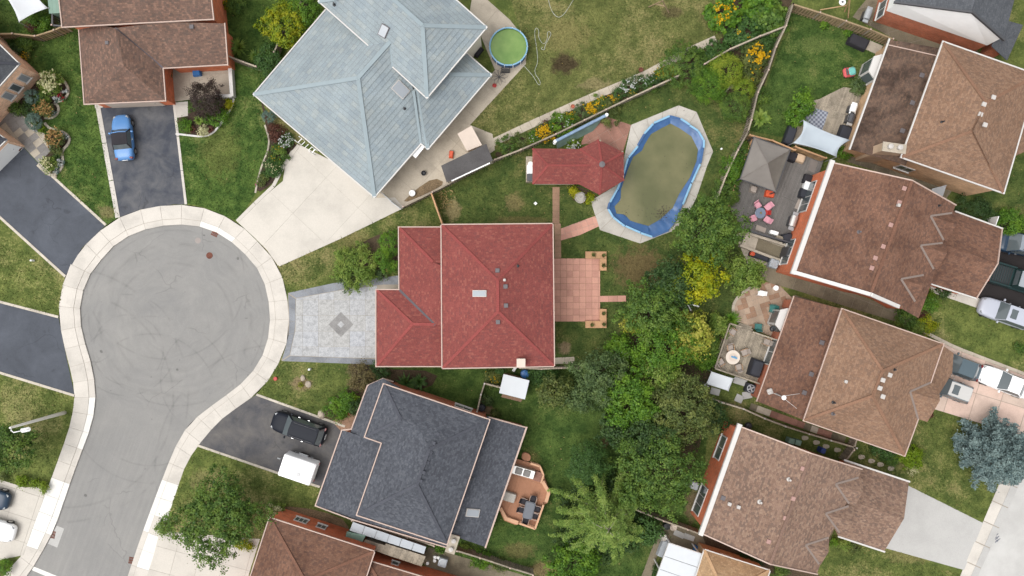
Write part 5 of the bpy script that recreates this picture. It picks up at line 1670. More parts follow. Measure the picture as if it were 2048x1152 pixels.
shrub('bright lime shrub beside the boulder at the charcoal house', 672, 822, 24, 1.0, 'bright')
shrub('green shrub under the left eave of the charcoal roof', 695, 800, 22, 1.4, 'bright')
shrub('dark green shrub against the charcoal porch roof', 712, 815, 18, 1.3, 'dark')
tuft('large fern below the red house side wall', 812, 768, 26, .9, 'fern', 60, .09, cat='fern', name='fern')
tuft('second fern to the right below the red house side wall', 838, 765, 20, .8, 'fern', 50, .09, cat='fern', name='fern')
shrub('yellow green shrub left of the white roofed shed', 985, 757, 17, .9, 'olive', ('yellow_bloom', 14, .09))
shrub('teal green shrub above the white roofed shed beside the red house', 1002, 742, 12, .8, 'fern')
shrub('dark green shrubs right of the blue barrel', 1086, 752, 32, 1.4, 'fern', squash=.7)
shrub('pale sage shrub beside the black composter', 972, 800, 12, .7, 'greyg')
shrub('small olive shrub at the charcoal house back wall', 990, 828, 10, .5, 'olive')
shrub('cream flowered hydrangea at the brick corner of the bottom brown house', 549, 1020, 19, 1.2, 'light', ('cream_bloom', 120, .14))
shrub('small round conifer on the kerb side of the wide green tree', 325, 1058, 15, 1.0, 'light')
shrub('golden grass fringe on the right side under the wide green tree', 487, 1092, 18, .6, 'yellow', squash=.6)
shrub('bright green shrub at the bottom left corner', 8, 1134, 16, 1.0, 'bright')
for lab, x, y, r_, lf_ in (('orange tipped shrub at the left end of the concrete drive hedge', 4, 953, 9, 'olive'), ('lime shrub second in the hedge row by the bottom left drive', 44, 962, 12, 'box'),
                      ('lime shrub third in the hedge row by the bottom left drive', 68, 967, 9, 'box'), ('olive shrub at the kerb end of the hedge row by the bottom left drive', 85, 975, 12, 'globe')):
    shrub(lab, x, y, r_, .7, lf_)
# long border along the stone path
for lab, x, y, r_, h_, lf_, fl in (
    ('green shrub at the left end of the long border', 1016, 292, 19, .9, 'mid', None), ('olive green perennial second in the long border', 1044, 280, 16, .8, 'olive', None),
    ('yellow daisy clump nearest the red pavilion', 1090, 266, 19, .7, 'olive', ('yellow_bloom', 230, .11)), ('leafy green shrub with white dots right of the yellow daisies', 1124, 248, 22, 1.0, 'bright', ('white_bloom', 16, .08)),
    ('small yellow flowers above the leafy shrub in the long border', 1140, 230, 9, .6, 'olive', ('yellow_bloom', 40, .08)), ('grey green perennial between the yellow clumps', 1163, 222, 15, .7, 'greyg', None),
    ('round yellow daisy clump in the middle of the long border', 1182, 216, 13, .7, 'olive', ('yellow_bloom', 150, .11)), ('pale green plant with few yellow flowers in the long border', 1198, 203, 12, .6, 'light', ('yellow_bloom', 12, .08)),
    ('low green plant before the small orange flowers', 1212, 208, 13, .5, 'olive', None), ('small orange yellow flower clump in the long border', 1227, 199, 8, .5, 'olive', ('yellow_bloom', 50, .09)),
    ('fern like plant right of the small orange flowers', 1238, 188, 12, .6, 'fern', None), ('white flowered shrub in the long border', 1255, 174, 15, .8, 'fern', ('white_bloom', 50, .1)),
    ('tall grey purple plant beside the white flowered shrub', 1276, 162, 13, .9, 'greyg', ('white_bloom', 14, .07)), ('green plant with pale spikes in the long border', 1295, 162, 13, .8, 'fern', ('white_bloom', 20, .07)),
    ('dark leaved plant left of the right hand yellow daisies', 1316, 158, 13, .7, 'dark', None), ('large yellow daisy clump at the right end of the long border', 1336, 146, 14, .8, 'olive', ('yellow_bloom', 180, .11)),
    ('orange flowers along the fence below the right hand daisies', 1338, 156, 8, .4, 'olive', ('yellow_bloom', 50, .09)),
    ('leafy olive shrub at the end of the long border fence', 1368, 132, 40, 1.8, 'mid', None),
    ('low green filler between the leafy shrub and grey green perennial', 1146, 240, 12, .6, 'mid', None), ('green filler left of the yellow daisies by the pavilion', 1066, 276, 13, .7, 'bright', ('white_bloom', 8, .07)),
    ('green filler beside the round yellow daisy clump', 1200, 214, 12, .5, 'bright', ('yellow_bloom', 14, .08)), ('olive filler below the tall grey purple plant', 1266, 184, 12, .5, 'olive', ('yellow_bloom', 10, .08)),
    ('green filler below the plant with pale spikes', 1304, 170, 12, .6, 'mid', None), ('bright filler at the foot of the large yellow daisy clump', 1322, 148, 11, .6, 'bright', ('yellow_bloom', 30, .09)),
    ('green weeds spilling over the path past the long border', 1392, 116, 20, .8, 'mid', None), ('green weeds left of the upper lime globe shrub', 1402, 140, 22, 1.1, 'fern', None),
    ('rusty leaved plant behind the yellow daisies by the pavilion', 1090, 248, 8, .5, 'redb', None),
    ('green creeping plant over the fence by the leaning pool rails', 1216, 222, 26, .7, 'olive', None)):
    shrub(lab, x, y, r_ * 1.18, h_, lf_, fl, name='border_plant', cat='plant', clump=.17, size=.11)
shrub('large lime globe shrub by the back corner fence', 1420, 168, 36, 2.0, 'bright', size=.09, dens=1100, lob=.1, clump=.2, shell=.7)
shrub('upper lime globe shrub touching the goldenrod', 1452, 140, 34, 2.2, 'globe', size=.09, dens=1100, lob=.1, clump=.2, shell=.7)
shrub('lime globe shrub below the dead stump by the fence', 1474, 212, 30, 2.0, 'mid', size=.09, dens=1100, lob=.1, clump=.2, shell=.7)
shrub('yellow green globe shrub nearest the goldenrod below', 1488, 178, 22, 1.8, 'globe', size=.09, dens=1100, lob=.1, clump=.2, shell=.7)
shrub('goldenrod with yellow blooms in the fence corner', 1512, 112, 30, 1.6, 'olive', ('yellow_bloom', 120, .16))
shrub('olive weeds below the goldenrod by the fence', 1505, 150, 22, 1.1, 'olive', ('yellow_bloom', 10, .1))
shrub('green weeds right of the goldenrod by the fence', 1535, 90, 20, 1.2, 'fern')
shrub('big leaved squash patch in the top corner of the garden', 1540, 36, 40, 1.0, 'mid', size=.3, dens=260, asp=.85)
shrub('bushy vegetable plants left of the squash patch', 1490, 68, 36, 1.0, 'fern', ('yellow_bloom', 10, .12), size=.22, dens=340, asp=.8)
shrub('leafy vegetables at the top edge beside the sunflowers', 1520, 8, 36, 1.0, 'bright', size=.26, dens=300, asp=.8)
shrub('vegetable plants along the fence below the path end', 1435, 108, 28, .8, 'fern', size=.18, dens=380)
shrub('tall sunflowers with yellow heads at the end of the stone path', 1445, 30, 34, 2.0, 'bright', ('yellow_bloom', 70, .2), size=.3, dens=240, asp=.8)
tuft('pale green hosta like plant in the lower corner of the toy car lawn', 1522, 236, 24, .8, 'light', 50, .16)
shrub('leafy plant along the fence above the pale hosta', 1522, 190, 18, .9, 'mid')
tree('small leafy tree beside the striped rug on the wooden deck', 1610, 206, 25, 2.6, 'bright', size=.18)
shrub('bright green shrub left of the striped rug', 1592, 236, 21, 1.8, 'bright', size=.18)
shrub('grey green shrub beside the back wall near the bay window', 1722, 172, 20, 1.0, 'greyg')
shrub('small weed below the slatted fence at the top', 1650, 48, 10, .4, 'bright'); shrub('second small weed below the slatted fence at the top', 1698, 62, 9, .4, 'bright')
shrub('climbing green vine on the fence left of the gazebo', 1470, 338, 28, 2.0, 'bright')
shrub('green vine lower on the fence left of the gazebo', 1454, 384, 28, 1.8, 'mid')
shrub('ivy on the fence post top left of the gazebo', 1486, 300, 20, 1.6, 'mid')
shrub('leafy planter in the corner below the shade sail', 1690, 306, 14, 1.0, 'bright')
shrub('pale green potted shrub on the left edge of the grey deck', 1467, 398, 8, .8, 'light')
shrub('hedge along the drive at the right edge', 1955, 420, 46, 1.4, 'dark', squash=.5, rot=R(-22), size=.12)
shrub('light green bush at the end of the hedge at the right edge', 2024, 446, 36, 1.8, 'bright', squash=.8)
shrub('broad hosta shrub left of the weathered deck', 1438, 652, 22, 1.4, 'light', size=.2)
tuft('arching grass clump beside the curved patio steps', 1464, 638, 20, 1.0, 'bright', 80, .05)
shrub('dark green shrub under the railing of the weathered deck', 1416, 690, 26, 1.5, 'mid')
shrub('leafy green shrub at the lower corner of the weathered deck', 1406, 716, 26, 1.6, 'bright')
shrub('rusty shrub behind the weathered deck railing', 1440, 672, 12, .8, 'redb')
for lab, x, y, r_, h_, lf_ in (('mixed green shrub below the rust brown porch corner', 1812, 640, 22, 1.2, 'mid'), ('lime shrub at the bend of the pale kerb', 1857, 648, 18, 1.0, 'yellow'),
      ('dark red barberry beside the lime shrub', 1845, 628, 11, .8, 'redb'), ('green shrub at the corner of the rust brown house front', 1858, 606, 22, 1.3, 'bright'), ('light green shrub under the eave by the barberry', 1835, 655, 16, .9, 'light'),
      ('bright clipped ball shrub in front of the tan brown house', 1824, 916, 24, 1.3, 'box'), ('blue green juniper under the tan brown eave', 1768, 898, 24, .9, 'fern'),
      ('low green plant left of the bright clipped ball', 1786, 918, 14, .6, 'mid'), ('cream variegated plant below the bright clipped ball', 1826, 940, 9, .5, 'cream_bloom'),
      ('lime perennial at the front gable of the dusty brown house', 1692, 1090, 11, .6, 'light'), ('small green shrub at the dusty brown house corner', 1668, 1084, 9, .6, 'bright'),
      ('olive perennial beside the garage of the dusty brown house', 1710, 1096, 10, .5, 'olive'), ('orange brown shrub at the tan brown garage corner', 1855, 826, 11, .6, 'redb'),
      ('dark green planting along the rust brown garage', 1888, 580, 16, .5, 'dark'), ('small dark shrub on the lawn at the right edge', 2040, 696, 12, .5, 'mid'),
      ('green shrub below the brown roof at the bottom right', 1565, 1140, 16, .8, 'mid'), ('green shrubs beside the tarp at the top left', 78, 42, 22, 1.0, 'bright'),
      ('leafy shrub along the slatted fence at the top left', 50, 80, 20, .9, 'mid'), ('reddish planting beside the tarp at the top left', 62, 52, 12, .7, 'redb'),
      ('dark shrub along the tan brick house top edge', 30, 98, 16, .9, 'dark'), ('orange flowered plant beside the tan brick house', 52, 112, 9, .6, 'olive'),
      ('green weeds at the back fence of the bottom brown house', 962, 1118, 20, .7, 'bright'), ('lime weeds near the metal sheds', 930, 1100, 12, .6, 'light'), ('small green weeds at the bottom edge by the fence', 1000, 1132, 14, .5, 'olive'),
      ('bright weeds under the charcoal eave at the bottom', 880, 1093, 14, .6, 'bright'), ('dark ivy beside the narrow passage of the tan roof', 1500, 1118, 24, .6, 'dark'), ('ivy along the patio cover at the bottom edge', 1318, 1142, 14, .9, 'dark'),
      ('dark green shrub along the top edge beside the brown roof', 470, 10, 20, 1.2, 'mid'), ('golden shrub at the top edge by the yellow tipped shrub', 452, 8, 10, .8, 'yellow'),
      ('yellow lime groundcover left of the stone fountain', 1150, 384, 12, .5, 'yellow'), ('yellow lime groundcover right of the stone fountain', 1180, 396, 11, .5, 'yellow'),
      ('white flowering plant behind the red pavilion', 1146, 293, 14, .6, 'box')):
    shrub(lab, x, y, r_, h_, lf_, ('white_bloom', 70, .1) if 'white flowering' in lab else (('yellow_bloom', 26, .09) if 'orange flowered' in lab or 'golden' in lab else None))

# ---------------------------------------------------------------- fences
def fence(label, pts, h=1.75, mat='wood_grey', gap=.23, both=True, post='wood_grey', cap='trim_pink', hs=None, name='fence'):
    """pts: image pixel positions of the fence's top line"""
    w = [P(x, y, h) for x, y in pts]
    root = thing(name, label, 'fence', (w[0].x, w[0].y, 0))
    bm = None
    posts = []
    for i in range(len(w) - 1):
        a, b = w[i], w[i + 1]
        d = (b - a); L = d.length; d /= L
        nrm = Vector((-d.y, d.x, 0)); rz = math.atan2(d.y, d.x)
        for z in (h * .22, h * .82, h - .03):
            wd = (.05, .09) if z < h - .1 else (.13, .05)
            q0, q1 = Vector((a.x, a.y, z)), Vector((b.x, b.y, z))
            MB().beam(q0, q1, wd[0], wd[1]).build('rail', M[mat if z < h - .1 else cap if cap == 'wood_new' else mat], root)
        n = max(1, int(L / gap))
        for k in range(n):
            for side in ((1, -1) if both else (1,)):
                p = a + d * (L * (k + (.5 if side > 0 else 1.0)) / n) + nrm * (side * .045)
                if side < 0 and k == n - 1: continue
                loc = Vector((p.x, p.y, .05))
                if bm is None:
                    o = MB().box((0, 0, 0), (.14, .02, h - .12)).build('board', M[mat])
                    bm = o.data
                    bpy.data.objects.remove(o)
                o = bpy.data.objects.new('board', bm); COL.objects.link(o)
                o.parent = root; o.location = loc - W[root.name]; o.rotation_euler = (random.uniform(-.01, .01), random.uniform(-.012, .012), rz)
        np_ = max(1, round(L / 2.4))
        for k in range(np_ + (1 if i == len(w) - 2 else 0)):
            p = a + d * (L * k / np_)
            po = MB().box((p.x, p.y, 0), (.1, .1, h + .05), rz).build('post', M[post], root)
            MB().box((p.x, p.y, h + .05), (.13, .13, .05), rz).build('post_cap', M[cap], po)
    return root

fence('grey board fence between the wide concrete drive and the red pavilion', [(806, 413), (865, 384), (990, 319), (1042, 299)], 1.2)
fence('grey board fence behind the long flower border', [(1042, 299), (1112, 268), (1169, 240), (1255, 198), (1359, 150)], 1.3)
fence('grey fence dividing the vegetable garden from the lime globes', [(1409, 128), (1460, 98), (1520, 72), (1572, 52)], 1.5)
fence('long grey slatted back fence beside the toy car lawn', [(1586, 8), (1572, 52), (1552, 94), (1537, 140), (1516, 185), (1503, 240), (1496, 264)], 1.75)
fence('slatted back fence beside the pool lawn left of the gazebo', [(1496, 264), (1476, 300), (1452, 352), (1432, 404)], 1.75)
fence('tan slatted fence at the top edge of the toy car lawn', [(1586, 8), (1640, 25), (1692, 42), (1741, 59), (1786, 78)], 1.75, 'wood_fence', .26)
fence('short tan board fence beside the patio pad near the brown eave', [(1786, 78), (1772, 106)], 1.6, 'wood_tan', .17)
fence('slatted fence behind the tarp at the top left', [(-20, 68), (25, 67), (70, 72), (108, 60), (126, 52)], 1.5, 'wood_fence')
fence('new orange wood fence running up from the red roof', [(863, 388), (884, 448)], 1.7, 'wood_new', .15, False, 'wood_new', 'wood_new')
fence('tan board fence between the gazebo and the shade sail', [(1500, 270), (1545, 281), (1590, 300)], 2.0, 'wood_tan', .16, False, 'wood_tan', 'wood_new')
fence('tan board fence right of the gazebo above the grey deck', [(1591, 293), (1652, 316)], 1.9, 'wood_tan', .16, True, 'wood_tan', 'wood_new')
fence('low tan board fence on the left edge of the grey deck', [(1506, 274), (1493, 308), (1474, 360), (1457, 412)], 1.1, 'wood_tan', .18, False, 'wood_tan', 'wood_new')
fence('slatted fence between the drooping conifer and the dusty brown house', [(1255, 1013), (1327, 1042), (1375, 1059), (1402, 1069)], 1.7, 'wood_grey', .16)
fence('long fence with white post caps beside the tan brown house', [(1414, 794), (1443, 805), (1487, 818), (1529, 837), (1571, 853), (1618, 868), (1662, 881), (1713, 896)], 1.5, 'wood_grey', .2, False, cap='vent_white')
fence('slatted fence below the red house leading to the grove', [(1040, 736), (1083, 738), (1123, 736), (1162, 736)], 1.5, 'wood_grey', .2)
fence('short fence with white caps left of the white roofed shed', [(954, 824), (962, 789), (969, 767), (1000, 775)], 1.5, 'wood_grey', .2, False, cap='vent_white')
fence('dark slatted fence under the charcoal eave at the bottom', [(704, 1041), (760, 1058), (815, 1075), (868, 1092)], 1.6, 'wood_grey', .17)
fence('grey slatted fence at the bottom beside the charcoal chimney', [(914, 1102), (960, 1116), (1020, 1136), (1066, 1150)], 1.6, 'wood_grey', .2)
fence('grey fence with a gate end beside the spiky grass at the top', [(456, 112), (487, 124), (512, 133)], 1.5, 'wood_grey', .2)
fence('short fence at the top edge between the shrubs and the blue roof', [(612, -10), (590, 20), (560, 75), (548, 104)], 1.5, 'wood_grey', .2)
fence('short dark gate beside the tan brown house front', [(1716, 872), (1708, 900), (1692, 922)], 1.5, 'wood_grey', .2)
fence('short fence under the brown roof corner at the top left', [(104, 22), (104, 50), (124, 52)], 1.5, 'dark_metal', .2, False)

# ---------------------------------------------------------------- beds, paths, patios
def bed(pl, mat='mulch', z=.03, edge=None, it=1):
    q = rnd_poly(pl, it)
    HARD.append(gpoly(q))
    struct('flower_bed', MB().sheet(gpoly(q), z).build('flower_bed', M[mat]))
    if edge: kerbstrip('edging', q + [q[0]], .16, .1, edge, seg=.38)
bed([(83, 150), (122, 150), (138, 172), (138, 192), (118, 206), (106, 206), (118, 212), (119, 228), (104, 238), (92, 238), (82, 246), (52, 236), (40, 214), (22, 216), (62, 178)], 'mulch', .03)
kerbstrip('edging', rnd_line([(118, 150), (136, 170), (139, 190), (122, 203), (106, 206), (117, 209), (119, 224), (106, 237), (90, 236)], 2), .22, .12, 'stone', seg=.3)
bed([(95, 258), (120, 261), (140, 272), (138, 290), (124, 300), (126, 316), (126, 336), (108, 350), (96, 350), (80, 332), (86, 318), (100, 300)], 'mulch', .031)
kerbstrip('edging', rnd_line([(90, 246), (100, 258), (122, 261), (141, 273), (139, 288), (123, 302), (127, 318), (126, 336), (110, 351), (96, 350), (76, 330)], 2), .22, .12, 'stone', seg=.3)
bed([(352, 238), (376, 226), (450, 208), (468, 198), (466, 214), (440, 250), (425, 268), (400, 272), (362, 268)], 'mulch', .03)
kerbstrip('edging', rnd_line([(352, 268), (380, 271), (404, 274), (426, 268), (444, 246), (466, 212), (468, 198)], 2), .16, .1, 'trim_white', seg=.5)
bed([(520, 190), (545, 260), (600, 290), (580, 303), (571, 320), (562, 352), (524, 384), (510, 380), (524, 330), (540, 290), (530, 245)], 'mulch', .024)
kerbstrip('edging', rnd_line([(530, 250), (542, 288), (520, 340), (511, 386)], 2), .15, .08, 'stone', seg=.5)
bed([(988, 310), (1000, 297), (1120, 232), (1240, 172), (1345, 125), (1356, 148), (1255, 195), (1110, 266), (1000, 318)], 'soil', .02)
bed([(1385, 108), (1470, 62), (1420, 60), (1440, -20), (1590, -20), (1570, 50), (1540, 140), (1500, 240), (1460, 220), (1440, 180), (1400, 180), (1345, 140)], 'soil', .02)
bed([(800, 410), (830, 380), (868, 355), (892, 366), (862, 384)], 'soil_dry', .034)
bed([(694, 716), (760, 738), (880, 742), (860, 780), (790, 772), (750, 770), (710, 780)], 'soil', .02)
bed([(640, 835), (668, 795), (706, 770), (735, 772), (705, 850), (690, 846), (664, 846)], 'soil', .028)
bed([(664, 540), (700, 500), (752, 470), (797, 456), (797, 552), (700, 566)], 'soil', .02)
bed([(952, 822), (966, 790), (985, 812), (1000, 836)], 'soil_dry', .02)
bed([(1136, 372), (1156, 372), (1193, 388), (1196, 404), (1160, 408), (1140, 396)], 'soil', .02)
bed([(700, 1044), (640, 1020), (560, 1010), (540, 1035), (690, 1085)], 'soil_dry', .016)
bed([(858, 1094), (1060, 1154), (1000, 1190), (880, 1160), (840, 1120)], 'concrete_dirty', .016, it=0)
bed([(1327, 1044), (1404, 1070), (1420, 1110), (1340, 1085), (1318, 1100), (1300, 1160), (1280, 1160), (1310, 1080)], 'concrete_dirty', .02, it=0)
bed([(1404, 1068), (1500, 1112), (1640, 1150), (1600, 1175), (1540, 1145), (1410, 1100)], 'soil', .018, it=0)

def line_path(name, pts, wpx, seg, mat, z=.03, piece='slab', mats=None, gapf=.012, wob=0):
    root = struct(name, empty(name, P(*pts[len(pts) // 2])))
    d = plen(pts); n = max(1, int(d[-1] / S / seg))
    for i in range(n):
        a, b = at_len(pts, d, d[-1] * (i + gapf) / n), at_len(pts, d, d[-1] * (i + 1 - gapf) / n)
        dx, dy = b[0] - a[0], b[1] - a[1]; L = math.hypot(dx, dy); nx, ny = -dy / L * wpx / 2, dx / L * wpx / 2
        k = 1 + random.uniform(-wob, wob)
        HARD.append(gpoly([(a[0] + nx, a[1] + ny), (b[0] + nx, b[1] + ny), (b[0] - nx, b[1] - ny), (a[0] - nx, a[1] - ny)]))
        MB().prism(gpoly([(a[0] + nx * k, a[1] + ny * k), (b[0] + nx, b[1] + ny), (b[0] - nx, b[1] - ny), (a[0] - nx * k, a[1] - ny * k)]), .004, z + random.uniform(0, .012)).build(piece, M[random.choice(mats) if mats else mat], root)
    return root
line_path('path', [(984, 286), (1060, 250), (1180, 196), (1290, 150), (1370, 106), (1432, 78)], 15, .95, 'concrete_old')
line_path('path', [(1112, 374), (1112, 447)], 14, .5, 'paver_brown', piece='paver')
line_path('path', [(1115, 447), (1116, 516)], 13, .5, 'paver_brown', piece='paver')
paving('path', [(1122, 457), (1190, 432), (1199, 452), (1160, 470), (1122, 481)], R(18), .55, .55, .02, 'paver_pink', .03, piece='paver')
line_path('path', [(1200, 598), (1252, 597)], 12, .6, 'paver_pink', piece='paver')
line_path('path', [(1110, 722), (1149, 720)], 13, .6, 'concrete_old')
paving('patio', [(1108, 517), (1200, 517), (1200, 643), (1108, 643)], 0, .575, .575, .03, 'paver_pink', .04, bed='paver_brown', piece='paver', jit=.006)
paving('patio', [(1160, 290), (1176, 256), (1215, 234), (1262, 250), (1246, 304), (1200, 285)], R(30), .95, 1.2, .02, 'paver_red', .03, piece='paver')
paving('patio', [(-60, 225), (0, 213), (36, 218), (60, 246), (90, 268), (104, 300), (78, 326), (44, 290), (12, 262), (-60, 240)], R(38), .8, .6, .02, 'paver_grey', .035, piece='paver', mats=['paver_grey', 'concrete_old'])
paving('patio', [(1505, 572), (1483, 587), (1469, 604), (1466, 620), (1469, 634), (1477, 643), (1502, 655), (1553, 678), (1588, 600), (1560, 572), (1533, 564)], R(18), .5, .5, .018, 'paver_brown', .04, piece='paver', mats=['paver_brown', 'paver_beige', 'paver_beige'])
kerbstrip('edging', rnd_line([(1508, 571), (1483, 586), (1468, 603), (1465, 620), (1468, 635), (1477, 644)], 2), .25, .09, 'concrete_old', seg=.4)
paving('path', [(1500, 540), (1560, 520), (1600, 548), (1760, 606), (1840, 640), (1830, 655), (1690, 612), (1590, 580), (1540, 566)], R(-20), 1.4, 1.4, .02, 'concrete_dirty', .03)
paving('patio', [(1470, 470), (1490, 462), (1585, 492), (1575, 545), (1530, 556), (1500, 540)], R(-18), 1.6, 1.6, .02, 'concrete_old', .028)
line_path('path', [(1500, 812), (1560, 834), (1620, 856), (1690, 880)], 13, .62, 'paver_red', piece='paver', mats=['paver_red', 'concrete_dirty', 'paver_red', 'concrete_old'])
for i, (x, y) in enumerate(((1723, 914), (1743, 922), (1761, 929), (1782, 937), (1675, 900), (1652, 893), (1633, 885), (1610, 876))):
    q = [(x - 7, y - 5), (x + 6, y - 4), (x + 7, y + 3), (x - 6, y + 5)]
    struct('stepping_stone', MB().prism(gpoly(rnd_poly(q, 1)), .004, .035).build('stepping_stone', M['concrete_old']))
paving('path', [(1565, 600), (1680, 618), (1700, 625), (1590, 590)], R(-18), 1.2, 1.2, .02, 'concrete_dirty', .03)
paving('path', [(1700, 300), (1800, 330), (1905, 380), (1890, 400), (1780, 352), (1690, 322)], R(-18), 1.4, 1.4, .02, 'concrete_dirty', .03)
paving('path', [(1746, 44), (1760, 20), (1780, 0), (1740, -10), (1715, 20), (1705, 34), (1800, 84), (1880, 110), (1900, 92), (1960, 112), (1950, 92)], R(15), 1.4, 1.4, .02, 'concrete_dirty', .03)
paving('patio', [(1706, 88), (1718, 72), (1766, 92), (1756, 110)], R(-20), 2.6, 2.0, .02, 'concrete_old', .03)

# ---------------------------------------------------------------- decks
def deck(label, pl, z, ang, mat, bw=.145, fascia=None):
    c = (sum(p[0] for p in pl) / len(pl), sum(p[1] for p in pl) / len(pl))
    root = thing('deck', label, 'deck', P(*c))
    HARD.append(gpoly(pl))
    pz = [((x - 1024) * (1 - z / H) + 1024, (y - 576) * (1 - z / H) + 576) for x, y in pl]
    MB().prism(inset(gpoly(pz), .08), .0, z - .05).build('substructure', M[fascia or 'wood_grey'], root)
    grid_slabs(root, pz, ang, 4.2, bw, .012, z - .045, z, mat, 'board', .004)
    return root
def railing(root, pts, z, h=.95, mat='deck_rail', bal=.13, broad=.12):
    q = [P(x, y, z + h) for x, y in pts]
    for i in range(len(q) - 1):
        a, b = q[i], q[i + 1]
        MB().beam(a, b, broad, .05).build('handrail', M[mat], root)
        a0, b0 = Vector((a.x, a.y, z + .1)), Vector((b.x, b.y, z + .1))
        MB().beam(a0, b0, .05, .06).build('rail', M[mat], root)
        n = max(1, int((b - a).length / bal))
        for k in range(n + 1):
            p = a.lerp(b, k / n)
            MB().box((p.x, p.y, z + .1), (.035, .035, h - .12)).build('baluster', M[mat], root)
deck('grey composite deck with pink chairs and a gazebo', [(1508, 274), (1648, 318), (1630, 372), (1600, 455), (1592, 490), (1488, 462), (1458, 413)], .45, R(68), 'deck_grey')
d10 = deck('weathered wood deck with the round white table', [(1460, 647), (1502, 661), (1560, 682), (1530, 771), (1430, 737)], .55, R(71), 'deck_weather')
railing(d10, [(1483, 654), (1460, 647), (1430, 737), (1521, 768)], .55, .9, 'wood_grey')
railing(d10, [(1506, 664), (1553, 680)], .55, .9, 'wood_grey')
for k in range(2):
    MB().prism(gpoly([(1477 + k * 2, 645 + k * 5), (1503 + k * 1, 653 + k * 5), (1502 + k * 1, 658 + k * 5), (1475 + k * 2, 650 + k * 5)]), 0, .2 + .17 * k).build('step', M['deck_weather'], d10)
d5 = deck('cedar red deck with benches behind the charcoal house', [(1031, 917), (1061, 926), (1080, 932), (1087, 950), (1101, 984), (1095, 1006), (1087, 1010), (1070, 1060), (1039, 1048), (1031, 1050), (1008, 1041), (998, 1018), (1010, 970)], .5, R(72), 'deck_red')
railing(d5, [(1061, 927), (1080, 933), (1087, 950), (1082, 966)], .5, .85, bal=.16, broad=.16)
railing(d5, [(1087, 1010), (1070, 1058), (1039, 1047)], .5, .85, bal=.16, broad=.16)
for pl in ([(1083, 966), (1088, 960), (1101, 985), (1095, 1005), (1089, 1004), (1094, 985)], [(999, 1018), (1003, 1014), (1014, 1034), (1037, 1042), (1035, 1049), (1010, 1040)]):
    MB().prism([P(x, y, .9)[:2] for x, y in pl], .5, .95).build('bench', M['deck_rail'], d5)
MB().prism([P(x, y, .3)[:2] for x, y in rnd_poly([(1043, 908), (1050, 904), (1062, 910), (1060, 924), (1044, 921)], 2)], 0, .32).build('step', M['deck_red'], d5)
d8 = deck('weathered plank deck with the striped rug and shade sail', [(1607, 206), (1639, 198), (1687, 174), (1738, 182), (1702, 286), (1664, 304), (1575, 286), (1586, 241)], .35, R(70), 'deck_weather')
t_ = NT('striped_rug')
w1 = t_.n('ShaderNodeTexChecker'); w1.inputs['Scale'].default_value = 5.; w1.inputs['Color1'].default_value = col(176, 180, 190); w1.inputs['Color2'].default_value = col(120, 124, 138)
t_.l(t_.objc(), w1.inputs['Vector'])
M['rug'] = t_.fin(w1.outputs[0], .95, .1)
tag(MB().prism([P(x, y, .4)[:2] for x, y in ((1617, 212), (1657, 224), (1644, 262), (1596, 246))], .36, .375).build('rug', M['rug']), 'grey striped outdoor rug on the weathered plank deck', 'rug')
tag(MB().prism([P(x, y, .5)[:2] for x, y in ((1623, 318), (1637, 324), (1629, 346), (1616, 340))], .46, .475).build('door_mat', M['fabric_grey']), 'dark door mat at the top right corner of the grey deck', 'mat')
tag(MB().prism([P(x, y, .5)[:2] for x, y in ((1597, 398), (1605, 401), (1597, 420), (1589, 416))], .46, .475).build('door_mat', M['fabric_tan']), 'beige mat beside the sliding window on the grey deck', 'mat')
tag(MB().prism([P(x, y, .5)[:2] for x, y in ((1514, 449), (1533, 457), (1530, 466), (1511, 459))], .46, .475).build('door_mat', M['fabric_tan']), 'beige mat at the lower railing of the grey deck', 'mat')

# retaining walls and steps of the basement entrance
st = thing('basement_stair', 'concrete basement stair well with low walls below the grey deck', 'stairs', P(1530, 495))
MB().beam(P(1488, 465, .3), P(1575, 492, .3), .22, .6).build('side_wall', M['concrete_old'], st)
MB().beam(P(1479, 491, .3), P(1566, 524, .3), .22, .6).build('side_wall', M['concrete_old'], st)
MB().prism(gpoly([(1512, 476), (1572, 497), (1562, 518), (1505, 498)]), .02, .06).build('landing', M['concrete_dirty'], st)
for k in range(4):
    a, b = 1488 + k * 7, 1495 + k * 7
    MB().prism(gpoly([(a, 467 + k * 2.2), (b, 469.5 + k * 2.2), (b - 8, 495 + k * 2.6), (a - 8, 492 + k * 2.6)]), .02, .5 - k * .11).build('step', M['concrete_old'], st)
MB().box(P(1562, 505, 0), (.12, .9, 1.9), R(-19)).build('door', M['dark_metal'], st)

# ---------------------------------------------------------------- pools
DECKP = [(1262, 250), (1357, 211), (1393, 224), (1426, 303), (1414, 332), (1393, 395), (1370, 440), (1345, 462), (1280, 487), (1200, 460), (1181, 402), (1237, 368), (1250, 306)]
HARD.append(gpoly(DECKP))
pd = struct('pool_deck', empty('pool_deck', P(1300, 350)))
MB().sheet(gpoly(DECKP), .012).build('bedding', M['joint'], pd)
ctr = (1314, 352)
rail = [(1340, 232), (1361, 238), (1380, 250), (1397, 262), (1407, 280), (1407, 296), (1401, 327), (1383, 366), (1365, 410), (1350, 446), (1338, 460), (1305, 474), (1281, 466), (1250, 452), (1226, 434), (1216, 418), (1219, 405), (1234, 379), (1247, 348), (1256, 316), (1276, 292), (1289, 268), (1307, 247)]
water = [(1341, 247), (1360, 257), (1383, 273), (1396, 299), (1393, 322), (1380, 355), (1359, 387), (1346, 415), (1320, 439), (1297, 452), (1275, 446), (1260, 441), (1250, 429), (1233, 427), (1229, 413), (1241, 400), (1242, 379), (1255, 340), (1266, 314), (1284, 301), (1289, 289), (1302, 268), (1320, 258)]
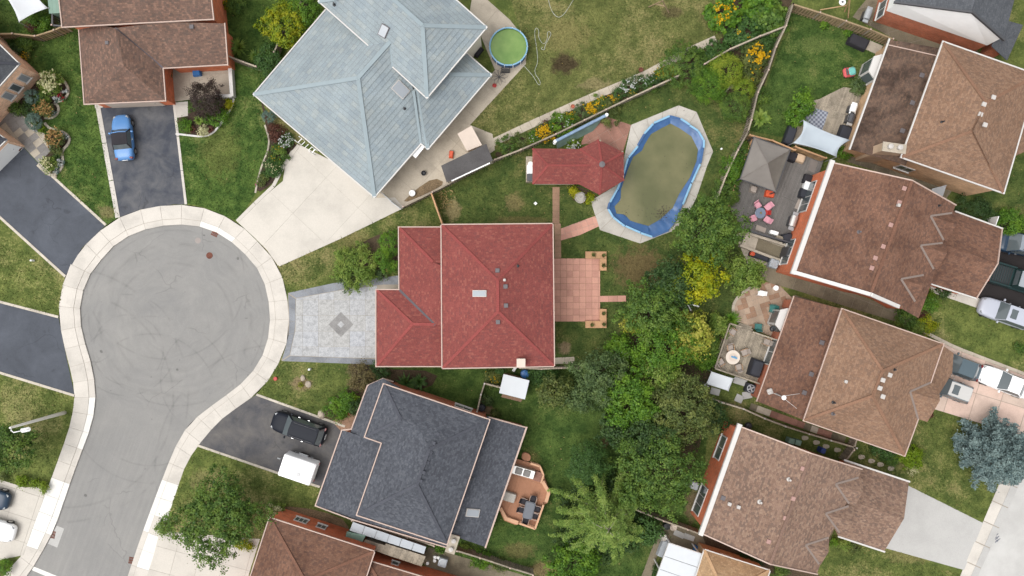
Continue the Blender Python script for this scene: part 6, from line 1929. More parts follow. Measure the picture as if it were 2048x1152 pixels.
for i in range(len(DECKP)):
    a, b = DECKP[i], DECKP[(i + 1) % len(DECKP)]
    m = max(1, round(math.dist(a, b) / 38))
    for k in range(m):
        p0, p1 = lerp(a, b, (k + .012) / m), lerp(a, b, (k + .988) / m)
        q0, q1 = lerp(p0, ctr, .42), lerp(p1, ctr, .42)
        MB().prism(gpoly([p0, p1, q1, q0]), .014, .045 + random.uniform(0, .008)).build('slab', M['concrete_pool'], pd)
pool = thing('swimming_pool', 'free form pool with sagging blue liner and murky olive water', 'pool', P(*ctr))
ZR = .42
R3 = [P(x, y, ZR) for x, y in rail]
mbw = MB()
for i in range(len(R3)):
    a, b = R3[i], R3[(i + 1) % len(R3)]
    mbw.add([(a.x, a.y, .02), (b.x, b.y, .02), (b.x, b.y, ZR), (a.x, a.y, ZR)], [(0, 1, 2, 3)])
mbw.build('pool_wall', M['blue_liner'], pool)
W3 = [P(x, y, .2) for x, y in water]
lin_ = MB()
NR = 120
dr_ = plen([tuple(p[:2]) for p in R3] + [tuple(R3[0][:2])]); rl = [tuple(p[:2]) for p in R3] + [tuple(R3[0][:2])]
wl = [tuple(p[:2]) for p in W3] + [tuple(W3[0][:2])]
rings = []
for i in range(NR):
    a = at_len(rl, dr_, dr_[-1] * i / NR)
    b = nearest(wl, a)
    row = []
    for k, t_ in enumerate((0, .2, .45, .7, 1.0, 1.12)):
        x, y = lerp(a, b, t_)
        z = ZR - (ZR - .17) * t_ ** .7 + (random.uniform(-.05, .05) if 0 < t_ < 1 else 0)
        row.append((x + random.uniform(-.03, .03) * (t_ > 0), y + random.uniform(-.03, .03) * (t_ > 0), z))
    rings.append(row)
vs = [v for row in rings for v in row]; fs = []
for i in range(NR):
    j = (i + 1) % NR
    for k in range(5): fs.append((i * 6 + k, j * 6 + k, j * 6 + k + 1, i * 6 + k + 1))
lin_.add(vs, fs).build('liner', M['blue_liner'], pool, smooth=True)
for i in range(len(R3)):
    a, b = R3[i], R3[(i + 1) % len(R3)]
    if i in (8, 9): continue
    off = Vector((random.uniform(-.04, .04), random.uniform(-.04, .04), 0))
    MB().beam(a.lerp(b, .02) + off + Vector((0, 0, .03)), a.lerp(b, .97) + off * .3 + Vector((0, 0, .03)), .17, .05).build('top_rail', M['blue_pale' if i % 5 else 'blue_liner'], pool)
t_ = NT('murky_water')
p_ = t_.pos()
cc = t_.ramp(t_.noise(p_, .22, 4, .5), [(.4, col(98, 100, 62)), (.6, col(126, 122, 84))])
t_.bump(t_.noise(p_, 2.2, 3, .6, 1.0), .2, .05)
M['murky'] = t_.fin(cc, .06, .5)
MB().sheet([tuple(p[:2]) for p in W3], .2).build('water', M['murky'], pool)
dbr = []
for (x, y, n, sp) in ((1325, 425, 130, .35), (1300, 415, 25, .8), (1322, 300, 14, 1.8), (1345, 360, 14, 1.6), (1386, 320, 10, .4), (1252, 425, 16, .3)):
    q = P(x, y, .2); dbr.append(np.array([q.x, q.y, .206]) + NPR.normal(size=(n, 3)) * np.array([sp, sp, .001]))
dbr = np.concatenate(dbr)
db = quads_obj('floating_debris', leaf_quads(dbr, unit(NPR.normal(size=dbr.shape) * .04 + np.array([0, 0, 1])), .1, .5), LF['purple'], pool)
db['kind'] = 'stuff'
t_ = NT('green_pool_water')
p_ = t_.pos()
cc = t_.ramp(t_.noise(p_, .7, 5, .6), [(.3, col(110, 146, 74)), (.7, col(142, 172, 96))])
t_.bump(t_.noise(p_, 5, 3), .05, .03)
M['green_water'] = t_.fin(cc, .15, .4)
rp = thing('round_pool', 'round above ground pool with bright green water beside the blue roof', 'pool', P(1017, 94))
zp = 1.0
cp = P(1017, 93, zp); rr = 37.5 / S * (1 - zp / H)
MB().lathe((cp.x, cp.y, 0), [(rr, .02), (rr, zp - .02), (rr - .02, zp), (rr - .03, zp - .02), (rr - .03, .1)], 48, cap=False).build('pool_wall', M['blue_liner'], rp, smooth=True)
MB().lathe((cp.x, cp.y, 0), [(rr - .025, zp - .16), (.01, zp - .16)], 48, cap=False).build('water', M['green_water'], rp)
for i in range(14):
    a0, a1 = 6.283 * (i + .03) / 14, 6.283 * (i + .97) / 14
    pts = [(cp.x + (rr) * math.cos(a0 + (a1 - a0) * k / 4), cp.y + rr * math.sin(a0 + (a1 - a0) * k / 4), zp + .02) for k in range(5)]
    MB().tube(pts, .07, 8).build('top_rail', M['blue_pale'], rp)
    MB().tube([(cp.x + (rr + .05) * math.cos(a0), cp.y + (rr + .05) * math.sin(a0), 0), (cp.x + (rr + .05) * math.cos(a0), cp.y + (rr + .05) * math.sin(a0), zp + .05)], .035, 6).build('leg', M['white_metal'], rp)
lp = thing('pool_ladder', 'dark A frame ladder leaning on the round green pool', 'ladder', P(1008, 137))
for dx in (-9, 9):
    MB().tube([P(1010 + dx, 146), P(1012 + dx * .8, 134, 1.4)], .03, 6).build('rail', M['black'], lp)
for k in range(4): MB().beam(P(1002, 145 - k * 3, .2 + k * .33), P(1019, 145 - k * 3, .2 + k * .33), .1, .03).build('tread', M['black'], lp)

# red pavilion beside the pool
h = House('pavilion', 'red shingled pool pavilion with an octagonal end and round vent', (1150, 332), 'sh_red', 'stucco', 'trim_pink', cat='pavilion')
ze, zr, za = 2.4, 3.35, 3.75
ap = (1204, 329); o0 = [(1159, 298), (1196, 279), (1247, 305), (1248, 361), (1199, 389.5), (1158, 368.5)]
rA, rB = (1096, 331), (1182, 331)
h.slope([(1065, 297), (1065, 368), rA], [(1065, 297, ze), (1065, 368, ze), (*rA, zr)])
h.slope([(1065, 297), (1159, 298), rB, rA], [(1065, 297, ze), (1159, 298, ze), (*rA, zr)])
h.slope([(1065, 368), (1158, 368.5), rB, rA], [(1065, 368, ze), (1158, 368.5, ze), (*rA, zr)])
for i in range(5): 
    pv = h.slope([o0[i], o0[i + 1], ap], [(*o0[i], ze), (*o0[i + 1], ze), (*ap, za)])
    h.cap([((*o0[i], ze), (*ap, za))], w=.18, h=.03)
h.slope([o0[0], ap, rB], [(*o0[0], ze), (*ap, za), (*rB, zr)])
h.slope([o0[5], ap, rB], [(*o0[5], ze), (*ap, za), (*rB, zr)])
h.cap([((*rA, zr), (*rB, zr)), ((1065, 297, ze), (*rA, zr)), ((1065, 368, ze), (*rA, zr))], w=.18, h=.03)
q = P(*ap, za); MB().lathe((q.x, q.y, za - .1), [(.24, 0), (.22, .18), (.26, .2), (.26, .24), (.02, .28)], 16).build('roof_vent', M['vent_grey'], h.root)
h.walls([(1065, 297), (1159, 298), (1158, 368), (1065, 368)], ze, ins=.25, mat='stucco')
for v in o0:
    q = P(1204 + (v[0] - 1204) * .86, 332 + (v[1] - 332) * .86, 1.2); MB().box((q.x, q.y, 0), (.14, .14, ze + .05)).build('post', M['wood_grey'], h.root)
h.gut = []
h.finish()
bar = thing('counter', 'small outdoor counter with a white sink left of the red pavilion', 'counter', P(1059, 332))
MB().bevbox(P(1060, 341, 0), (.75, 2.3, .85), 0, .03).build('cabinet', M['wood_grey'], bar)
MB().bevbox(P(1060.5, 340, .85), (.62, .9, .06), 0, .05).build('sink', M['white'], bar)
MB().lathe(P(1061, 328.5, .86), [(.2, 0), (.24, .08), (.22, .1), (.1, .03)], 18).build('bowl', M['white'], bar)
MB().bevbox(P(1060, 355, .86), (.55, .7, .1), 0, .04).build('grill_top', M['dark_metal'], bar)
reel = thing('pool_cover_reel', 'white and blue rolled pool cover reel behind the red pavilion', 'pool cover', P(1160, 258))
a, b = P(1110, 283, .7), P(1213, 230, .7)
MB().tube([a, a.lerp(b, .5), b], .15, 12).build('rolled_cover', m_plain('rolled_cover', col(150, 176, 206), .5, var=.25, scale=2.5), reel)
for e_ in (a, b):
    MB().lathe((e_.x, e_.y, 0), [(.18, 0), (.15, .06), (.05, .1), (.05, .75), (.16, .78), (.16, .84)], 8).build('stand', M['white_metal'], reel)
MB().add([a.lerp(b, .02) - Vector((0, 0, .1)), a.lerp(b, .97) - Vector((0, 0, .1)), P(1186, 262, .05), P(1114, 298, .05)], [(0, 1, 2, 3)]).build('hanging_sheet', m_plain('bubble_sheet', col(112, 132, 122), .3, .5, var=.3), reel)
fo = thing('stone_fountain', 'three tier grey stone fountain below the red pavilion', 'fountain', P(1160, 396))
c0 = P(1160, 396)
MB().lathe((c0.x, c0.y, 0), [(.3, 0), (.32, .2), (.5, .3), (.52, .4), (.46, .4), (.4, .32), (.1, .3)], 24).build('lower_basin', M['concrete_pool'], fo, smooth=False)
MB().lathe((c0.x, c0.y, .3), [(.1, 0), (.1, .4), (.36, .5), (.38, .58), (.32, .58), (.08, .5)], 24).build('middle_basin', M['concrete_pool'], fo)
MB().lathe((c0.x, c0.y, .8), [(.08, 0), (.07, .35), (.22, .42), (.24, .5), (.18, .5), (.05, .44), (.06, .62), (.01, .7)], 20).build('upper_basin', M['concrete_pool'], fo)

# sheds
def shed(label, q, h, roof_mat, wall_mat, slope=.12, name='shed', pan=6, ins=.08, th=.06):
    c = (sum(p[0] for p in q) / 4, sum(p[1] for p in q) / 4)
    root = thing(name, label, 'shed', P(*c))
    w = [P(x, y, h) for x, y in q]
    MB().prism(inset([tuple(p[:2]) for p in w], ins), 0, h - .16).build('wall', M[wall_mat], root)
    for i in range(pan):
        a, b = w[0].lerp(w[1], i / pan + .003), w[0].lerp(w[1], (i + 1) / pan - .003)
        c_, d = w[3].lerp(w[2], (i + 1) / pan - .003), w[3].lerp(w[2], i / pan + .003)
        lift = Vector((0, 0, slope))
        vs = [a + lift, b + lift, c_, d]
        MB().add([v - Vector((0, 0, th)) for v in vs] + vs, [(3, 2, 1, 0), (4, 5, 6, 7), (0, 1, 5, 4), (1, 2, 6, 5), (2, 3, 7, 6), (3, 0, 4, 7)]).build('roof_panel', M[roof_mat], root)
    return root
shed('long grey felt roofed lean-to shed by the fence of the blue house', [(882, 332), (973, 288), (986, 321), (893, 365)], 2.1, 'sh_grey', 'stucco', pan=1)
MB().beam(P(903, 362, 2.0), P(980, 326, 2.0), .1, .12).build('fascia_beam', M['white'], bpy.data.objects['shed'])
shed('beige ribbed metal shed behind the grey felt roofed shed', [(915, 268), (943, 252), (964, 290), (934, 302)], 1.9, 'cream', 'cream', pan=7)
shed('garden shed with a flat white roof below the red house', [(1007, 748), (1059, 761), (1050, 799), (998, 786)], 2.2, 'tarp', 'paver_brown', .02, pan=1)
paving('patio', [(1005, 788), (1045, 798), (1042, 804), (1002, 794)], R(-14), .6, .6, .02, 'paver_brown', .03, piece='paver')
shed('green painted lean-to at the left end of the metal roofs', [(694, 1062), (732, 1070), (722, 1090), (689, 1080)], 2.0, 'green_metal', 'green_metal', pan=4)
shed('long galvanised sheet roof beside the dark slatted fence', [(706, 1043), (853, 1093), (848, 1108), (699, 1061)], 2.1, 'tin', 'wood_grey', pan=6)
shed('brown plank lean-to roof between the metal roof and brick wall', [(731, 1078), (770, 1090), (764, 1106), (722, 1092)], 1.9, 'wood_grey', 'wood_grey', pan=3)
shed('grey plank pergola roof at the right end of the metal roofs', [(772, 1086), (852, 1112), (843, 1133), (762, 1106)], 1.9, 'wood_grey', 'wood_grey', pan=7)
shed('dark green shed partly under the brown roof at the top left', [(96, -10), (120, -10), (122, 26), (98, 27)], 2.0, 'bluish' if False else 'green_metal', 'green_metal', pan=3)
shed('grey metal shed between the rust brown gable and tan eave', [(1862, 378), (1892, 370), (1886, 392), (1868, 398)], 1.8, 'grey_metal', 'green_metal', pan=3)
def canopy(label, q, z, mat, sag=.0, name='canopy', posts=True, cat='canopy'):
    c = (sum(p[0] for p in q) / len(q), sum(p[1] for p in q) / len(q))
    root = thing(name, label, cat, P(*c))
    w = [P(x, y, z) for x, y in q]
    n = 10; vs = []; fs = []
    for i in range(n + 1):
        for j in range(n + 1):
            u, v = i / n, j / n
            p = (w[0].lerp(w[1], u)).lerp(w[3].lerp(w[2], u), v)
            pull = sag * (1 - (2 * u - 1) ** 2) * (1 - (2 * v - 1) ** 2)
            ctr_ = (w[0] + w[1] + w[2] + w[3]) / 4
            edge = 1 - .16 * sag / .4 * ((1 - (2 * u - 1) ** 2) * (abs(2 * v - 1) ** 2) + (1 - (2 * v - 1) ** 2) * (abs(2 * u - 1) ** 2))
            p = ctr_ + (p - ctr_) * edge
            p.z -= pull
            vs.append(p)
    for i in range(n):
        for j in range(n): fs.append((i * (n + 1) + j, (i + 1) * (n + 1) + j, (i + 1) * (n + 1) + j + 1, i * (n + 1) + j + 1))
    o = MB().add(vs, fs).build('cloth', M[mat], root, smooth=True)
    md = o.modifiers.new('thick', 'SOLIDIFY'); md.thickness = .012
    if posts:
        for p in w: MB().tube([(p.x, p.y, 0), (p.x, p.y, z - .02)], .035, 8).build('pole', M['grey_metal'], root)
    return root
canopy('pale grey shade sail stretched over the weathered plank deck', [(1607, 240), (1700, 280), (1673, 314), (1586, 286)], 2.6, 'sail', .4, 'shade_sail')
canopy('white tarp canopy in the top left corner', [(8, -12), (72, -14), (96, 16), (38, 44)], 2.2, 'tarp', .25)
canopy('white garden canopy below the weathered deck', [(1423, 743), (1467, 757), (1457, 782), (1412, 768)], 1.9, 'tarp', .03)
# soft top gazebo
gz = thing('gazebo', 'grey soft top gazebo standing on the grey deck', 'gazebo', P(1530, 328, .45))
cz = [(1508, 274), (1581, 299), (1551, 384), (1480, 358)]
wv = [P(x, y, 2.45) for x, y in cz]; top = P(1535, 326, 3.4)
fab = m_plain('gazebo_fabric', col(138, 132, 126), .9, .1, var=.12, scale=.9); fab_shade = m_plain('gazebo_shaded_fabric', col(122, 116, 108), .9, .1, var=.12)  # east panel takes a darker copy of the fabric, its shade in the colour
for i in range(4):
    a, b = wv[i], wv[(i + 1) % 4]
    vs = []; fs = []; n = 6
    for k in range(n + 1):
        t1 = k / n
        for j in range(7):
            p = a.lerp(b, j / 6).lerp(top, t1)
            p.z = 2.45 + (3.4 - 2.45) * (t1 ** 1.35) - .08 * math.sin(math.pi * j / 6) * (1 - t1)
            vs.append(p)
    for k in range(n):
        for j in range(6): fs.append((k * 7 + j, k * 7 + j + 1, k * 7 + 8 + j, k * 7 + 7 + j))
    MB().add(vs, fs).build('canopy_panel', fab_shade if i == 1 else fab, gz)
    MB().beam(a, b, .06, .08).build('frame_bar', M['dark_metal'], gz)
    MB().box((a.x, a.y, .45), (.1, .1, 2.0)).build('post', M['dark_metal'], gz)
    MB().tube([a + Vector((0, 0, .03)), a.lerp(top, .5) + Vector((0, 0, -.06)), top + Vector((0, 0, .02))], .025, 5).build('hip_pole', M['fabric_grey'], gz)

# ---------------------------------------------------------------- vehicles
M['lamp_lens'] = m_flat('lamp_lens', (.2, .21, .22, 1), .15)
M['tail_lens'] = m_flat('tail_lens', col(120, 30, 30), .3)
def loft(mb, secs, mi=0):
    """secs: list of rings (same count) closed"""
    n = len(secs[0]); vs = [v for s_ in secs for v in s_]; fs = []
    for i in range(len(secs) - 1):
        for k in range(n):
            k2 = (k + 1) % n
            fs.append((i * n + k, i * n + k2, (i + 1) * n + k2, (i + 1) * n + k))
    fs.append(tuple(range(n - 1, -1, -1))); fs.append(tuple(range((len(secs) - 1) * n, len(secs) * n)))
    return mb.add(vs, fs, mi)

def car(name, label, px, py, ang, paint, L=4.6, Wd=1.82, Ht=1.5, belt=.95, hood=.92, tail=.95, cab=(.62, .20, -1.35, -1.95), sunroof=False, roof=None, kind='sedan', front_round=.35, roofrack=False, cat='car', group='parked cars'):
    """x points forward; cab = windscreen foot, windscreen head, rear window head, rear window foot"""
    root = thing(name, label, cat, (0, 0, 0), group)
    hw = Wd / 2; hl = L / 2
    def ring(x, w, zt, zb=.24):
        z1 = zb + (zt - zb) * .45; z2 = zb + (zt - zb) * .8
        pts = [(-w * .86, zb), (-w * .99, zb + .12), (-w, z1), (-w * .97, z2), (-w * .86, zt), (-w * .45, zt + .025), (0, zt + .035), (w * .45, zt + .025), (w * .86, zt), (w * .97, z2), (w, z1), (w * .99, zb + .12), (w * .86, zb)]
        return [(x, y, z) for y, z in pts]
    fr = front_round
    st = [(-hl, hw * .66, tail * .72), (-hl + .08, hw * .82, tail * .9), (-hl + .35, hw * .95, tail), (cab[3], hw * .99, belt), (-.5, hw, belt), (cab[0] - .05, hw, belt), (cab[0] + .3, hw * .985, (belt + hood) / 2 + .01), (hl - .7, hw * .96, hood - .06), (hl - .35, hw * (.98 - fr * .25), hood - .13), (hl - .12, hw * (.9 - fr * .35), hood - .22), (hl, hw * (.76 - fr * .5), hood - .36)]
    st.sort()
    loft(MB(), [ring(*s_) for s_ in st]).build('body', paint, root, smooth=True, subsurf=1)
    # greenhouse
    w0, w1 = hw * .95, hw * .76
    zt = Ht
    f0, f1, r1, r0 = cab
    def gl(pts, nm, mat, bulge=.0, parent=root):
        a, b, c, d = (Vector(p) for p in pts)
        n = 4; vs = []; fs = []
        nn = (b - a).cross(d - a).normalized()
        for i in range(n + 1):
            for j in range(n + 1):
                u, v = i / n, j / n
                p = a.lerp(b, u).lerp(d.lerp(c, u), v) + nn * bulge * (1 - (2 * u - 1) ** 2)
                vs.append(p)
        for i in range(n):
            for j in range(n): fs.append((i * (n + 1) + j, (i + 1) * (n + 1) + j, (i + 1) * (n + 1) + j + 1, i * (n + 1) + j + 1))
        o = MB().add(vs, fs).build(nm, mat, parent, smooth=True)
        return o
    # cabin core in body paint (pillars), glass a hair outside
    core = [(f0, w0, belt - .05), (f0, -w0, belt - .05), (r0, -w0, belt - .05), (r0, w0, belt - .05), (f1, w1, zt), (f1, -w1, zt), (r1, -w1, zt), (r1, w1, zt)]
    MB().add(core, [(0, 1, 2, 3), (7, 6, 5, 4), (0, 4, 5, 1), (2, 6, 7, 3), (1, 5, 6, 2), (3, 7, 4, 0)]).build('cabin', paint, root)
    g = M['glass']
    def shrink(q, k=.9, off=.012):
        q = [Vector(p) for p in q]; c = sum(q, Vector()) / len(q)
        n = (q[1] - q[0]).cross(q[3] - q[0]).normalized()
        if n.dot(c - Vector((0, 0, belt))) < 0: n = -n
        return [c + (p - c) * k + n * off for p in q]
    gl(shrink([core[1], core[0], core[4], core[5]], .96, .015), 'windscreen', g, .05)
    gl(shrink([core[3], core[2], core[6], core[7]], .88, .015), 'rear_window', g, .04)
    gl(shrink([core[0], core[3], core[7], core[4]], .9), 'side_window', g)
    gl(shrink([core[2], core[1], core[5], core[6]], .9), 'side_window', g)
    rp_ = [(f1 + .03, w1 * .95), (f1 - .12, w1 * 1.02), (r1 + .15, w1 * 1.02), (r1 - .02, w1 * .93)]
    mbr = MB()
    loft(mbr, [[(x, -w, zt - .01), (x, -w * .6, zt + .03), (x, 0, zt + .045), (x, w * .6, zt + .03), (x, w, zt - .01), (x, w * .9, zt - .05), (x, -w * .9, zt - .05)] for x, w in rp_])
    ro = mbr.build('roof', roof or paint, root, smooth=False)
    if sunroof:
        MB().bevbox(((f1 * .72 + r1 * .28), 0, zt + .035), (.62, .85, .025), 0, .05).build('sunroof', g, ro)
    if roofrack:
        for s_ in (-1, 1):
            MB().tube([(f1 - .2, s_ * w1 * .82, zt + .08), (r1 + .2, s_ * w1 * .82, zt + .08)], .02, 6).build('roof_rail', M['dark_metal'], ro)
    for sx in (1, -1):
        for sy in (1, -1):
            x = (hl - .82) if sx > 0 else (-hl + .78)
            wh = empty('wheel', (x, sy * (hw - .1), .33)); wh.parent = root
            prof = [(.2, -.1), (.31, -.1), (.335, -.06), (.335, .06), (.31, .1), (.2, .1)]
            def wlathe(prof_, nm, mt, n=20):
                vs = []; fs = []
                for r_, y in prof_:
                    for k in range(n): a = 6.283 * k / n; vs.append((x + r_ * math.cos(a), sy * (hw - .1) + y, .33 + r_ * math.sin(a)))
                for i in range(len(prof_) - 1):
                    for k in range(n): k2 = (k + 1) % n; fs.append((i * n + k, i * n + k2, (i + 1) * n + k2, (i + 1) * n + k))
                fs.append(tuple(range(n))); fs.append(tuple(range((len(prof_) - 1) * n, len(prof_) * n)))
                return MB().add(vs, fs).build(nm, mt, wh)
            wlathe(prof, 'tyre', M['rubber']); wlathe([(.19, -.105), (.19, .105)], 'rim', M['chrome'])
    lampm, tailm = M['lamp_lens'], M['tail_lens']
    for sy in (1, -1):
        MB().bevbox((hl - .3, sy * hw * .62, hood - .27), (.3, .24, .1), sy * -.5, .04).build('headlight', lampm, root)
        MB().bevbox((-hl + .16, sy * hw * .74, tail - .2), (.18, .28, .17), sy * .3, .03).build('tail_light', tailm, root)
        MB().bevbox((f0 - .28, sy * (hw + .1), belt - .02), (.16, .22, .13), 0, .04).build('mirror', paint, root)
        for x in (f0 - .95, f0 - 1.85):
            if x > cab[3]: MB().box((x, sy * (hw + .012), belt - .16), (.16, .03, .03)).build('door_handle', M['chrome'], root)
    MB().box((-hl - .01, 0, .55), (.03, .5, .12)).build('number_plate', M['white'], root)
    c = P(px, py, .9)
    place(root, (c.x, c.y, 0), ang)
    return root

paint = lambda nm, c, r=.32: m_flat(nm, c, r, .3, .0, .12)
pt_black = m_flat('paint_black_blue', col(30, 34, 44), .45, .12); pt_white = paint('paint_white', (.78, .78, .78, 1)); pt_silver = paint('paint_silver', col(196, 200, 212)); pt_grey = paint('paint_grey', col(92, 108, 116))
pt_dkgreen = paint('paint_dark_green', col(44, 66, 66)); pt_navy = paint('paint_navy', col(40, 62, 84)); pt_blue = paint('paint_sky_blue', col(98, 150, 210)); pt_pale = paint('paint_pale_silver', col(214, 212, 208))
car('parked_suv', 'black blue SUV on the lower asphalt drive beside the white trailer', 596, 857, R(161), pt_black, 5.05, 1.95, 1.75, 1.08, 1.1, 1.1, (1.15, .55, -1.95, -2.35), roofrack=True, cat='car')
car('parked_car', 'silver blue crossover with a sunroof on the pale drive strip', 2012, 626, R(160.5), pt_silver, 4.7, 1.86, 1.62, 1.02, 1.02, 1.05, (.85, .2, -1.6, -2.15), True)
car('parked_car', 'dark grey hatchback nose under the tan brown garage roof', 1917, 731, R(159.5), pt_grey, 4.4, 1.78, 1.48, .96, .96, .96, (.7, .1, -1.3, -1.85))
car('parked_car', 'white sedan behind the dark grey hatchback', 2012, 764, R(159), pt_white, 4.75, 1.84, 1.46, .95, .95, .98, (.62, -.05, -1.15, -1.75))
car('parked_car', 'small silver car with a sunroof beside the dark grey hatchback', 1899, 776, R(159.5), pt_grey, 4.15, 1.76, 1.56, .98, .98, 1.0, (.8, .3, -1.65, -1.95), True, roof=pt_pale)
car('parked_minivan', 'grey roofed minivan with leaf reflections at the top of the black drive', 2046, 489, R(168), pt_navy, 5.0, 1.95, 1.75, 1.05, 1.05, 1.1, (1.45, .7, -2.1, -2.4), roof=m_flat('roof_grey', col(146, 154, 162), .4), roofrack=True)
car('parked_car', 'dark blue car nosing in at the left edge', -34, 993, R(-16), pt_navy, 4.5, 1.8, 1.46, .95, .93, .95, (.62, 0, -1.15, -1.75))
car('parked_car', 'white car nosing in at the left edge below the dark blue one', -24, 1057, R(-16), pt_white, 4.6, 1.82, 1.5, .95, .95, .98, (.62, 0, -1.15, -1.75))

# convertible with black soft top
cv = car('convertible', 'sky blue convertible with a black soft top on the north drive', 244, 274, 0, pt_blue, 4.15, 1.78, 1.42, .95, .92, .93, (.66, .28, -.75, -1.12), roof=M['fabric_dark'], front_round=.6)
for ch in list(cv.children):
    if ch.name.startswith('cabin'): ch.data.materials[0] = M['fabric_dark']
o = MB()
for sy in (1, -1): o.tube([(.7, sy * .8, .93), (.3, sy * .64, 1.44)], .035, 6)
o.tube([(.3, -.64, 1.44), (.34, 0, 1.47), (.3, .64, 1.44)], .04, 6)
fo_ = o.build('windscreen_frame', pt_blue); fo_.parent = cv; fo_.location = W[fo_.name]
c = P(244, 274, .8); place(cv, (c.x, c.y, 0), R(95.5))

# pickup truck
def pickup(label, px, py, ang, paint_):
    root = thing('pickup_truck', label, 'truck', (0, 0, 0))
    L, hw = 5.7, .98
    MB().bevbox((-.05, 0, .38), (L - .1, hw * 2, .52), 0, .12).build('chassis', paint_, root)
    bed_ = [(-2.8, -.8)]
    for s_ in (-1, 1): MB().bevbox((-1.75, s_ * (hw - .08), .9), (2.1, .16, .38), 0, .05).build('bed_side', paint_, root)
    MB().bevbox((-2.78, 0, .9), (.1, hw * 2 - .1, .36), 0, .03).build('tailgate', paint_, root)
    for k in range(9): MB().box((-2.6 + k * .21, 0, .9), (.12, hw * 2 - .34, .03)).build('bed_rib', M['black'], root)
    MB().bevbox((1.95, 0, .9), (1.75, hw * 1.9, .22), 0, .12).build('bonnet', paint_, root)
    core = [(1.15, .9, 1.0), (1.15, -.9, 1.0), (-.7, -.9, 1.0), (-.7, .9, 1.0), (.55, .74, 1.78), (.55, -.74, 1.78), (-.55, -.74, 1.78), (-.55, .74, 1.78)]
    MB().add(core, [(0, 1, 2, 3), (7, 6, 5, 4), (0, 4, 5, 1), (2, 6, 7, 3), (1, 5, 6, 2), (3, 7, 4, 0)]).build('cab', paint_, root)
    MB().add([(1.12, .78, 1.08), (1.12, -.78, 1.08), (.6, -.66, 1.74), (.6, .66, 1.74)], [(0, 1, 2, 3)]).build('windscreen', M['glass'], root)
    MB().add([(-.71, .7, 1.2), (-.71, -.7, 1.2), (-.6, -.62, 1.7), (-.6, .62, 1.7)], [(3, 2, 1, 0)]).build('rear_window', M['glass'], root)
    MB().bevbox((0, 0, 1.775), (1.05, 1.42, .05), 0, .06).build('roof', M['glass_grey'], root)
    for sx in (1.75, -1.75):
        for sy in (1, -1):
            MB().tube([(sx, sy * .78, .38), (sx, sy * .99, .38)], .38, 18).build('wheel', M['rubber'], root)
    for sy in (1, -1):
        MB().bevbox((2.76, sy * .75, .72), (.12, .34, .2), 0, .03).build('headlight', M['glass_grey'], root)
        MB().bevbox((-2.8, sy * .88, .85), (.1, .16, .35), 0, .02).build('tail_light', M['red'], root)
        MB().bevbox((.95, sy * 1.1, 1.05), (.14, .24, .2), 0, .04).build('mirror', M['chrome'], root)
    c = P(px, py, .9); place(root, (c.x, c.y, 0), ang)
pickup('dark green pickup truck with an open ribbed bed on the black drive', 2040, 560, R(-17), pt_dkgreen)

# white box trailer
tr = thing('box_trailer', 'white enclosed box trailer parked beside the black SUV', 'trailer', (0, 0, 0))
MB().bevbox((0, 0, .5), (3.0, 2.0, 1.5), 0, .1).build('box', m_flat('trailer_white', (.82, .82, .82, 1), .4), tr)
MB().bevbox((.25, -.35, 2.0), (.34, .34, .05), 0, .04).build('roof_hatch', m_flat('hatch', col(214, 214, 214), .5), tr)
for sy in (1, -1):
    MB().tube([(-.1, sy * .95, .33), (-.1, sy * 1.12, .33)], .33, 18).build('wheel', M['rubber'], tr)
    MB().bevbox((-.1, sy * 1.06, .62), (.9, .24, .06), 0, .03).build('mudguard', M['grey_metal'], tr)
    MB().tube([(-1.45, sy * .5, .42), (-2.1, 0, .42)], .05, 6).build('drawbar', M['dark_metal'], tr)
    MB().box((1.53, sy * .8, .6), (.05, .15, .15)).build('tail_light', M['red'], tr)
MB().tube([(-2.0, 0, .42), (-2.3, 0, .44)], .06, 8).build('hitch', M['grey_metal'], tr)
for x in (-.75, .75): MB().tube([(x, 1.02, .9), (x - .1, 1.2, .9), (x + .1, 1.2, .9), (x, 1.02, .9)], .02, 5).build('tie_bracket', M['grey_metal'], tr)
c = P(596, 938, 1.6); place(tr, (c.x, c.y, 0), R(-18.6))

# ---------------------------------------------------------------- garden furniture and small things
def chair_proto(name, cush, frame, back=.85, arms=True, w=.56):
    root = thing(name, 'x', 'chair', (0, 0, 0))
    MB().bevbox((0, 0, .40), (w, .52, .07), 0, .05).build('seat', M[cush], root)
    v = [(-w / 2 + .03, -.24, .46), (w / 2 - .03, -.24, .46), (w / 2 - .05, -.40, back), (-w / 2 + .05, -.40, back)]
    vs = v + [(x, y - .05, z) for x, y, z in v]
    MB().add(vs, [(0, 1, 2, 3), (7, 6, 5, 4), (0, 4, 5, 1), (1, 5, 6, 2), (2, 6, 7, 3), (3, 7, 4, 0)]).build('backrest', M[cush], root)
    for sx in (-1, 1):
        for y, lean in ((.22, .04), (-.24, -.06)):
            MB().tube([(sx * (w / 2 + .01), y + lean, 0), (sx * (w / 2 - .01), y, .42)], .018, 6).build('leg', M[frame], root)
        if arms: MB().tube([(sx * (w / 2 + .01), .22, .42), (sx * (w / 2 + .03), .2, .63), (sx * (w / 2 + .03), -.2, .65), (sx * (w / 2 - .03), -.33, .7)], .022, 6).build('arm', M[frame], root)
    return root
used = set()
PROTO = {}
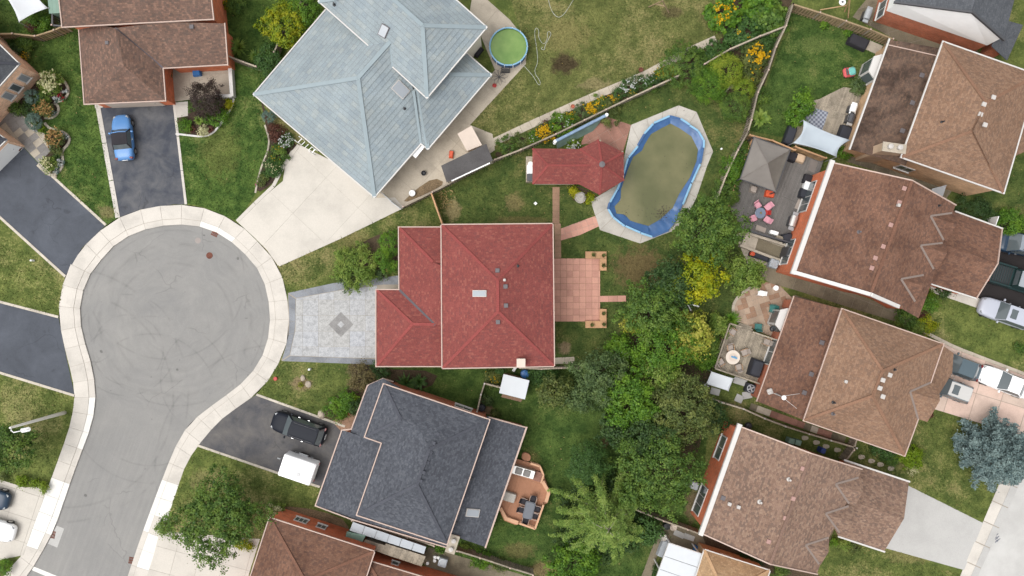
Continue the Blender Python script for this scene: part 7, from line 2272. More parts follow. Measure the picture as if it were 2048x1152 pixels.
def put_chair(kind, label, px, py, face, z=0.0, group=None):
    """face: image direction in degrees the sitter looks at, 0 = right, 90 = down in the picture"""
    args = dict(pink=('armchair', 'pink', 'dark_metal', .8, True, .6), teal=('adirondack_chair', 'teal', 'teal', .9, True, .66), tan=('patio_chair', 'fabric_tan', 'wood_new', .85, True, .54), dark=('patio_chair', 'fabric_dark', 'trim_pink', .85, True, .54), white=('plastic_chair', 'white', 'white', .8, False, .48), red=('armchair', 'red', 'dark_metal', .8, False, .5), black=('armchair', 'cover_black', 'dark_metal', .8, True, .8))[kind]
    if kind not in PROTO:
        PROTO[kind] = o = chair_proto(*args)
    else: o = copy_tree(PROTO[kind])
    o['label'] = label
    if group: o['group'] = group
    p = P(px, py, z + .45)
    place(o, (p.x, p.y, z), R(-face) - R(90))
    return o
g_ = 'pink chairs around the glass table'
put_chair('pink', 'pink cushioned armchair upper left of the glass table', 1516, 411, 55, .455, g_)
put_chair('pink', 'pink cushioned armchair upper right of the glass table', 1536, 414, 140, .455, g_)
put_chair('pink', 'pink cushioned armchair lower left of the glass table', 1508, 436, -20, .455, g_)
put_chair('pink', 'pink cushioned armchair lower right of the glass table', 1534, 439, 215, .455, g_)
put_chair('red', 'crimson chair pushed in right of the glass table', 1530, 425, 185, .455)
def round_table(label, px, py, r, z, top, leg, h=.72, name='round_table', extra=None):
    p = P(px, py, z + h)
    root = thing(name, label, 'table', (p.x, p.y, z))
    MB().lathe((p.x, p.y, z + h - .03), [(r - .02, 0), (r, .01), (r, .025), (r - .02, .035)], 32).build('table_top', top, root)
    MB().lathe((p.x, p.y, z), [(.3, 0), (.28, .03), (.04, .06), (.04, h - .03)], 14).build('pedestal', leg, root)
    return root, p
rt, p = round_table('round glass table among the pink chairs on the grey deck', 1521, 426, .48, .455, m_flat('table_glass', col(120, 132, 152), .15, .6), M['grey_metal'])
tag(MB().lathe((p.x, p.y, p.z + .01), [(.05, 0), (.09, .12), (.02, .2)], 10).build('flower_vase', LF['dry']), 'small dried flower vase on the round glass table', 'vase')
rt, p = round_table('round white pedestal table on the weathered deck', 1466, 714.5, .64, .555, m_flat('table_white', col(236, 222, 206), .5), M['wood_new'])
MB().lathe((p.x, p.y, p.z + .006), [(.38, 0), (.38, .004), (.36, .006)], 28).build('inlay_ring', M['cream'], rt)
tag(MB().box((p.x + .1, p.y - .02, p.z + .012), (.55, .14, .05), R(-20)).box((p.x + .2, p.y - .0, p.z + .06), (.3, .1, .05), R(-35)).build('folded_towel', m_flat('towel_blue', col(112, 168, 208), .9)), 'blue towel lying on the round white table', 'towel')
g_ = 'tan chairs on the weathered deck'
put_chair('tan', 'tan patio chair above the round white table', 1461, 696, 80, .555, g_)
put_chair('tan', 'tan patio chair right of the round white table', 1489, 705, 160, .555, g_)
put_chair('tan', 'tan patio chair at the left railing by the round white table', 1442, 724, -35, .555, g_)
put_chair('tan', 'tan patio chair below the round white table', 1477, 734, 255, .555, g_)
put_chair('tan', 'lone tan patio chair in the top left corner of the weathered deck', 1466, 664, 30, .555, g_)
put_chair('tan', 'lone tan patio chair by the house wall of the weathered deck', 1534, 684, 200, .555, g_)
put_chair('teal', 'teal slatted garden chair at the top of the curved patio', 1545, 617, 185, .04)
put_chair('teal', 'teal slatted garden chair at the deck edge of the curved patio', 1517, 653, 275, .04)
put_chair('white', 'white plastic chair near the light green tree on the curved patio', 1522, 586, 190, .04)
put_chair('black', 'black lounge chair on the plank deck beside the striped rug', 1620, 222, 60, .36)
g_ = 'dark chairs around the cedar deck table'
for lab, x, y, f in (('dark patio chair at the upper left of the grey rectangular table', 1048, 1003, 20), ('dark patio chair at the top end of the grey rectangular table', 1066, 999, 105), ('dark patio chair at the lower left of the grey rectangular table', 1043, 1020, 15), ('dark patio chair at the upper right of the grey rectangular table', 1074, 1018, 195), ('dark patio chair at the lower right of the grey rectangular table', 1068, 1032, 195), ('dark patio chair at the bottom end of the grey rectangular table', 1051, 1041, 285)):
    put_chair('dark', lab, x, y, f, .505, g_)
p = P(1058, 1021, 1.22); rt = thing('dining_table', 'grey rectangular outdoor table on the cedar deck', 'table', (p.x, p.y, .505))
MB().bevbox((p.x, p.y, 1.19), (.9, 1.55, .04), R(-14), .1).build('table_top', m_plain('table_grey', col(108, 112, 120), .5, var=.06), rt)
for sx in (-1, 1):
    for sy in (-1, 1):
        q = Matrix.Rotation(R(-14), 3, 'Z') @ Vector((sx * .36, sy * .66, 0)); MB().box((p.x + q.x, p.y + q.y, .505), (.06, .06, .69)).build('leg', M['dark_metal'], rt)
# kitchen counter and box on the cedar deck
kc = thing('outdoor_kitchen', 'stainless outdoor kitchen with two covered grills on the cedar deck', 'grill', P(1045, 945, .5))
q = P(1045, 944, 1.3); MB().bevbox((q.x, q.y, .505), (2.2, .75, .85), R(-16), .04).build('counter', M['steel'], kc)
for k in (-.35, .4):
    v = Matrix.Rotation(R(-16), 3, 'Z') @ Vector((k, 0, 0)); MB().bevbox((q.x + v.x, q.y + v.y, 1.355), (.62, .58, .12), R(-16), .05).build('grill_lid', M['paver_grey'], kc)
q = P(1018, 995, 1.1); tag(MB().bevbox((q.x, q.y, .505), (1.15, .8, .55), R(-18), .05).build('storage_box', M['concrete_pool']), 'pale grey storage box against the charcoal eave on the cedar deck', 'box')
tag(MB().bevbox(P(1076, 952, .505), (.7, .9, .25), R(-16), .06).build('patio_mat_pile', M['paver_red']), 'reddish cushion pile at the kitchen corner of the cedar deck', 'cushion')

def ac_unit(label, px, py, rz, s_=.8, body='tin'):
    p = P(px, py, .8); root = thing('air_conditioner', label, 'air conditioner', (p.x, p.y, 0), 'air conditioners')
    MB().bevbox((p.x, p.y, .05), (s_, s_, .75), rz, .08).build('housing', M[body], root)
    MB().lathe((p.x, p.y, .8), [(s_ * .42, 0), (s_ * .42, .02), (s_ * .36, .025), (s_ * .36, .005)], 24, cap=False).build('fan_ring', M['grey_metal'], root)
    MB().lathe((p.x, p.y, .796), [(s_ * .37, 0), (.01, .004)], 24).build('fan_well', M['dark_metal'], root)
    for k in range(4):
        a = R(90 * k + 20); MB().box((p.x + math.cos(a) * s_ * .19, p.y + math.sin(a) * s_ * .19, .803), (s_ * .3, s_ * .13, .008), a).build('fan_blade', M['grey_metal'], root)
    return root
ac_unit('pale air conditioner with a round fan beside the basement stair', 1549, 527, R(-20))
ac_unit('black air conditioner below the weathered deck', 1502, 777, R(-18), .85, 'cover_black')
ac_unit('white air conditioner behind the bottom brown house', 885, 1126, R(-17))
ac_unit('grey air conditioner left of the dusty brown house', 1390, 972, R(-20), .7, 'grey_metal')
def grill(label, px, py, rz, z=0.0, lid='steel', side='grey_metal', L=1.35):
    p = P(px, py, z + 1.0); root = thing('barbecue', label, 'barbecue', (p.x, p.y, z))
    MB().bevbox((p.x, p.y, z + .1), (.6, L * .55, .75), rz, .04).build('cabinet', M['dark_metal'], root)
    v = []
    n = 8
    mb = MB()
    for k in range(n + 1):
        a = math.pi * k / n; mb.v += []
    cs, sn = math.cos(rz), math.sin(rz)
    ringf = lambda yy: [(p.x + (.3 * math.cos(math.pi * k / n)) * cs - yy * sn, p.y + (.3 * math.cos(math.pi * k / n)) * sn + yy * cs, z + .85 + .24 * math.sin(math.pi * k / n)) for k in range(n + 1)]
    loft(MB(), [ringf(-L * .29), ringf(0), ringf(L * .29)]).build('lid', M[lid], root, smooth=False)
    for s_ in (-1, 1):
        yy = s_ * L * .4; MB().bevbox((p.x - yy * sn, p.y + yy * cs, z + .84), (.5, L * .2, .04), rz, .03).build('side_shelf', M[side], root)
    q = .34; MB().tube([(p.x - q * cs + L * .2 * sn, p.y - q * sn - L * .2 * cs, z + .95), (p.x - q * cs - L * .2 * sn, p.y - q * sn + L * .2 * cs, z + .95)], .018, 6).build('handle', M['chrome'], root)
    return root
grill('large stainless barbecue against the brick wall of the grey deck', 1588, 442, R(-18), .455, 'steel', L=1.7)
grill('black barbecue with silver shelves on the weathered plank deck', 1704, 236, R(-18), .36, 'dark_metal', 'steel')
grill('white topped barbecue at the house wall of the plank deck', 1708, 216, R(-18), .36, 'white', 'white', 1.1)
grill('grey covered barbecue at the red brick corner at the top right', 1737, 28, R(-20), 0, 'grey_metal', 'grey_metal', 1.5)
def covered(label, px, py, w, l, h, rz, mat, z=0.0, name='covered_furniture', cat='furniture cover'):
    p = P(px, py, z + h)
    mb = MB()
    n = 6; vs = []; fs = []
    cs, sn = math.cos(rz), math.sin(rz)
    for lv, (k, zz) in enumerate(((1.06, 0), (1.0, .5), (.96, .85), (.8, 1.0))):
        for (a, b) in ((-1, -1), (0, -1.03), (1, -1), (1.03, 0), (1, 1), (0, 1.03), (-1, 1), (-1.03, 0)):
            x, y = a * w / 2 * k + random.uniform(-.02, .02), b * l / 2 * k + random.uniform(-.02, .02)
            vs.append((p.x + x * cs - y * sn, p.y + x * sn + y * cs, z + h * zz))
    for lv in range(3):
        for k in range(8): fs.append((lv * 8 + k, lv * 8 + (k + 1) % 8, lv * 8 + 8 + (k + 1) % 8, lv * 8 + 8 + k))
    fs.append(tuple(range(24, 32)))
    return tag(MB().add(vs, fs).build(name, M[mat]), label, cat)
covered('black vinyl covered barbecue on the weathered deck', 1515, 737, 1.0, 1.5, 1.0, R(-18), 'cover_black', .555)
covered('dark purple covered lounge seat on the concrete pad under the tan fence', 1720, 82, 1.7, .95, .75, R(-25), 'fabric_dark')
covered('black covered bench under the shade sail', 1582, 270, .8, 1.7, .7, R(-20), 'cover_black', .36)
covered('black covered box by the house wall of the plank deck', 1692, 266, 1.0, 1.4, .7, R(-20), 'cover_black', .36)
covered('navy cushion chair at the top right corner of the gazebo', 1586, 312, .8, .8, .7, R(-20), 'fabric_dark', .46, 'armchair', 'chair')
covered('green cushioned chair in the top right of the grey deck', 1600, 315, 1.0, .7, .55, R(-20), 'brick_brown', .46, 'armchair', 'chair')
covered('dark wicker chair with white cushion by the brick wall', 1617, 372, .7, .8, .6, R(-18), 'white', .46, 'armchair', 'chair')
covered('dark wicker side table near the door mat on the grey deck', 1618, 358, .8, .8, .5, R(-18), 'fabric_dark', .46, 'side_table', 'table')
covered('grey cushion chair left of the sliding window on the grey deck', 1608, 386, .6, .8, .6, R(-18), 'cover_black', .46, 'armchair', 'chair')
covered('beige ottoman below the gazebo edge', 1508, 378, .55, .55, .45, R(-18), 'fabric_tan', .46, 'ottoman', 'ottoman')
covered('bright orange beanbag at the lower corner of the gazebo', 1541, 387, .8, .6, .45, R(-10), 'orange', .46, 'beanbag', 'beanbag')
covered('black round cover at the lower right corner of the grey deck', 1577, 476, .8, .8, .7, R(10), 'cover_black', .46)
covered('black pots bench along the lower railing of the grey deck', 1562, 476, .8, .35, .5, R(-17), 'wood_grey', .46, 'bench', 'bench')
tag(MB().bevbox(P(1546, 466, .46), (.75, .35, .45), R(-17), .04).build('cooler', M['white']), 'white cooler box on the lower railing side of the grey deck', 'cooler')
railing(bpy.data.objects['deck'], [(1493, 460), (1588, 487)], .45, .9, 'dark_metal')
tag(MB().bevbox(P(1475, 477, .03), (.95, .4, .35), R(-4), .05).build('toolbox', M['cover_black']), 'black toolbox beside the top of the basement stair', 'box')
tag(MB().lathe(P(1503, 508, .03), [(.22, 0), (.26, .3), (.2, .42), (.05, .45)], 14).build('bucket', M['orange']), 'orange bucket beside the lower basement wall', 'bucket')
covered('dark clutter pile along the lower basement wall', 1520, 513, 1.8, .45, .4, R(-18), 'cover_black', .03, 'storage_pile', 'pile')
MBt = lambda px, py, z, prof, n=16: MB().lathe(P(px, py, z), prof, n)
def small(name, label, cat, mb, mat, group=None): return tag(mb.build(name, M[mat] if isinstance(mat, str) else mat), label, cat, group)
small('garden_stool', 'round white stool at the top of the curved patio', 'stool', MBt(1549, 576, .04, [(.16, 0), (.14, .3), (.24, .4), (.24, .45), (.02, .46)]), 'white')
small('kettle_grill', 'small black kettle grill beside the bay window', 'barbecue', MBt(1540, 657, .04, [(.05, 0), (.05, .5), (.22, .55), (.26, .7), (.2, .84), (.03, .9)]), 'black')
small('composter', 'black composter bin against the charcoal house wall', 'bin', MBt(964, 814, 0, [(.34, 0), (.36, .6), (.3, .75), (.05, .8)], 8), 'cover_black')
small('water_barrel', 'bright blue water barrel beside the red house', 'barrel', MBt(1050, 747, 0, [(.4, 0), (.44, .3), (.44, .65), (.38, .85), (.1, .9)], 20), 'blue_plastic')
small('trash_bin', 'blue recycling bin behind the dusty brown roof', 'bin', MB().bevbox(P(1639, 898, 0), (.45, .5, .95), R(-20), .06), m_flat('bin_blue', col(44, 70, 140), .5))
small('trash_bin', 'first green bin against the dusty brown eave', 'bin', MB().bevbox(P(1577, 879, 0), (.55, .5, .9), R(-15), .06), 'green_metal')
small('trash_bin', 'second green bin right of the first against the dusty brown eave', 'bin', MB().bevbox(P(1590, 882, 0), (.55, .5, .9), R(-15), .06), 'green_metal')
small('kettle_grill', 'black kettle grill at the top corner of the dusty brown house', 'barbecue', MBt(1492, 849, 0, [(.05, 0), (.05, .5), (.3, .55), (.34, .75), (.25, .92), (.03, .98)]), 'black')
for lab, x, y in (('left bucket of three white ones near the metal roofs', 870.7, 1112), ('right bucket of three white ones near the metal roofs', 877.5, 1113), ('lowest bucket of three white ones near the metal roofs', 870, 1119), ('single white bucket at the orange brick wall', 856, 1124)):
    small('bucket', lab, 'bucket', MBt(x, y, 0, [(.13, 0), (.15, .35), (.15, .38), (.12, .36)]), 'white', 'white buckets')
small('garden_box', 'white square box lying on the pool lawn', 'box', MB().bevbox(P(1071, 407, 0), (.25, .25, .12), R(45), .02), 'white')
small('pool_light', 'white fixture on the lawn right of the pool', 'lamp', MBt(1441, 299, 0, [(.04, 0), (.04, .3), (.09, .32), (.09, .4), (.02, .44)]), 'white')
small('marker_post', 'white marker post on the lawn between the left driveways', 'post', MBt(68, 521, 0, [(.09, 0), (.09, .5), (.02, .56)], 10), 'white')
small('mail_post', 'white utility post on the small lawn below the stamped drive', 'post', MBt(621, 738, 0, [(.1, 0), (.1, .55), (.02, .6)], 10), 'white')
small('garden_pot', 'red flower pot on the small lawn near the kerb', 'pot', MBt(552, 757, 0, [(.12, 0), (.18, .22), (.15, .24)], 12), 'red')
small('garden_pot', 'terracotta pot beside the juniper', 'pot', MBt(775, 540, 0, [(.12, 0), (.18, .26), (.15, .28)], 12), 'terracotta')
small('garden_pot', 'red pot on the brown paver corner by the charcoal house', 'pot', MBt(698, 826, .03, [(.12, 0), (.18, .26), (.15, .28)], 12), 'red')
small('garden_pot', 'terracotta pot at the start of the stone path', 'pot', MBt(1145, 214, .03, [(.13, 0), (.19, .28), (.15, .3), (.1, .2)], 14), 'terracotta')
small('garden_pot', 'brown wicker pot midway on the stone path', 'pot', MBt(1281, 141, .03, [(.15, 0), (.22, .3), (.18, .32), (.1, .2)], 14), 'rust')
small('garden_pot', 'dark pot at the end of the stone path', 'pot', MBt(1389, 98, .03, [(.15, 0), (.22, .3), (.18, .32), (.1, .2)], 14), 'black')
small('garden_pot', 'black pot by the concrete side path of the blue house', 'pot', MBt(848, 347, .03, [(.15, 0), (.24, .3), (.2, .32), (.1, .2)], 14), 'black')
small('garden_pot', 'white planter bowl in the bed at the gate of the blue house', 'pot', MBt(825, 387, .03, [(.15, 0), (.3, .3), (.26, .34), (.1, .2)], 14), 'white')
def boulder(label, px, py, w, l, h, rz):
    p = P(px, py); mb = MB(); n = 9
    rs = [[(p.x + math.cos(6.283 * k / n + rz) * w * kk * random.uniform(.8, 1.1), p.y + math.sin(6.283 * k / n + rz) * l * kk * random.uniform(.8, 1.1), z) for k in range(n)] for kk, z in ((.9, 0), (1, h * .4), (.8, h * .8), (.4, h))]
    loft(mb, rs); return tag(mb.build('boulder', M['rock']), label, 'boulder')
boulder('pale boulder at the edge of the lower drive', 643, 828, .36, .42, .4, .3)
boulder('small pale boulder above the lime shrub', 664, 806, .2, .28, .25, .8)
boulder('flat pale rock in the small lawn bed', 617, 768, .3, .35, .18, 1.2)
boulder('rough pale rock left in the small lawn bed', 606, 756, .25, .3, .2, 2.2)
boulder('white stone at the end of the left drive border', 111, 353, .18, .16, .15, .2)
shrub('tiny lime plant among the rocks on the small lawn', 600, 770, 6, .3, 'yellow', size=.08)
def bench_planter(label, parts, pots):
    root = thing('bench', label, 'bench', P(*parts[0][0]))
    for pl in parts: MB().prism([P(x, y, .4)[:2] for x, y in pl], 0, .42).build('bench_slab', M['paver_pink' if False else 'wood_new'], root)
    return root
bench_planter('L shaped tan bench at the top corner of the pink patio', [[(1171, 503), (1213, 503), (1213, 517), (1171, 517)], [(1200, 517.3), (1213, 517.3), (1213, 541), (1200, 541)]], ())
bench_planter('L shaped tan bench at the bottom corner of the pink patio', [[(1171, 642), (1213, 642), (1213, 656), (1171, 656)], [(1200, 618), (1213, 618), (1213, 641.7), (1200, 641.7)]], ())
for lab, x, y in (('left potted plant on the top patio bench', 1187, 510), ('corner potted plant on the top patio bench', 1207, 511), ('lower potted plant on the top patio bench', 1207, 531), ('upper potted plant on the bottom patio bench', 1207, 627), ('corner potted plant on the bottom patio bench', 1208, 649), ('left potted plant on the bottom patio bench', 1184, 650)):
    p = P(x, y, .6); root = thing('potted_plant', lab, 'plant', (p.x, p.y, .42), 'potted plants on the patio benches')
    MB().lathe((p.x, p.y, .42), [(.1, 0), (.16, .22), (.13, .24), (.08, .18)], 12).build('pot', M['rust'], root)
    n = 90; pts = np.array([p.x, p.y, .72]) + NPR.normal(size=(n, 3)) * np.array([.09, .09, .06])
    quads_obj('leaves', leaf_quads(pts, unit(NPR.normal(size=(n, 3)) * .5 + np.array([0, 0, 1])), .09, .5), LF['olive'], root)
# hoses
def hose(label, zp):
    pts = rnd_line([(1000 + x / 3.84, y / 3.84) for x, y in zp], 2)
    return tag(MB().tube([(*G(*q), .03) for q in pts], .022, 6).build('garden_hose', M['hose'], smooth=True), label, 'hose')
hose('pale looped garden hose on the lawn right of the round pool', [(170, 490), (260, 590), (300, 665), (315, 630), (258, 555), (292, 480), (285, 390), (262, 250), (278, 208), (302, 240), (292, 285), (335, 350), (366, 300), (362, 240), (396, 250), (380, 290), (345, 350), (342, 388), (312, 375), (328, 362)])
hose('pale garden hose loop at the top edge of the olive lawn', [(365, -60), (375, 20), (400, 95), (445, 140), (490, 115), (535, 45), (575, -20)])
# street lamp
sl = thing('street_lamp', 'concrete street lamp pole with white cobra head at the left edge', 'street lamp', P(130, 825))
b0 = P(130, 825); t0 = Vector((b0.x, b0.y, 8.0))
MB().tube([b0, b0 + Vector((0, 0, 4)), t0], [.17, .13, .09], 12).build('pole', m_plain('pole_concrete', (.62, .6, .55, 1), .8, var=.06), sl, smooth=True)
hd = P(50, 860, 8.0)
mid = t0.lerp(hd, .45) + Vector((-.1, -.25, .25))
MB().tube([t0 - Vector((0, 0, .25)), t0.lerp(mid, .5) + Vector((0, 0, .1)), mid, hd], .04, 8).build('arm', M['white_metal'], sl, smooth=True)
dd = (hd - mid).normalized(); rzz = math.atan2(dd.y, dd.x)
MB().bevbox((hd.x, hd.y, 7.9), (.85, .36, .16), rzz, .12).build('lamp_head', M['white'], sl)
MB().lathe((hd.x, hd.y, 7.83), [(.1, 0), (.14, .06)], 14).build('lens', M['glass_grey'], sl)
# street ironwork
def grate(label, px, py, w, l, rz):
    p = P(px, py, -.11); root = thing('storm_drain', label, 'drain grate', (p.x, p.y, -.11))
    cs, sn = math.cos(rz), math.sin(rz)
    for k in range(5):
        o = (k - 2) * w / 5; MB().box((p.x + o * cs, p.y + o * sn, -.113), (w / 9, l, .02), rz).build('bar', M['rust'], root)
    for s_ in (-1, 0, 1): MB().box((p.x - s_ * l * .42 * sn, p.y + s_ * l * .42 * cs, -.114), (w, l * .12, .016), rz).build('frame', M['rust'], root)
grate('rusty drain grate at the top of the turning circle', 430, 466, .6, .6, R(-25))
grate('rusty drain grate on the white patch at the bottom left kerb', 104, 1069, .6, .65, R(-12))
grate('rusty drain grate at the lower right kerb of the street', 264, 1121, .6, .6, R(-10))
small('manhole_cover', 'brown round manhole cover near the top of the turning circle', 'manhole', MB().lathe((*G(418, 511), -.122), [(.3, 0), (.3, .012), (.26, .014)], 24), 'rust')
small('manhole_cover', 'faint worn manhole ring above the brown manhole cover', 'manhole', MB().lathe((*G(395, 481), -.122), [(.27, 0), (.27, .009), (.25, .01)], 24), m_plain('worn_iron', col(168, 158, 152), .9))
# toys and odd things
tc = thing('toy_car', 'coral and turquoise toy car on the lawn below the top fence', 'toy car', P(1699, 144))
p = P(1699, 144, .3)
MB().bevbox((p.x, p.y, .1), (1.05, .85, .3), R(10), .14).build('body', M['coral'], tc)
MB().bevbox((p.x + .12, p.y, .62), (.62, .72, .1), R(10), .12).build('roof', M['turq'], tc)
MB().bevbox((p.x - .28, p.y - .04, .4), (.12, .6, .16), R(10), .04).build('windscreen', M['glass'], tc)
for sx in (-1, 1):
    for sy in (-1, 1):
        MB().tube([(p.x + sx * .33, p.y + sy * .34, .13), (p.x + sx * .33, p.y + sy * .46, .13)], .13, 12).build('wheel', M['rubber'], tc)
        MB().tube([(p.x + .12 + sx * .24, p.y + sy * .3, .38), (p.x + .12 + sx * .22, p.y + sy * .28, .64)], .03, 6).build('pillar', M['coral'], tc)
covered('blue ride-on toy on the brick porch', 392, 145, .7, .5, .45, R(5), 'blue_plastic', .12, 'ride_on_toy', 'toy')
covered('orange and white toy slide beside the beige shed', 902, 308, .35, .65, .4, R(-8), 'orange', .03, 'toy_slide', 'toy')
sw = thing('swing_set', 'wooden swing frame at the top edge of the olive lawn', 'swing', P(1325, 8))
for a, b in (((1325, 2, 1.8), (1297, 14, 0)), ((1325, 2, 1.8), (1338, 26, 0)), ((1310, 8, .9), (1331, 13, .9)), ((1325, 2, 1.8), (1330, -50, 1.8))): MB().beam(P(*a), P(*b), .08, .08).build('beam', M['wood_fence'], sw)
sw = thing('swing_set', 'play frame with timber beams at the top edge above the tan fence', 'swing', P(1690, 5))
for a, b in (((1700, -5, 1.6), (1689, 24, 0)), ((1640, 20, .5), (1693, 11, 1.0)), ((1700, -5, 1.6), (1696, 36, 0))): MB().beam(P(*a), P(*b), .09, .09).build('beam', M['wood_tan'], sw)
MB().lathe(P(1685, 4, .1), [(.32, 0), (.3, .02), (.1, .03), (.1, .0)], 18).build('round_seat', M['white'], sw)
wc = thing('trellis', 'bare twisted metal garden ornament beside the round green pool', 'ornament', P(998, 154))
c = P(998, 154, .5)
for k in range(9):
    a = 6.283 * k / 9; d = Vector((math.cos(a), math.sin(a), 0)); s_ = Vector((-d.y, d.x, 0))
    MB().tube([c, c + d * .45 + s_ * .22 + Vector((0, 0, .25)), c + d * .8 + Vector((0, 0, .1)), c + d * .45 - s_ * .22 + Vector((0, 0, .25)), c], .016, 5).build('petal', M['dark_metal'], wc)
MB().tube([(c.x, c.y, 0), (c.x, c.y, .5)], .03, 6).build('stem', M['dark_metal'], wc)
small('garden_pot', 'red flower ornament on the path beside the twisted metal ornament', 'pot', MBt(989, 172, .03, [(.12, 0), (.2, .2), (.1, .24)], 10), 'red')
covered('white cushioned dark lounger on the path at the blue eave', 956, 102, .55, .95, .4, R(-38), 'fabric_dark', .03, 'lounger', 'chair')
stp = thing('entry_steps', 'white steps under the right eave of the blue roof', 'steps', P(943, 97))
for k in range(3): MB().prism(gpoly([(938 + k * 4, 104 - k * 4), (950 + k * 4, 88 - k * 4), (957 + k * 3, 94 - k * 3), (945 + k * 3, 110 - k * 3)]), .02, .5 - k * .16 + .002).build('step', M['trim_white'], stp)
gt = thing('metal_gate', 'grey metal gate at the corner of the wide concrete drive', 'gate', P(785, 400))
for a, b in (((764, 386), (784, 404)), ((784, 405), (803, 419))):
    q0, q1 = P(*a, .6), P(*b, .6)
    for z in (.15, .6, 1.1): MB().beam((q0.x, q0.y, z), (q1.x, q1.y, z), .05, .05).build('rail', M['grey_metal'], gt)
    for k in range(9):
        q = q0.lerp(q1, k / 8); MB().box((q.x, q.y, .1), (.05, .05, 1.05), R(-40)).build('bar', M['grey_metal'], gt)
ar = thing('garden_arch', 'white garden arbour at the corner of the garage of the blue house', 'arbour', P(618, 296))
for a, b in (((596, 285), (604, 277)), ((624, 306), (630, 298))):
    for q in (a, b):
        w_ = P(*q, 1.0); MB().box((w_.x, w_.y, 0), (.07, .07, 2.0)).build('post', M['white'], ar)
    MB().beam(P(*a, 2.0), P(*b, 2.0), .07, .07).build('crossbar', M['white'], ar)
for k in range(5):
    MB().beam(P(596 + k * 7, 285 + k * 5.2, 2.05), P(603 + k * 7, 278 + k * 5.2, 2.05), .05, .06).build('slat', M['white'], ar)
sp_ = thing('clothes_frame', 'white bent frame standing in the grove beside the lemon leaved tree', 'frame', P(1385, 612))
for a, b in (((1374, 607, 1.6), (1382, 621, 1.6)), ((1374, 607, 1.6), (1398, 613, 1.6)), ((1382, 621, 1.6), (1383, 622, 0))): MB().beam(P(*a), P(*b), .1, .08).build('bar', M['white'], sp_)
ds = thing('tree_stump', 'pale dead stump between the lime globe shrubs', 'stump', P(1462, 172))
MB().lathe(P(1462, 172), [(.3, 0), (.24, .3), (.26, .7), (.2, .8)], 11).build('stump', M['bark_pale'], ds)
MB().tube([P(1462, 172, .6), P(1446, 190, .3)], [.1, .05], 7).build('branch', M['bark_pale'], ds)
small('downspout_board', 'white board leaning at the red chimney side', 'board', MB().box(P(1029, 738, .4), (.25, .5, .03), R(-30)), 'white')
for i, (x, y, w_, l_, rz_, lab) in enumerate(((1430, 783, .85, .6, -15, 'left grey paving slab below the white garden canopy'), (1478, 797, .7, .7, -25, 'middle grey paving slab near the black air conditioner'), (1494, 790, .85, .65, 10, 'right grey paving slab near the black air conditioner'), (1480, 763, 1.2, .6, -18, 'long blue grey slab right of the white garden canopy'), (1411, 775, .5, .5, -20, 'small grey slab under the left edge of the white garden canopy'), (1358, 1068, 1.0, .5, -25, 'grey slab left of the fence by the dusty brown house'), (1378, 1074, 1.0, .5, -20, 'grey slab under the fence by the dusty brown house'))):
    small('paving_slab', lab, 'slab', MB().bevbox(P(x, y, .005), (w_, l_, .09), R(rz_), .02), 'concrete_pale')
small('water_barrel', 'black barrel by the fence at the bottom edge', 'barrel', MBt(1331, 1049, .02, [(.3, 0), (.34, .4), (.3, .7), (.05, .74)]), 'black')
small('garden_pot', 'cream patterned pot beside the black barrel at the bottom', 'pot', MBt(1346, 1053, .02, [(.2, 0), (.34, .25), (.28, .3), (.1, .2)]), 'cream')
small('bird_bath', 'round grey bird bath at the patio cover corner', 'bird bath', MBt(1324, 1070, .02, [(.2, 0), (.08, .1), (.08, .6), (.3, .7), (.32, .78), (.2, .7)]), 'concrete_pool')
covered('blue and green toys piled at the patio cover', 1398, 1100, .8, .5, .4, R(-20), 'blue_plastic', .02, 'toy_pile', 'toys')
covered('blue grey covered bench along the patio cover', 1327, 1098, .6, 1.6, .6, R(-22), 'tin', .02, 'garden_bench', 'bench')
bl = thing('tree_bark_gap', 'dry pale twig plant by the orange fence', 'plant', P(890, 400)); 
pts = np.array([*P(890, 398)[:2], .15]) + NPR.normal(size=(120, 3)) * np.array([.45, .5, .08])
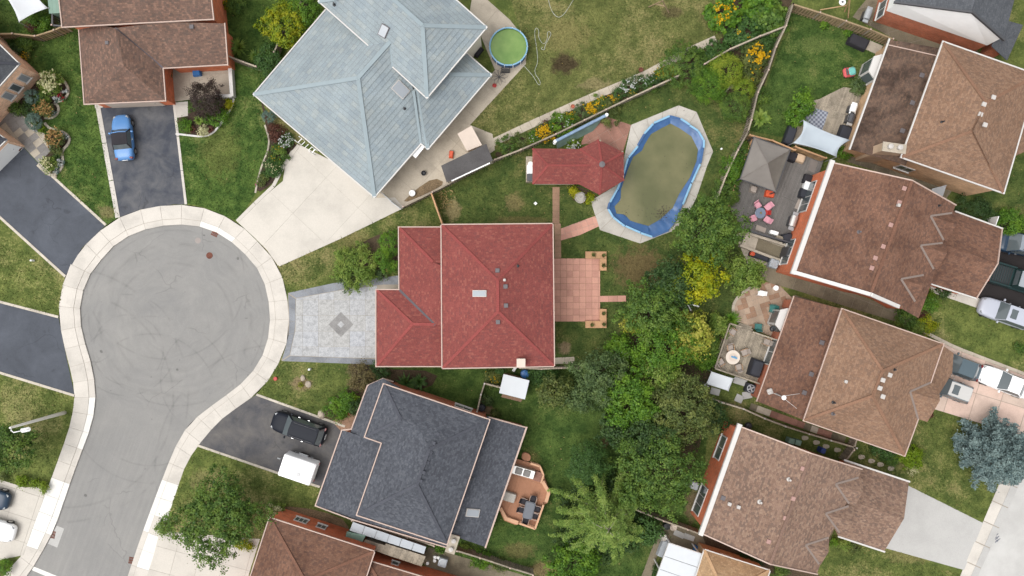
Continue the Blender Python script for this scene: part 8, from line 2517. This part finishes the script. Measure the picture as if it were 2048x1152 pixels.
quads_obj('leaves', leaf_quads(pts, unit(NPR.normal(size=(120, 3)) * .5 + np.array([0, 0, 1])), .2, .5), LF['dry'], bl)
bl.name = 'dry_plant'

# ---------------------------------------------------------------- grass tufts and fallen leaves on the lawns
def pip(pts, poly):
    x, y = pts[:, 0], pts[:, 1]
    ins = np.zeros(len(pts), bool)
    n = len(poly)
    for i in range(n):
        x0, y0 = poly[i][0], poly[i][1]; x1, y1 = poly[(i + 1) % n][0], poly[(i + 1) % n][1]
        c = ((y0 > y) != (y1 > y))
        with np.errstate(divide='ignore', invalid='ignore'):
            xi = (x1 - x0) * (y - y0) / ((y1 - y0) if y1 != y0 else 1e-9) + x0
        ins ^= c & (x < xi)
    return ins
view = [(-48, -27.5), (48, 27.5)]
leafpts = []
for (g_, pl), lo in zip(LAWN_OBJ, LAWN_O2):
    a = np.array(pl)
    mn = np.maximum(a.min(0), view[0]); mx = np.minimum(a.max(0), view[1])
    if (mx <= mn).any(): continue
    n = int((mx - mn).prod() * 70)
    q = NPR.uniform(mn, mx, (n, 2))
    q = q[pip(q, pl)]
    for hp in HARD:
        b = np.array([v[:2] for v in hp])
        l_, h_ = b.min(0), b.max(0)
        near = ((q > l_) & (q < h_)).all(1)
        if near.any():
            k = np.where(near)[0]
            q = np.delete(q, k[pip(q[k], hp)], 0)
    if len(q) < 20: continue
    p3 = np.column_stack([q, NPR.uniform(.015, .05, len(q))])
    nrm = unit(NPR.normal(size=p3.shape) * .55 + np.array([0, 0, .9]))
    o = quads_obj('grass', leaf_quads(p3, nrm, .13, .5), M[g_], lo)
    o['kind'] = 'stuff'
    k = NPR.random(len(q)) < .004
    leafpts.append(p3[k] + np.array([0, 0, .03]))
lp_ = np.concatenate(leafpts)
fl_ = quads_obj('fallen_leaves', leaf_quads(lp_, unit(NPR.normal(size=lp_.shape) * .3 + np.array([0, 0, 1])), .11, .7), LF['dry'], None)
tag(fl_, 'dry fallen leaves scattered over the lawns', 'leaves', kind='stuff')
